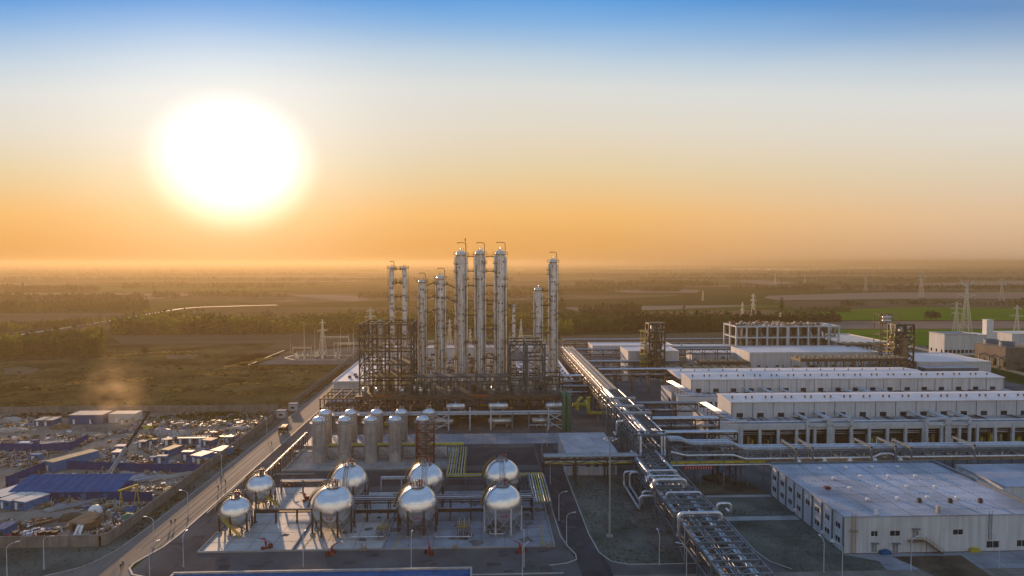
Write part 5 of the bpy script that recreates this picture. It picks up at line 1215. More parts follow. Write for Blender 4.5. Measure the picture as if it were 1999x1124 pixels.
for i in range(150):
    x = random.uniform(cxs[0], cxs[-1] - 12); m = random.choice(('brown', 'rust', 'tan', 'kerb', 'galvdull', 'redsteel')); q.setdefault(m, MB()).cb(x, cy0 + random.uniform(0, 27), 22.2, random.uniform(.6, 2.6), random.uniform(.6, 2), random.uniform(.5, 3))
for m, b in q.items(): tag(b.build('roof_rubble', m, cb_), kind='stuff')
# brown process towers
def ptower(pxa, pxb, pyg, Y, ytops, name_lab, m1='darksteel', xoff=True):
    x0_ = XY(pxa, Y); x1_ = XY(pxb, Y); zt_ = V(pxa, ytops, Y)[1]; n = 6; zs_ = [.03] + [zt_ * (i + 1) / n for i in range(n)]
    t = steel_frame('process_tower', name_lab, [x0_, (x0_ + x1_) / 2, x1_], [Y, Y + 9], zs_, m1, [(0, 0, k, 0) for k in (2, 4)] + [(1, 0, k, 1) for k in (1, 3, 5)], deckz=[(k, (0, 2)) for k in range(1, n + 1)], w=.95, cat='process tower')
    r = (x1_ - x0_) * .3; q = MB(); q.lathe([(r, 2), (r, zt_ * .72), (r * .6, zt_ * .76), (.01, zt_ * .78)], 16, ((x0_ + x1_) / 2, Y + 3, 0)); q.build('vessel', 'brown', t)
    q = MB(); q.lathe([(r * .7, zt_ * .8), (r * .7, zt_ * .97), (.01, zt_)], 14, (x0_ + r * 1.2, Y + 3, 0)); q.build('vessel', 'galvdull', t)
    random.seed(int(pxa)); q = {}
    for i in range(110):
        x = random.uniform(x0_ - 4, x1_ - 1); z = random.uniform(.5, zt_ - 4); m = random.choice(('yellowrail', 'rust', 'tan', 'brown', 'galv', 'galvdull', 'yellow')) if x < x0_ + 1 else random.choice(('galv', 'galvdull', 'greensteel', 'brown')); b = q.setdefault(m, MB())
        if random.random() < .6: b.tube((x, Y - .6 + random.random() * 4, z), (x, Y + 1, z + random.uniform(2, 7)), random.uniform(.12, .4), 6)
        else: b.cb(x, Y + random.random() * 5, z, random.uniform(1, 3), 2, random.uniform(.3, 1.6))
    for m, b in q.items(): b.build('pipework', m, t)
    q = MB()
    for k in range(1, 7):
        z = zt_ * k / 7; q.box(x0_ - 5.5, x0_ - .4, Y + .5, Y + 6, z, z + .2); q.rail([(x0_ - 5.5, Y + .5, z + .2), (x0_ - .4, Y + .5, z + .2)], 1.2, .1, 2)
    for a in (x0_ - 5.3, x0_ - 1): q.beam((a, Y + .7, .03), (a, Y + .7, zt_ * .9), .3)
    q.build('side_gallery', 'yellowrail', t)
ptower(1268, 1298, 740, 436, 632, 'brown steel process tower with golden side galleries, left of the compressor halls')
ptower(1750, 1785, 722, 452, 634, 'dark steel process tower against the green fields, right of the concrete frame block')
x0_ = XY(1733, 470); steel_frame('process_tower', 'shorter brown tower with bright drums leaning against the dark tower at right', [x0_ - 5, x0_ + 1, x0_ + 8], [470, 478], [.03, 8, 16, 24, 32, 38], 'brown', [(0, 0, 1, 0), (1, 0, 3, 1)], deckz=[(1, (0, 2)), (3, (0, 2)), (4, (0, 2))], w=.5, cat='process tower')
for i, z in enumerate((34, 36.4)): drum('drum', f'bright drum near the top of the shorter brown tower, {("lower", "upper")[i]}', (x0_ - 4, 469, z), (x0_ + 2, 469, z), .9, 'galv', 'drum', 'drums on the brown tower', z0=z - 1.4)
# long elevated brown air-cooler banks
def cooler_bank(px, py, w, d, z, label, m='brown'):
    x, y = G(px, py); t = thing('air_cooler_bank', label, 'air cooler', (x + w / 2, y + d / 2, .03), group='brown air cooler banks')
    MB().box(x, x + w, y, y + d, z - 1.6, z).build('deck', 'brownsteel', t); n = int(w / 6)
    for i in range(n + 1):
        for yy in (y + .5, y + d - .5): MB().beam((x + i * w / n, yy, .03), (x + i * w / n, yy, z - 1.6), .5).build('post', 'tan' if i == 0 else m, t)
    q = MB(); 
    for i in range(n):
        for yy in (y + d * .28, y + d * .72): MB().lathe([(2.1, 0), (1.9, .9), (1.75, .9), (1.75, .1)], 14, (x + (i + .5) * w / n, yy, z + .004)).build('fan_ring', 'tan', t)
    MB().rail([(x, y, z), (x + w, y, z)], 1.3, .12, 2.5).build('handrail', 'tan', t)
    random.seed(int(px)); 
    for i in range(40): xx = x + random.random() * w; q.tube((xx, y + random.random() * d, .5), (xx + random.uniform(-2, 2), y + random.random() * d, z - 2), .25, 6)
    q.build('pipework', 'galvdull', t)
cooler_bank(1562, 737, 72, 14, 12, 'brown air cooler bank with rows of fan rings behind the rear compressor hall')
cooler_bank(1300, 742, 56, 12, 7, 'low brown air cooler bank right of the process tower')
cooler_bank(1365, 733, 34, 10, 9, 'brown air cooler bank before the long white service building, left end')
cooler_bank(1650, 706, 40, 12, 13, 'raised brown cooler bank left of the dark process tower')
for args in [(1100, 682, 150, 6, 8, 'far pipe rack running right behind the low white building'), (1300, 694, 150, 5, 6.5, 'far grey pipe rack passing in front of the concrete frame block'), (1150, 737, 60, 5, 10, 'pipe rack crossing behind the green patch beside the main rack')]:
    x, y = G(args[0], args[1]); rack('pipe_rack', args[5], x, x + args[2], y, y + args[3], args[4], [(.8 + i * 1.1, .4, ('galvdull', 'galv')[i % 2], args[4]) for i in range(4)], 3, args[4] - 3.5, 10, 'darksteel', axis='x', brace=False)
random.seed(31); q = {}
for i in range(420):           # low machinery, skids and pipes between the far buildings
    px = random.uniform(1195, 1700); py = random.uniform(700, 746) if random.random() < .6 else random.uniform(684, 700); x, y = G(px, py); m = random.choice(('brownsteel', 'darksteel', 'tan', 'galv', 'galvdull', 'brown', 'concrete', 'bluesteel', 'shedblue2'))
    if 1463 < px < 1680 and 690 < py < 724: continue
    b = q.setdefault(m, MB()); k = random.random(); h = random.uniform(1, 5)
    if k < .4: b.cb(x, y, .03, random.uniform(1, 5), random.uniform(1, 3), h)
    elif k < .75: b.tube((x, y, h), (x + random.uniform(4, 14), y, h), random.uniform(.2, .6), 6)
    else: b.tube((x, y, .03), (x, y, h + 2.5), random.uniform(.3, 1.1), 10)
for m, b in q.items(): tag(b.build('process_machinery', m), kind='stuff')
# cooling towers
for i, (px, py, w, d) in enumerate(((1962, 722, 13.5, 30), (2052, 728, 13.5, 30))):
    x, y = G(px, py); t = thing('cooling_tower', ('brown box cooling tower with two dark fan cylinders, beside the tan road', 'second brown cooling tower cut by the right edge of the view')[i], 'cooling tower', (x + w / 2, y + d / 2, .03)); h = 15.5
    MB().box(x, x + w, y, y + d, 5.2, h).box(x + 1, x + w - 1, y + 1, y + d - 1, .03, 5.2).build('casing', 'coolbrown', t)
    for k in range(3): MB().box(x - .12, x - .002, y + 1.5 + k * 9.5, y + 8.5 + k * 9.5, 2.0, 6.6).build('louvre', 'dark', t)
    for k in range(3): 
        yy = y + .6 + k * 9.6; b = MB(); b.beam((x - 4, yy, .03), (x - 4, yy, 8.2), .7); b.beam((x - 4.3, yy, 8.2), (x, yy, 9.2), .7); b.build('riser_frame', 'bluesteel', t)
    for k in range(2): MB().lathe([(4.9, 0), (4.6, 1.8), (4.9, 3.4), (4.7, 3.4), (4.4, 1.8), (4.7, .1)], 24, (x + w / 2, y + 7.5 + k * 15, h + .004)).build('fan_cylinder', 'coolblue', t)
    MB().rail([(x, y, h), (x, y + d, h)], 1.2, .12, 3).build('handrail', 'bluesteel', t)

# ================================================================ pylons
def pylon(kind=0):
    def mk():
        h = 40.0; t = thing('transmission_pylon', '', 'pylon', group='steel transmission pylons'); q = MB(); w0 = 3.6; zc = 27; w1 = .95
        def W(z): return w0 + (w1 - w0) * z / zc if z < zc else w1 + (.35 - w1) * (z - zc) / (h - zc)
        lev = [0, 8, 14.5, 20, 24, 27, 29, 31, 33, 35, 37, 40]; c = [(-1, -1), (1, -1), (1, 1), (-1, 1)]
        for a, b in zip(lev, lev[1:]):
            for i in range(4):
                (ax, ay), (bx, by) = c[i], c[(i + 1) % 4]; p = (ax * W(a), ay * W(a), a); p2 = (ax * W(b), ay * W(b), b); r = (bx * W(a), by * W(a), a); r2 = (bx * W(b), by * W(b), b)
                q.beam(p, p2, .36); q.beam(p, r2, .13); q.beam(r, p2, .13); q.beam(p2, r2, .13)
        q.build('lattice_mast', 'pylon', t, True)
        arms = ((27, 5.5), (32, 6.5), (37, 5.0)) if kind == 0 else ((30, 6.0), (38, 5.2)) if kind == 1 else ((28, 7.0), (36, 4.0))
        for z, L_ in arms:
            b = MB()
            for s in (-1, 1):
                e = (s * L_, 0, z + (1.8 if kind == 1 else .2)); b.beam((s * W(z), -W(z), z), e, .34); b.beam((s * W(z), W(z), z), e, .34); b.beam((s * W(z), 0, z + 1.7), e, .34)
                b.beam((s * L_ * .5, 0, z + .1), (s * L_ * .45, 0, z + 1), .12); b.beam(e, (e[0], 0, z - 1.6), .14)
            b.build('crossarm', 'pylon', t, True)
        if kind == 1: MB().beam((0, 0, 36), (-5, 0, 42.5), .3).beam((0, 0, 36), (5, 0, 42.5), .3).beam((-5, 0, 42.5), (-2, 0, 39), .2).beam((5, 0, 42.5), (2, 0, 39), .2).build('horn', 'pylon', t, True)
        return t
    return mk
PY = [Placer(pylon(0)), Placer(pylon(1)), Placer(pylon(2))]
pls = [(1885, 662, 545, 1, 'tallest pylon, with horned top, rising behind the white block with small windows'), (1866, 662, 588, 0, 'lower pylon just left of the tallest horned pylon'), (1984, 668, 595, 2, 'pylon at the right edge beside the white tower'),
       (1798, 580, 530, 0, 'pylon standing on the pale strip left of the tallest pylon'), (1690, 569, 537, 0, 'small pylon far off, on the pale field above the green one'), (1955, 590, 541, 2, 'pale pylon far behind, near the right edge above the green field'),
       (1571, 556, 535, 0, 'tiny pylon on the horizon plain above the concrete frame block'), (1513, 555, 534, 2, 'tiny faint pylon on the plain, left of the other tiny one'), (1470, 640, 573, 0, 'thin pylon behind the left end of the concrete frame block'),
       (1449, 640, 590, 2, 'fainter pylon left of the thin one behind the concrete frame block'), (630, 697, 623, 2, 'pylon among the substation gantries left of the columns'), (724, 692, 600, 0, 'faint pylon seen over the left steel frame'),
       (1017, 694, 622, 2, 'pylon showing between the thin column and the right pair'), (878, 690, 622, 0, 'pylon glimpsed between the tall columns, left'), (918, 692, 640, 0, 'pylon glimpsed between the left and middle tallest columns'), (1523, 648, 609, 0, 'short mast with wide top above the concrete frame roof'),
       (1372, 587, 566, 2, 'very small pylon on the brown plain right of centre')]
for px, pb, pt, k, lab in pls:
    x, y = G(px, pb); h = V(px, pt, y)[1]; s = h / (42.5 if k == 1 else 40); PY[k].put((x, y, 0), rz=.25 + px * .001, label=lab, sc=(s * .95, s * .95, s))
# overhead lines between them
for i, (a, b) in enumerate(((0, 3), (1, 4), (2, 5))):
    q = MB(); (xa, ya), (xb, yb) = G(*pls[a][:2]), G(*pls[b][:2]); ha, hb = V(pls[a][0], pls[a][2], ya)[1] * .85, V(pls[b][0], pls[b][2], yb)[1] * .85
    for o in (-5, 5):
        P = [(xa + (xb - xa) * t_ + o, ya + (yb - ya) * t_, ha + (hb - ha) * t_ - 10 * 4 * t_ * (1 - t_)) for t_ in [j / 16 for j in range(17)]]; q.path(P, .05, 4, False)
    tag(q.build('power_line', 'bluesteel'), ('slack power lines leaving the tallest horned pylon', 'slack power lines leaving the lower pylon beside the tallest', 'slack power lines leaving the right edge pylon')[i], 'power line')
# ================================================================ substation gantries
def gantry():
    t = thing('gantry', '', 'gantry', group='pale steel gantries of the substation')
    for x in (-9, 9): 
        b = MB(); b.beam((x - .9, 0, 0), (x, 0, 11), .22); b.beam((x + .9, 0, 0), (x, 0, 11), .22); b.beam((x, 0, 11), (x, 0, 13.5), .15); b.build('post', 'pylon', t, True)
    b = MB(); b.beam((-9, 0, 11), (9, 0, 11), .3); b.beam((-9, 0, 10), (9, 0, 10), .2)
    for i in range(12): b.beam((-9 + i * 1.5, 0, 10 + (i % 2)), (-7.5 + i * 1.5, 0, 11 - (i % 2)), .12)
    b.build('beam', 'pylon', t, True)
    b = MB()
    for x in (-5, 0, 5): b.tube((x, 0, 8.2), (x, 0, 10), .16, 6)
    b.build('insulator', 'brown', t, True); return t
GA = Placer(gantry)
k = 0
for px, py, s in ((590, 700, .8), (655, 688, 1.2), (685, 700, 1.1), (672, 693, .9), (735, 690, 1.1), (800, 690, 1.1), (845, 692, 1.0), (1000, 690, 1.0), (1040, 692, 1.1), (1020, 686, 1.2)):
    x, y = G(px, py); lab = f'pale substation gantry {"in the open yard left of the columns" if k < 4 else "half hidden behind the columns"}, {nth(k if k < 4 else k - 4)}'; GA.put((x, y, .15), rz=(.0, .1)[k % 2], label=lab, sc=s); k += 1
def lmast():
    t = thing('lightning_mast', '', 'mast', group='thin lightning masts round the substation'); MB().tube((0, 0, 0), (0, 0, 30), .35, 8, .08).build('pole', 'pylon', t, True); MB().cb(0, 0, 0, 1, 1, .5).build('foot', 'concrete', t, True); return t
LM = Placer(lmast)
for i, (px, py, pt) in enumerate(((615, 700, 640), (594, 690, 628), (665, 690, 640), (690, 702, 634), (422, 800, 780), (281, 790, 780), (567, 690, 652))):
    x, y = G(px, py); LM.put((x, y, .1), label=('thin mast amid the substation gantries', 'thin mast at the rear left of the substation', 'thin mast behind the pylon at the substation', 'thin mast just left of the brown steel frame', 'pale pole in the scrub beyond the far yard wall, right', 'pale pole in the scrub above the crane tip', 'short thin mast at the left end of the substation')[i], sc=V(px, pt, y)[1] / 30)
random.seed(12); q = MB()
for i in range(26):
    x, y = G(random.uniform(575, 690), random.uniform(692, 702)); q.tube((x, y, .2), (x, y, random.uniform(2, 5)), .22, 6); q.cb(x, y, .2, 1.4, 1, random.uniform(.8, 2))
tag(q.build('switchgear', 'pylon'), kind='stuff')

# ================================================================ perimeter walls
def conc_wall(P, h, label, m='wallconc'):
    t = thing('concrete_wall', label, 'wall', (P[0][0], P[0][1], 0))
    b = MB(); c = MB(); k = 0; pil = MB()
    for a, d in zip(P, P[1:]):
        b.beam((a[0], a[1], h / 2), (d[0], d[1], h / 2), .25, h); c.beam((a[0], a[1], h + .08), (d[0], d[1], h + .08), .4, .15); L_ = math.dist(a, d); n = int(L_ / 4.5)
        for i in range(n + 1): f = i / max(1, n); pil.cb(a[0] + (d[0] - a[0]) * f, a[1] + (d[1] - a[1]) * f, 0, .45, .45, h + .02)
    b.build('wall_panel', m, t); c.build('coping', m, t); pil.build('wall_posts', m, t); return t
conc_wall([(-340, 182.2), (-128, 182.2), (-101.5, 182.2), (-100.2, 183.5), (-100.1, 186), (-100, 345)], 2.9, 'pale concrete panel wall turning the corner of the construction yard and following the road')
conc_wall([(-100, 362), (-101, 460), (-103, 560)], 2.9, 'far stretch of the roadside concrete wall beyond the two guard huts')
conc_wall([(-470, 346.5), (-104, 346.5)], 3.2, 'long concrete wall across the back of the construction yard')
for i, (px, py) in enumerate(((550, 815), (573, 801))):
    x, y = G(px, py); t = thing('guard_hut', ('white guard hut with a blue roof at the yard wall corner, nearer one', 'white guard hut with a blue roof by the road, farther one')[i], 'hut', (x, y, .03), group='guard huts')
    MB().cb(x, y, .03, 4.0, 3.6, 3.3).build('wall', 'panel', t); MB().cb(x, y, 3.33, 4.6, 4.2, .35).build('roof', 'shedblue', t); MB().box(x - .9, x + .9, y - 1.85, y - 1.802, 1.2, 2.3).build('window', 'glass', t); MB().box(x + 2.003, x + 2.04, y - .5, y + .5, .05, 2.2).build('door', 'galvdull', t)
# ================================================================ construction yard
def corr(b, x0, x1, y0, y1, z0, z1, n): 
    return b.box(x0, x1, y0, y1, z0, z1)
def cabin(name, label, px, py, w, d, h, wall='shedblue', roof='kerb', rz=0, cat='container', nd=1, nw=1, group='site cabins and containers', gable=0):
    x, y = G(px, py); t = thing(name, label, cat, (x, y, .03), rz, group)      # px,py: middle of the near bottom edge
    if 255 < px < 470: d *= .6; w *= .8; h *= .8
    elif w < 12: d *= .85; h *= .9
    MB().box(-w / 2, w / 2, 0, d, 0, h).build('body', wall, t, True)
    r = MB()
    if gable: r.add([(-w / 2 - .2, -.2, h), (w / 2 + .2, -.2, h), (w / 2 + .2, d / 2, h + gable), (-w / 2 - .2, d / 2, h + gable), (-w / 2 - .2, d + .2, h), (w / 2 + .2, d + .2, h)], [(0, 1, 2, 3), (3, 2, 5, 4), (0, 3, 4), (1, 5, 2), (0, 4, 5, 1)])
    else: r.box(-w / 2 - .12, w / 2 + .12, -.12, d + .12, h, h + .16)
    r.build('roof', roof, t, True)
    q = MB(); n = max(3, int(w / .9))
    for i in range(n + 1): xx = -w / 2 + w * i / n; q.box(xx - .07, xx + .07, -.06, -.002, .1, h - .1)
    q.build('rib', wall, t, True)
    for i in range(nd): xx = -w / 2 + w * (i + .3) / max(1, nd); MB().box(xx - .5, xx + .5, -.1, -.062, .1, 2.2).build('door', 'white' if wall != 'white' else 'galvdull', t, True)
    for i in range(nw): xx = -w / 2 + w * (i + .7) / max(1, nw); MB().box(xx - .6, xx + .6, -.1, -.062, 1.1, 2.1).build('window', 'glass', t, True)
    return t
cabin('site_shed', 'wide blue shed with a cream roof by the back wall of the yard', 167, 828, 15, 9, 4.2, cat='shed', nd=2)
cabin('site_shed', 'pale open shed in the dust beside the wide blue shed', 238, 825, 12, 7, 4.0, wall='roofcream', cat='shed')
cabin('site_cabin', 'small cream roofed cabin in front of the pale open shed', 243, 829, 5, 5, 3.0, wall='kerb')
cabin('container', 'blue container with a light roof, left one of the pair near the back wall', 77, 832, 4.6, 8, 3.0); cabin('container', 'blue container with a light roof, right one of the pair near the back wall', 93, 832, 4.6, 8, 3.0)
cabin('container', 'orange-roofed long blue container behind the middle blue fence', 322, 893, 4.4, 12, 3.6, roof='tan', rz=-.30)
cabin('container', 'light blue box cabin in front of the orange-roofed container', 315, 905, 4.5, 3, 3.4, wall='shedblue2', roof='kerb'); cabin('container', 'low light blue box left of the box cabin', 300, 903, 4.2, 3, 2.4, wall='shedblue2', roof='shedblue2')
cabin('container', 'dark blue cabin stacked with pale sheets near the road wall', 365, 899, 5, 4, 4, roof='roofgrey'); cabin('container', 'pale blue long container close to the road wall', 382, 905, 6, 11, 3.6, wall='shedblue2', roof='roofgrey', rz=-.35)
cabin('container', 'grey-blue long container nearest the road wall', 420, 893, 6, 12, 3.2, wall='shedblue2', roof='roofgrey', rz=-.35)
cabin('container', 'blue container with an orange roof near the road wall', 403, 872, 5.4, 7, 3.2, roof='tan', rz=-.3); cabin('container', 'small dark blue cabin beside the road wall, farthest', 446, 866, 4.2, 4, 3.4, roof='roofgrey')
cabin('container', 'orange topped low shed right of the pale blue container', 392, 907, 5, 5, 2, wall='brown', roof='tan')
cabin('container', 'dark blue cabin on legs beside the crane boom', 233, 885, 3.8, 3.5, 3, roof='roofgrey'); cabin('container', 'small blue cabin under the crane boom', 226, 899, 3.2, 5, 3.4, roof='roofcream')
cabin('container', 'small blue cabin in the scrap field right of the crane boom, left of two', 276, 874, 3.6, 4, 3); cabin('container', 'small blue cabin in the scrap field right of the crane boom, right of two', 297, 872, 3.6, 3, 3.6, roof='tan')
cabin('container', 'indigo cabin with a tilted light roof right of the scrap field', 328, 870, 3.6, 5, 3, rz=.4)
cabin('site_shed', 'long low blue shed with grey roof at the rear of the scrap field', 375, 867, 15, 3, 3, cat='shed', roof='roofgrey', nd=3, nw=3)
cabin('container', 'turquoise block among the rubble on the left', 68, 902, 3.6, 2.5, 3, wall='shedblue2', roof='shedblue2'); cabin('container', 'small indigo cabin on the left blue fence line', 66, 873, 2.6, 2, 3, roof='shedblue'); cabin('container', 'pale open truck box near the left blue fence', 50, 874, 5.5, 2.5, 2.2, wall='white', roof='white', nd=0, nw=0)
cabin('site_shed', 'cream roofed blue shed joining the fence, its long side to the lane', 96, 921, 4.5, 20, 4, wall='shedblue2', roof='tan', rz=-.47, cat='shed', nw=0)
cabin('container', 'blue container with a cream roof standing alone by the long blue roof', 37, 996, 5.5, 9, 3.0, wall='shedblue2', roof='roofcream', rz=-.36); cabin('container', 'long blue container with a cream roof, second from the left edge', 9, 994, 5, 15, 3.0, wall='shedblue2', roof='roofcream', rz=-.36); cabin('container', 'blue container cut by the left edge of the view', -12, 985, 7, 14, 3.0, wall='shedblue2', roof='roofcream', rz=-.36)
cabin('container', 'dark blue container at the bottom left by the front wall', -3, 1053, 3.2, 6, 3.0, roof='shedblue')
# long blue roofed shed
x0_, y0_ = G(18, 978); x1_, _ = G(222, 978); t = thing('long_shed', 'very long shed with a sloping bright blue sheet roof in the construction yard', 'shed', ((x0_ + x1_) / 2, y0_ + 4, .03))
MB().box(x0_, x1_, y0_, y0_ + 11, .03, 2.6).build('wall', 'fenceblue', t); r = MB(); zt_ = 4.8
r.add([(x0_ - .4, y0_ - .5, 2.62), (x1_ + .4, y0_ - .5, 2.62), (x1_ + .4, y0_ + 11, zt_), (x0_ - .4, y0_ + 11, zt_), (x0_ - .4, y0_ - .5, 2.8), (x1_ + .4, y0_ - .5, 2.8), (x1_ + .4, y0_ + 11, zt_ + .2), (x0_ - .4, y0_ + 11, zt_ + .2)], [(0, 3, 2, 1), (4, 5, 6, 7), (0, 1, 5, 4), (1, 2, 6, 5), (2, 3, 7, 6), (3, 0, 4, 7)]); r.build('roof', 'shedblue', t)
q = MB()
for i in range(1, 12): xx = x0_ + (x1_ - x0_) * i / 12; q.beam((xx, y0_ - .45, 2.86), (xx, y0_ + 10.9, zt_ + .25), .12)
q.build('roof_seam', 'shedblue', t)
for i in range(5): xx = x0_ + (x1_ - x0_) * (i + .5) / 5; MB().box(xx - .6, xx + .6, y0_ - .06, y0_ - .002, .1, 2.1).build('door', 'shedblue2', t)
def fence(P, h, label, m='fenceblue', z=0):
    PP = pix(P); t = thing('site_fence', label, 'fence', (PP[0][0], PP[0][1], 0), group='blue site fences'); b = MB(); s = MB()
    for a, d in zip(PP, PP[1:]):
        b.beam((a[0], a[1], h / 2), (d[0], d[1], h / 2), .12, h); n = int(math.dist(a, d) / 3)
        for i in range(n + 1): f = i / max(1, n); s.cb(a[0] + (d[0] - a[0]) * f, a[1] + (d[1] - a[1]) * f, 0, .2, .2, h + .1)
    b.v and b.add(s.v, s.f); b.build('fence_panel', m, t)
fence([(-40, 880), (0, 880), (80, 881), (138, 878), (172, 861)], 3.0, 'dark blue sheet fence running in from the left edge and bending back')
fence([(14, 947), (88, 918), (130, 915), (280, 921), (390, 922)], 3.0, 'dark blue sheet fence across the middle of the yard, ending at the road wall')
fence([(12, 947), (14, 952), (36, 949)], 3.0, 'short blue fence end with two pale posters', 'fenceblue')
fence([(222, 979), (297, 978)], 3.0, 'short blue sheet fence continuing the long blue shed to the right')
# crane
cx0, cy0_ = G(206, 946); Yc = cy0_; tip = V(292, 803, Yc + 14); T = Vector((tip[0], Yc + 14, tip[1]))
t = thing('mobile_crane', 'mobile crane with a long dark boom raised over the construction yard', 'crane', (cx0, Yc, .03))
MB().rbox(cx0 - 1, Yc - 1, .9, 9, 2.6, 1.1, .5).build('chassis', 'green', t)
MB().rbox(cx0 - 3.6, Yc - 2.4, 2.02, 2, 2.4, 1.5, .5).build('cab', 'white', t); MB().rbox(cx0 + .6, Yc, 2.03, 3.2, 2.4, 1.6, .5).build('slewing_body', 'green', t)
for i in range(4):
    for s in (-1, 1):
        u = -3.6 + i * 2.2; c, n = math.cos(.5), math.sin(.5); wx = cx0 - 1 + u * c - s * 1.3 * n; wy = Yc - 1 + u * n + s * 1.3 * c
        MB().tube((wx - .2 * n * -1, wy - .2 * c, .6), (wx + .2 * n * -1, wy + .2 * c, .6), .58, 14).build('wheel', 'dark', t)
A = Vector((cx0 + .8, Yc + .3, 3.2)); mid = A.lerp(T, .42)
MB().beam(A, mid, 1.0, 1.1).build('lower_boom', 'galvdull', t); MB().beam(mid, T, .6, .7).build('upper_boom', 'dark', t)
MB().tube(T, (T.x + .3, T.y - .3, T.z - 9), .05, 5).build('hoist_rope', 'dark', t); MB().cb(T.x + .3, T.y - .3, T.z - 10, .6, .6, 1.2).build('hook_block', 'yellowrail', t)
MB().tube((cx0 + 1.5, Yc, 3), A.lerp(T, .2), .22, 8).build('lift_cylinder', 'galv', t)
# yellow gantry crane
t = thing('gantry_crane', 'yellow A-legged gantry crane straddling the fence right of the long blue shed', 'gantry crane', (*G(255, 990), .03)); P = [G(232, 1000), G(241, 990), G(262, 984), G(272, 984)]; top = []
for i, (x, y) in enumerate(P): MB().beam((x, y, .03), (P[0][0] * .5 + P[1][0] * .5 if i < 2 else P[2][0] * .5 + P[3][0] * .5, P[0][1] * .5 + P[1][1] * .5 if i < 2 else P[2][1], 5.8), .2).build('leg', 'yellowrail', t)
a = Vector((P[0][0] * .5 + P[1][0] * .5, P[0][1] * .5 + P[1][1] * .5, 6.0)); b = Vector((P[2][0] * .5 + P[3][0] * .5, P[2][1], 6.0)); MB().beam(a - (b - a) * .15, b + (b - a) * .1, .3, .45).build('girder', 'yellowrail', t)
m_ = a.lerp(b, .5); MB().cb(m_.x, m_.y, 5.2, 1, .9, .6).build('trolley', 'brown', t)
# distinct big items
def lump(name, label, px, py, w, d, h, m, cat, jag=.3, seed=0, n=9):
    x, y = G(px, py); b = MB(); random.seed(seed + int(px)); vs = []
    if 'heap' in name and px < 600: w *= .62; d *= .7; h *= .6

    for j in range(5):
        f = j / 4; rr = math.cos(f * math.pi / 2) ** .7
        for i in range(n): a = 2 * math.pi * i / n; k = 1 + random.uniform(-jag, jag) * .5; vs.append((x + w / 2 * rr * k * math.cos(a), y + d / 2 * rr * k * math.sin(a), h * math.sin(f * math.pi / 2) * (1 + random.uniform(-jag, jag) * .3)))
    b.add(vs, [(j * n + i, j * n + (i + 1) % n, (j + 1) * n + (i + 1) % n, (j + 1) * n + i) for j in range(4) for i in range(n)] + [tuple(range(4 * n, 5 * n))], True)
    return tag(b.build(name, m), label, cat)
lump('storage_dome', 'white round dome-like bag beside the rust brown lean-to', 186, 1004, 4.2, 4.2, 2.8, 'white', 'dome', .05, n=18)
lump('tarpaulin_heap', 'green tarpaulin thrown over a heap by the road wall', 250, 1012, 7, 6, 2.2, 'green', 'covered heap', .7); lump('tarpaulin_heap', 'blue tarpaulin spread over goods behind the green one', 253, 998, 8, 5, 1.8, 'shedblue', 'covered heap', .4)
lump('soil_heap', 'dark soil heap beside the lattice support in the right plot', 1398, 936, 10, 5, 1.8, 'dirt', 'soil heap', .5); lump('spoil_heap', 'brown spoil heap by the wide blue shed', 118, 836, 14, 7, 3.2, 'brown', 'soil heap', .6); lump('spoil_heap', 'grey-brown rubble mound behind the white dome', 140, 1012, 11, 8, 2.2, 'dirt', 'soil heap', .5)
lump('rubble_heap', 'pale rubble heap with shining scraps at the rear right of the yard', 350, 850, 20, 8, 3.6, 'concrete', 'rubble heap', .8); lump('rubble_heap', 'light scrap heap at the rear, nearest the crane tip', 318, 846, 12, 6, 4.2, 'roofgrey', 'rubble heap', .8); lump('rubble_heap', 'scrap heap close to the guard hut corner of the yard', 470, 838, 16, 7, 2.6, 'kerb', 'rubble heap', .9); lump('soil_heap', 'yellowish heap by the crane tip', 288, 836, 8, 6, 2.5, 'yellow', 'soil heap', .5)
lump('tarpaulin_heap', 'long pale sheeted heap at the left behind the blue fence', 22, 842, 26, 5, 2.6, 'kerb', 'covered heap', .5); lump('tarpaulin_heap', 'slanting grey sheeted heap at the rear left by the back wall', 22, 822, 16, 9, 3.2, 'concrete', 'covered heap', .4); lump('tarpaulin_heap', 'small bright blue sheeted heap left of the container pair', 56, 831, 4, 3, 2.2, 'shedblue2', 'covered heap', .5)
x, y = G(150, 1040); t = thing('lean_to', 'rust brown lean-to with a tilted sheet roof, pale sheets leaning on it', 'shelter', (x, y, .03), -.35); r = MB()
MB().box(-2.6, 2.6, 0, 6, 0, 2.4).build('wall', 'brown', t, True); r.add([(-2.9, -.4, 2.7), (2.9, -.4, 2.5), (2.9, 6.4, 3.2), (-2.9, 6.4, 3.4), (-2.9, -.4, 2.9), (2.9, -.4, 2.7), (2.9, 6.4, 3.4), (-2.9, 6.4, 3.6)], [(0, 3, 2, 1), (4, 5, 6, 7), (0, 1, 5, 4), (1, 2, 6, 5), (2, 3, 7, 6), (3, 0, 4, 7)]); r.build('roof', 'brown', t, True)
MB().box(-1.5, .8, -.08, -.002, .1, 2.1).build('opening', 'dark', t, True)
for i in (0, 1): MB().beam((1.6 + i * 1.5, -2.2, .1), (1.4 + i * 1.2, -.4, 2.6), .9, .06).build('leaning_sheet', 'white', t, True)
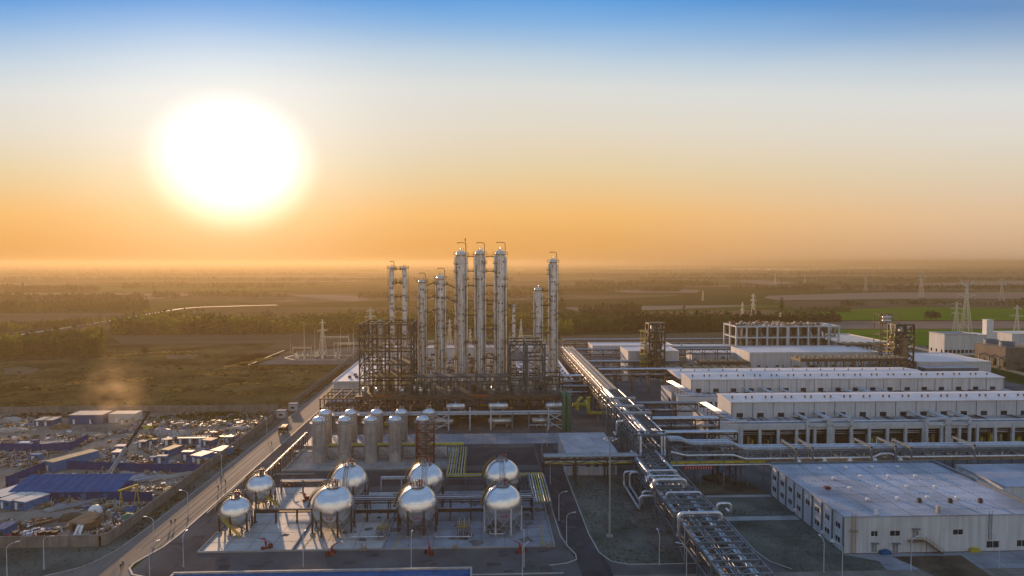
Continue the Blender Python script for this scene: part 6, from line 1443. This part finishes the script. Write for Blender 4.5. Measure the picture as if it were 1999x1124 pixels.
# bundles of pipes and beams laid in rows
bundles = [(212, 945 - 10, 16, 1.2, 8, 'kerb'), (70, 936, 11, 1.2, 9, 'galvdull'), (100, 935, 11, 1.3, 9, 'kerb'), (85, 938, 9, 1, 7, 'galv'), (258, 937, 10, .8, 9, 'galv'), (283, 935, 9, .8, 9, 'galvdull'), (306, 934, 8, .8, 8, 'kerb'), (345, 930, 12, .9, 5, 'kerb'), (236, 915 - 4, 12, 1, 7, 'rust'), (252, 910, 10, 1, 7, 'kerb'), (278, 906, 10, .8, 6, 'rust'), (70, 1055 - 30, 9, 1.5, 6, 'dirt'), (62, 1042, 7, .8, 5, 'galv'), (82, 1020, 7, 1.6, 5, 'brown'), (320, 960, 7, 1.6, 7, 'tan'),
           (80, 868, 16, .5, 8, 'kerb'), (110, 866, 14, .5, 8, 'galvdull'), (132, 870, 14, .5, 8, 'tan'), (30, 857, 12, .5, 7, 'brown'), (12, 862, 12, .5, 7, 'galvdull'), (150, 905, 9, .7, 7, 'galvdull'), (172, 902, 9, .7, 6, 'yellow'), (192, 897, 8, .7, 6, 'kerb'), (160, 984, 14, .7, 5, 'galvdull'), (125, 990, 11, .7, 6, 'concrete'), (205, 987, 9, .6, 5, 'kerb'), (300, 962, 7, 1.0, 5, 'tan'), (150, 865, 10, .5, 5, 'galvdull'), (186, 852, 8, .8, 4, 'kerb'), (340, 944, 9, .8, 4, 'kerb'), (262, 966, 6, 1.2, 5, 'yellow')]
names = {'kerb': 'pale', 'galvdull': 'grey', 'galv': 'silver', 'rust': 'rusty', 'dirt': 'earth brown', 'brown': 'brown', 'tan': 'tan', 'yellow': 'yellowish', 'concrete': 'stone grey'}
cnt = {}
for px, py, L_, wd, n, m in sorted(bundles, key=lambda b: (b[5], b[0])):
    x, y = G(px, py); a = random.uniform(.75, 1.05); k = cnt.get(m, 0); cnt[m] = k + 1; t = thing('beam_stack', f'{names[m]} stack of parallel lengths in the yard, {nth(k)} of that colour', 'material stack', (x, y, .03), a, 'stacks of pipes and beams in the yard')
    for i in range(n): MB().box(-L_ / 2 + random.random(), L_ / 2 - random.random(), (i - n / 2) * .75, (i - n / 2) * .75 + .42, .25, .25 + random.uniform(.2, .5)).build('beam', m, t, True)
    MB().box(-L_ * .3, -L_ * .3 + .3, -n * .37, n * .37, 0, .248).box(L_ * .3, L_ * .3 + .3, -n * .37, n * .37, 0, .248).build('bearer', 'brown', t, True)
# trucks in the yard and on the road
def truck():
    t = thing('flatbed_truck', '', 'truck'); MB().box(-1.2, 1.2, 0, 2.2, .9, 3.0).build('cab', 'brown', t, True); MB().box(-1.05, 1.05, -.04, -.002, 1.9, 2.7).build('windscreen', 'glass', t, True); MB().box(-1.2, 1.2, 2.5, 9, 1.0, 2.4).build('load_bed', 'brownsteel', t, True); MB().box(-.9, .9, .2, 8.8, .6, .95).build('chassis', 'dark', t, True)
    for y in (1.1, 6.4, 7.8):
        for x in (-1.05, 1.05): MB().tube((x - .18, y, .52), (x + .18, y, .52), .52, 14).build('wheel', 'dark', t, True)
    for x in (-.85, .85): MB().cb(x, -.05, 1.0, .35, .1, .25).build('headlight', 'white', t, True)
    return t
TR = Placer(truck)
for px, py, rz, lab in ((548, 848, .05, 'brown loaded truck driving on the main road beside the guard huts'),): TR.put((*G(px, py), .04), rz, lab)
def redrig():
    t = thing('tractor', '', 'tractor', group='red machines by the front wall'); MB().box(-1.2, 2.2, -.7, .7, .7, 1.7).build('body', 'red', t, True); MB().box(-1.1, .3, -.6, .6, 1.72, 2.6).build('cab', 'dark', t, True)
    for x, r in ((-.8, .75), (1.7, .5)):
        for y in (-.9, .9): MB().tube((x, y - .15, r), (x, y + .15, r), r, 14).build('wheel', 'dark', t, True)
    return t
RR = Placer(redrig)
for i, px in enumerate((28, 78, 92, 104)): RR.put((*G(px, 1056), .03), px, f'small red machine parked behind the front yard wall, {nth(i)}')
# loose building material nobody could count
random.seed(77); q = {}
pal = ['concrete', 'kerb', 'roofgrey', 'brown', 'tan', 'concrete', 'dirt', 'rust', 'brown', 'darksteel', 'tan', 'shedblue', 'roofgrey', 'brown', 'dirt', 'dirt', 'kerb', 'concrete', 'tan', 'dirt', 'white']
def debris(pxa, pxb, pya, pyb, n, s=1.0):
    for i in range(n):
        px = random.uniform(pxa, pxb); py = random.uniform(pya, pyb); x, y = G(px, py)
        if x > -101.5 or on_track(x, y): continue
        if noise.noise((x * .07, y * .07, 4)) < -.12: continue
        m = random.choice(pal); k = random.random(); L_ = random.uniform(.4, 2.2) * s; h = random.uniform(.15, 1.2) * s
        if k < .3: L_ *= 3; q.setdefault(m, MB()).rbox(x, y, .02, L_, random.uniform(.2, .6), h * .4, random.choice((.9, .95, 1.6, .1)) + random.uniform(-.15, .15))
        elif k < .8: q.setdefault(m, MB()).rbox(x, y, .02, L_, random.uniform(.3, 1.4) * s, h, random.random() * 3)
        else: q.setdefault(m, MB()).beam((x, y, .1), (x + random.uniform(-1.5, 1.5), y + random.uniform(-1.5, 1.5), random.uniform(.8, 2.8) * s), .18)
debris(250, 500, 824, 862, 1500, 1.2); debris(0, 260, 842, 875, 650, 1.0); debris(0, 110, 884, 912, 800, .9); debris(120, 300, 880, 912, 520); debris(70, 400, 924, 946, 1500, .85); debris(240, 340, 946, 975, 260); debris(0, 60, 820, 850, 150); debris(270, 470, 862, 918, 800, 1.1)
debris(130, 300, 985, 1050, 1100, .8); debris(60, 230, 975, 992, 260); debris(0, 120, 1015, 1062, 420, .8); debris(480, 545, 812, 850, 60)
for m, b in q.items(): tag(b.build('construction_debris', m), kind='stuff')
# yard dust
b = MB().lathe([(.5, 0), (7, 2), (11, 9), (13, 17), (12, 25), (8, 31), (.5, 34)], 20, (0, 0, 0)); x, y = G(232, 852); d_ = b.build('dust_cloud', 'dark', local=True); d_.location = (x, y, .3); tag(d_, kind='stuff'); d_.scale = (1.35, .6, 1.05)
dm = bpy.data.materials.new('dust_air'); dm.use_nodes = True; t_ = dm.node_tree; t_.nodes.clear(); pv = t_.nodes.new('ShaderNodeVolumePrincipled'); pv.inputs['Color'].default_value = (1, .78, .5, 1); pv.inputs['Anisotropy'].default_value = .5
tcx = t_.nodes.new('ShaderNodeTexCoord'); nn = t_.nodes.new('ShaderNodeTexNoise'); nn.inputs['Scale'].default_value = .17; nn.inputs['Detail'].default_value = 4; t_.links.new(tcx.outputs['Object'], nn.inputs[0])
sx2 = t_.nodes.new('ShaderNodeVectorMath'); sx2.operation = 'LENGTH'; mpp = t_.nodes.new('ShaderNodeMapping'); mpp.inputs['Location'].default_value = (0, 0, -1.0); mpp.inputs['Scale'].default_value = (1 / 12, 1 / 12, 1 / 17); t_.links.new(tcx.outputs['Object'], mpp.inputs[0]); t_.links.new(mpp.outputs[0], sx2.inputs[0])
mr = t_.nodes.new('ShaderNodeMapRange'); mr.inputs[1].default_value = 0; mr.inputs[2].default_value = 1; mr.inputs[3].default_value = 1; mr.inputs[4].default_value = 0; t_.links.new(sx2.outputs['Value'], mr.inputs[0])
mu = t_.nodes.new('ShaderNodeMath'); mu.operation = 'MULTIPLY'; ms_ = t_.nodes.new('ShaderNodeMapRange'); ms_.inputs[1].default_value = .42; ms_.inputs[2].default_value = .70; ms_.inputs[3].default_value = 0; ms_.inputs[4].default_value = .055; t_.links.new(nn.outputs[0], ms_.inputs[0]); t_.links.new(mr.outputs[0], mu.inputs[0]); t_.links.new(ms_.outputs[0], mu.inputs[1])
t_.links.new(mu.outputs[0], pv.inputs['Density']); oo = t_.nodes.new('ShaderNodeOutputMaterial'); t_.links.new(pv.outputs[0], oo.inputs['Volume']); d_.data.materials.clear(); d_.data.materials.append(dm)
# blue roof just under the camera
t = thing('blue_roof_building', 'building whose bright blue roof just shows along the bottom edge', 'building', (-30, 157, .03)); x0_, x1_ = G(350, 1110, 4.5)[0], G(921, 1110, 4.5)[0]; yt = G(700, 1113, 4.6)[1]
MB().box(x0_, x1_, yt - 14, yt, .03, 4.4).build('wall', 'panel', t); MB().box(x0_ + .3, x1_ - .3, yt - 14, yt - .4, 4.4, 4.55).build('roof', 'shedblue', t)
p = MB(); p.box(x0_ - .1, x1_ + .1, yt - .4, yt + .1, 4.403, 4.95); p.box(x1_ - .3, x1_ + .1, yt - 14, yt - .4, 4.403, 4.9); p.box(x0_ - .1, x0_ + .3, yt - 14, yt - .4, 4.403, 4.9); p.build('parapet', 'kerb', t)

# ================================================================ street lamps
def lamp():
    t = thing('street_lamp', '', 'street lamp', group='street lamps')
    MB().lathe([(.28, 0), (.28, .3), (.10, .35)], 8).build('base', 'concrete', t, True)
    MB().tube((0, 0, .2), (0, 0, 7.4), .13, 8, .08).build('pole', 'whitesteel', t, True)
    MB().path([(0, 0, 7.3), (.3, 0, 7.8), (.9, 0, 8.15), (1.9, 0, 8.3)], .07, 6).build('arm', 'whitesteel', t, True)
    MB().cb(2.2, 0, 8.2, .9, .32, .16).build('lamp_head', 'whitesteel', t, True); return t
LP = Placer(lamp)
lamps = [(86, 1112, 0, 'on the verge before the front yard wall'), (300, 1070, 3.0, 'on the road edge left of the curved kerb'), (367, 1012, 3.0, 'on the road edge, next beyond the two walkers'), (358, 1107, 1.57, 'by the kerb below the leftmost small sphere tank'),
         (14, 1130, .8, 'cut by the bottom left corner'), (592, 1107, 1.57, 'before the front pad left of the first large sphere tank'), (803, 1108, 1.57, 'before the front pad under the middle large sphere tank'), (1023, 1107, 1.57, 'before the front pad below the rightmost large sphere tank'),
         (1020, 1132, .9, 'cut by the bottom edge at the middle'), (1091, 1016, .3, 'on the lane kerb right of the spheres, nearer'), (1106, 1062, .3, 'on the lane kerb at its island, lowest'), (1074, 945, .3, 'on the lane under the left cross rack'), (1058, 897, .4, 'by the paved yard, left of the grey roofed building'), (1068, 872, .4, 'by the lane left of the grey roofed building'),
         (521, 850, 3.0, 'on the main road by the brown truck'), (433, 930, 3.0, 'on the main road halfway to the guard huts'), (292, 1128, .9, 'cut by the bottom edge near the curved kerb'), (1287, 1104, 1.57, 'on the lawn left of the foreground rack'), (1340, 1130, 2.6, 'cut by the bottom edge beside the foreground rack'),
         (1608, 1118, 1.57, 'on the lawn before the warehouse corner'), (1644, 1128, 2.6, 'cut by the bottom edge before the warehouse'), (1778, 1116, .4, 'before the warehouse stair'), (1950, 1110, 1.57, 'before the right end of the warehouse wall')]
for px, py, rz, lab in lamps: LP.put((*G(px, py), .04), rz, 'white street lamp ' + lab)
x, y = G(1190, 1048); t = thing('high_mast', 'very tall lighting mast standing on the lawn beside the lane', 'lighting mast', (x, y, .04)); zt_ = V(1190, 852, y)[1]
MB().tube((x, y, 0), (x, y, zt_), .30, 12, .14).build('pole', 'concrete', t); MB().cb(x, y, 0, 1.6, 1.6, .5).build('foot', 'concrete', t); q = MB(); q.lathe([(1.5, 0), (1.6, .08), (1.5, .16)], 12, (x, y, zt_ - .6))
for a in range(4): q.beam((x, y, zt_ - .5), (x + 1.5 * math.cos(a * 1.57), y + 1.5 * math.sin(a * 1.57), zt_ - .5), .1)
q.build('lamp_ring', 'galvdull', t)
for a in range(6): MB().cb(x + 1.6 * math.cos(a), y + 1.6 * math.sin(a), zt_ - .85, .5, .5, .35).build('floodlight', 'white', t)
# ================================================================ people
def person(px, py, label, body='cloth', rz=0.0, hat=True, stride=.35, s=1.0):
    x, y = G(px, py); me = bpy.data.meshes.new('person'); k = stride
    V_ = [(0, 0, .95), (0, 0, 1.18), (0, .01, 1.42), (0, .02, 1.52), (0, .0, 1.64), (0, .01, 1.76),
          (.10, 0, .92), (.12, -k * .35, .50), (.12, -k * .35 + .1, .08), (.12, -k * .35 - .08, .04), (-.10, 0, .92), (-.12, k * .45, .50), (-.12, k * .8, .10), (-.12, k * .8 - .16, .04),
          (.19, .01, 1.42), (.25, .04 + k * .2, 1.14), (.24, -.06 + k * .2, .90), (.24, -.09 + k * .2, .82), (-.19, .01, 1.42), (-.25, .02 - k * .2, 1.14), (-.24, -.12 - k * .2, .92), (-.24, -.15 - k * .2, .84)]
    E_ = [(0, 1), (1, 2), (2, 3), (3, 4), (4, 5), (0, 6), (6, 7), (7, 8), (8, 9), (0, 10), (10, 11), (11, 12), (12, 13), (2, 14), (14, 15), (15, 16), (16, 17), (2, 18), (18, 19), (19, 20), (20, 21)]
    rr = [.14, .15, .16, .06, .095, .08, .10, .07, .05, .045, .10, .07, .05, .045, .07, .05, .04, .04, .07, .05, .04, .04]
    me.from_pydata(V_, E_, []); o = bpy.data.objects.new('person', me); scene.collection.objects.link(o); o.location = (x, y, .03); o.rotation_euler = (0, 0, rz); o.scale = (s, s, s)
    md = o.modifiers.new('skin', 'SKIN'); 
    for i, r in enumerate(rr): me.skin_vertices[0].data[i].radius = (r, r * .8)
    me.skin_vertices[0].data[0].use_root = True; o.modifiers.new('sub', 'SUBSURF').levels = 1; o.modifiers['sub'].render_levels = 1; me.materials.append(M[body]); tag(o, label, 'person')
    if hat: MB().lathe([(.16, 1.70), (.13, 1.74), (.12, 1.82), (.06, 1.88), (.001, 1.89)], 10, (0, .0, 0)).build('helmet', 'hat', o, True)
    else: MB().lathe([(.09, 1.68), (.115, 1.75), (.08, 1.84), (.001, 1.86)], 10, (0, .02, 0)).build('hair', 'dark', o, True)
    MB().lathe([(.03, 1.56), (.085, 1.62), (.09, 1.68), (.06, 1.72)], 8, (0, -.035, 0)).build('face', 'skin', o, True)
    return o
for a in [(236, 1113, 'person in dark clothes walking at the road junction, front one of the pair', 'cloth', .3), (240, 1108, 'person in dark clothes walking at the road junction, rear one of the pair', 'clothblue', .2), (334, 1026, 'person in dark clothes walking up the road by the bright kerb, left of two', 'cloth', .4), (342, 1023, 'person in brown clothes walking up the road by the bright kerb, right of two', 'brown', .4),
          (424, 922, 'person on the road edge beside a lamp post, left of three', 'cloth', 2), (431, 922, 'person on the road edge, middle of three', 'clothblue', 1), (437, 915, 'person on the road edge, right of three', 'cloth', 2.2), (440, 946, 'person standing by the long low pipe line, upper one', 'cloth', 0), (426, 957, 'person standing by the long low pipe line, lower one', 'cloth', 0),
          (530, 870, 'person alone in the middle of the main road', 'brown', .2), (560, 820, 'worker near the guard hut, left of two', 'brown', 0), (566, 823, 'worker near the guard hut, right of two', 'tan', 1), (162, 886, 'worker with a pale helmet in the yard left of the crane boom', 'kerb', 1)]:
    person(*a[:4], rz=a[4], stride=.35 if a[4] < 1 else .1)
tag(MB().tube((-82.4, 204, .5), (-82.4, 237, .5), .22, 8).build('pipe_line', 'kerb'), 'low bright pipe lying along the road kerb left of the spheres', 'pipe')
# ================================================================ vegetation
def leafcluster(b, x, y, z, r, h, n, seed, q=.8):
    rnd = random.Random(seed)
    for i in range(n):
        u = rnd.gauss(0, .42); v = rnd.gauss(0, .42); w = rnd.random(); k = math.sin(math.pi * min(1, .12 + w * .88)) ** .6
        c = (x + r * u * k, y + r * v * k, z + h * w); s = q * rnd.uniform(.5, 1.3); a = rnd.random() * 6.28; e = rnd.uniform(-.9, .9)
        d = (math.cos(a) * s, math.sin(a) * s, 0); f = (-math.sin(a) * math.cos(e) * s, math.cos(a) * math.cos(e) * s, math.sin(e) * s)
        b.add([(c[0] - d[0], c[1] - d[1], c[2]), (c[0] + f[0] * .2, c[1] + f[1] * .2, c[2] - s * .5), (c[0] + d[0], c[1] + d[1], c[2] + .1), (c[0] + f[0], c[1] + f[1], c[2] + f[2] + s * .6)], [(0, 1, 2, 3)])
def belt(P, n, hgt, m, m2=None, q=1.0, faces=16, name='tree_belt', far=0):       # P: four ground pixels near-left, near-right, far-right, far-left
    A, B, C, D = [Vector(p + (0,)) for p in pix(P)]; bs = [MB(), MB()]; tr = MB(); rnd = random.Random(int(P[0][0] + P[0][1] * 7))
    n = n if far else int(n * 2.4)
    for i in range(n):
        u, v = rnd.random(), rnd.random() ** 1.5; p = A.lerp(B, u).lerp(D.lerp(C, u), v); nz_ = noise.noise((p.x * .012, p.y * .012, 2))
        if nz_ < (-.42 + .2 * rnd.random() - .1 if not far else -.12 + .1 * rnd.random()): continue
        h = hgt * (1 + .5 * nz_) * rnd.uniform(.65, 1.25); r = h * (rnd.uniform(.28, .5) if far else rnd.uniform(.13, .26))
        if rnd.random() < .07: h *= 1.25; r *= .6
        leafcluster(bs[1 if m2 and noise.noise((p.x * .02, p.y * .02, 9)) > .12 else 0], p.x, p.y, h * .12, r, h * .88, faces, i * 31 + int(P[0][0]), q * h * .11 * (1.0 if far == 0 else 1.5))
        if i % 6 == 0: tr.beam((p.x, p.y, 0), (p.x, p.y, h * .6), .3)
    for b, mm in zip(bs, (m, m2)):
        if b.v: tag(b.build(name, mm), kind='stuff')
    if tr.v: tag(tr.build('tree_trunks', 'bark'), kind='stuff')
belt([(215, 655), (700, 652), (700, 633), (240, 632)], 1000, 12.5, 'leaf', 'leafyellow', faces=16)
belt([(700, 648), (1120, 655), (1120, 634), (700, 628)], 800, 12, 'leaf', 'leafyellow', faces=14)
belt([(1110, 652), (1430, 648), (1430, 628), (1110, 630)], 620, 12.5, 'leaf', 'leafdark', faces=16)
belt([(-60, 700), (195, 694), (200, 676), (-60, 682)], 620, 11.5, 'leaf', 'leafyellow', faces=18)
belt([(-60, 655), (130, 640), (260, 628), (-60, 636)], 240, 7, 'leaf', 'leafyellow')
belt([(-80, 612), (290, 609), (290, 597), (-80, 597)], 380, 12, 'leafdark', 'leaf')
belt([(1430, 648), (1580, 650), (1560, 626), (1440, 632)], 240, 13, 'leafdark', 'leaf', faces=26)
belt([(1000, 628), (1300, 622), (1460, 628), (1000, 632)], 150, 9, 'leafdark')
belt([(1130, 616), (1250, 614), (1250, 608), (1130, 609)], 120, 11, 'leafdark')
belt([(880, 612), (1100, 610), (1100, 600), (880, 602)], 160, 12, 'leaf', 'leafdark')
for row, (a, b_, y_, n, h) in enumerate([(-80, 280, 584, 160, 14), (300, 560, 578, 120, 13), (-80, 200, 566, 130, 15), (240, 620, 560, 160, 15), (700, 1100, 578, 200, 13), (0, 500, 546, 170, 16), (520, 1000, 548, 200, 16), (1000, 1330, 566, 220, 12), (1120, 1400, 555, 180, 14), (1420, 1700, 563, 160, 12), (1250, 1600, 545, 200, 15), (1600, 2080, 547, 240, 16), (1650, 2080, 563, 160, 13), (1640, 2080, 594, 130, 8), (900, 1500, 538, 260, 18), (1500, 2080, 535, 260, 18), (-80, 700, 537, 240, 18), (-80, 900, 530, 220, 22), (900, 2080, 528, 340, 20), (500, 2080, 523, 300, 26), (-80, 900, 524, 220, 26), (1560, 1660, 606, 40, 6), (1500, 1640, 626, 90, 9)]):
    belt([(a, y_ + (1.5 if y_ < 550 else 4)), (b_, y_ + (1.0 if y_ < 550 else 3)), (b_, y_ - (1 if y_ < 550 else 3)), (a, y_ - (1.5 if y_ < 550 else 3))], n * 5, h * .62, 'leafdark', 'leaf' if row % 2 else None, faces=7, q=1.6, far=1)
def tree_mk(kind):
    def mk():
        t = thing('tree', '', 'tree', group='single trees on the plain'); b = MB(); tr = MB(); tr.path([(0, 0, 0), (.1, 0, 2), (-.1, .1, 4.5)], .32, 8, True, .15)
        for a in range(5): tr.path([(0, 0, 2.4 + a * .3), (1.2 * math.cos(a * 1.3), 1.2 * math.sin(a * 1.3), 4.2 + a * .3)], .13, 5, True, .04)
        tr.build('trunk', 'bark', t, True)
        if kind == 0:
            for k in range(9): rnd = random.Random(k); leafcluster(b, rnd.uniform(-2.4, 2.4), rnd.uniform(-2.4, 2.4), rnd.uniform(1, 4), 2.6, 3.4, 60, k, .42)
        else:
            for k in range(7): leafcluster(b, 0, 0, 1.0 + k * 1.7, 1.9 - k * .12, 3.2, 50, k + 50, .38)
        b.build('crown', 'leafdark' if kind == 0 else 'leaf', t, True); return t
    return mk
TA, TB = Placer(tree_mk(0)), Placer(tree_mk(1))
for i, (px, py, k, s, lab) in enumerate([(1818, 626, 0, 2.0, 'round dark tree alone in the bright green field, left half of the pair'), (1829, 626, 0, 1.7, 'round dark tree alone in the bright green field, right half of the pair'), (1720, 626, 0, .7, 'small dark bush at the edge of the bright green field'), (1738, 628, 0, .9, 'dark bush just above the brown process tower'),
        (1525, 640, 1, 2.4, 'tall dark tree rising behind the concrete frame block'), (1250, 648, 1, 1.6, 'tall slim tree at the belt left of the process tower'), (1103, 616, 1, 1.3, 'slim dark tree just right of the rightmost column'), (200, 694, 1, 1.6, 'pointed tree at the right end of the near left forest belt'), (281, 692, 0, .8, 'small round tree on the brown field beyond the scrub'),
        (1525, 560, 1, 1.9, 'poplar on the far plain above the concrete frame block'), (45, 584, 1, 2.4, 'tall poplar in the hazy left distance, left of two'), (148, 584, 1, 2.2, 'tall poplar in the hazy left distance, right of two'), (1380, 558, 0, 2.0, 'broad tree on the far plain right of the rightmost column'), (1640, 557, 0, 2.2, 'broad tree on the far plain above the green field'), (1560, 545, 1, 2.6, 'tall poplar near the pale far lake')]):
    (TA if k == 0 else TB).put((*G(px, py), 0), px, lab, s)
# scrub tufts over the rough ground
def scatter(poly, n, m, s, name, seed, hs=1.0):
    rnd = random.Random(seed); b = MB(); xs_ = [p[0] for p in poly]; ys_ = [p[1] for p in poly]
    def inside(x, y):
        r = False; j = len(poly) - 1
        for i in range(len(poly)):
            if (poly[i][1] > y) != (poly[j][1] > y) and x < (poly[j][0] - poly[i][0]) * (y - poly[i][1]) / (poly[j][1] - poly[i][1]) + poly[i][0]: r = not r
            j = i
        return r
    for i in range(n):
        x, y = rnd.uniform(min(xs_), max(xs_)), rnd.uniform(min(ys_), max(ys_))
        if not inside(x, y) or noise.noise((x * .035, y * .07, seed)) < rnd.uniform(-.25, .15): continue
        ss = s * rnd.uniform(.5, 1.6)
        for k in range(5):
            a = rnd.random() * 3.14; c, d = math.cos(a) * ss * rnd.uniform(.5, 1.1), math.sin(a) * ss * rnd.uniform(.5, 1.1); ox, oy = rnd.gauss(0, ss * .5), rnd.gauss(0, ss * .5); h = ss * hs * rnd.uniform(.5, 1.2); l = rnd.gauss(0, .3) * ss
            b.add([(x + ox - c, y + oy - d, 0), (x + ox + c, y + oy + d, 0), (x + ox + c * .5 + l, y + oy + d * .5, h), (x + ox - c * .6 + l, y + oy - d * .6, h * .8)], [(0, 1, 2, 3)])
    return tag(b.build(name, m), kind='stuff')
sp = [(-400, 356), (-112, 356), (-108, 460), (-112, 496), (-192, 500), (-200, 560), (-420, 630)]
scatter(sp, 12000, 'scrub', 1.0, 'scrub', 1, .6); scatter(sp, 3600, 'leaf', .9, 'scrub', 2, .6); scatter(sp, 3000, 'leafyellow', .8, 'scrub', 3, .5); scatter(sp, 900, 'leafdark', 1.2, 'scrub', 6, .8)
scatter([(-330, 166), (-98, 166), (-96, 181), (-330, 181)], 2000, 'scrub', .2, 'grass', 4, .5); scatter([(-99.5, 184), (-96, 184), (-95.5, 600), (-99.5, 600)], 4000, 'scrub', .22, 'grass', 5)
lw = [(29, 236), (53, 236), (53, 192), (50, 166), (36, 166), (32, 168), (30, 173)]; scatter(lw, 1500, 'leafdark', .16, 'grass', 8, .7); scatter(lw, 2500, 'scrub', .14, 'grass', 9, .6)
scatter([(71.5, 192.5), (92, 192.5), (92.5, 169), (98, 161), (74, 160)], 1600, 'scrub', .15, 'grass', 10, .6); scatter([(71, 212), (71.5, 197), (91, 197), (92, 212)], 800, 'leafdark', .15, 'grass', 11, .6)
scatter([(-330, 335), (-125, 335), (-125, 346), (-330, 346)], 900, 'leafdark', .5, 'grass', 12); scatter([(-170, 325), (-101, 325), (-101, 346), (-170, 346)], 1200, 'leaf', .4, 'grass', 13)

mat('highlightgrass', (.17, .13, .045), .9, 0, .3, .1, c2=(.28, .22, .08), transl=.45, spec=0); mat('barepatch', (.13, .105, .07), .95, 0, .3, .05, spec=0)  # yellow grass strips, golden highlight put into the tuft colour
for i, P in enumerate(([(195, 702), (385, 694), (385, 685), (200, 691)], [(420, 726), (560, 694), (582, 686), (430, 718)], [(140, 652), (215, 645), (215, 638), (150, 644)], [(40, 760), (300, 742), (300, 738), (40, 752)], [(300, 770), (560, 748), (560, 743), (300, 762)], [(380, 735), (600, 728), (600, 723), (380, 729)])):
    scatter(pix(P), 1500 if i < 3 else 800, 'highlightgrass', .9, 'scrub', 60 + i, .8)
for P in ([(0, 722), (40, 717), (76, 722), (60, 733), (5, 733)], [(330, 696), (390, 694), (380, 702), (325, 703)]): struct('bare_ground', MB().sheet(smoothpoly(pix(P), 7, .16), .8), 'barepatch')
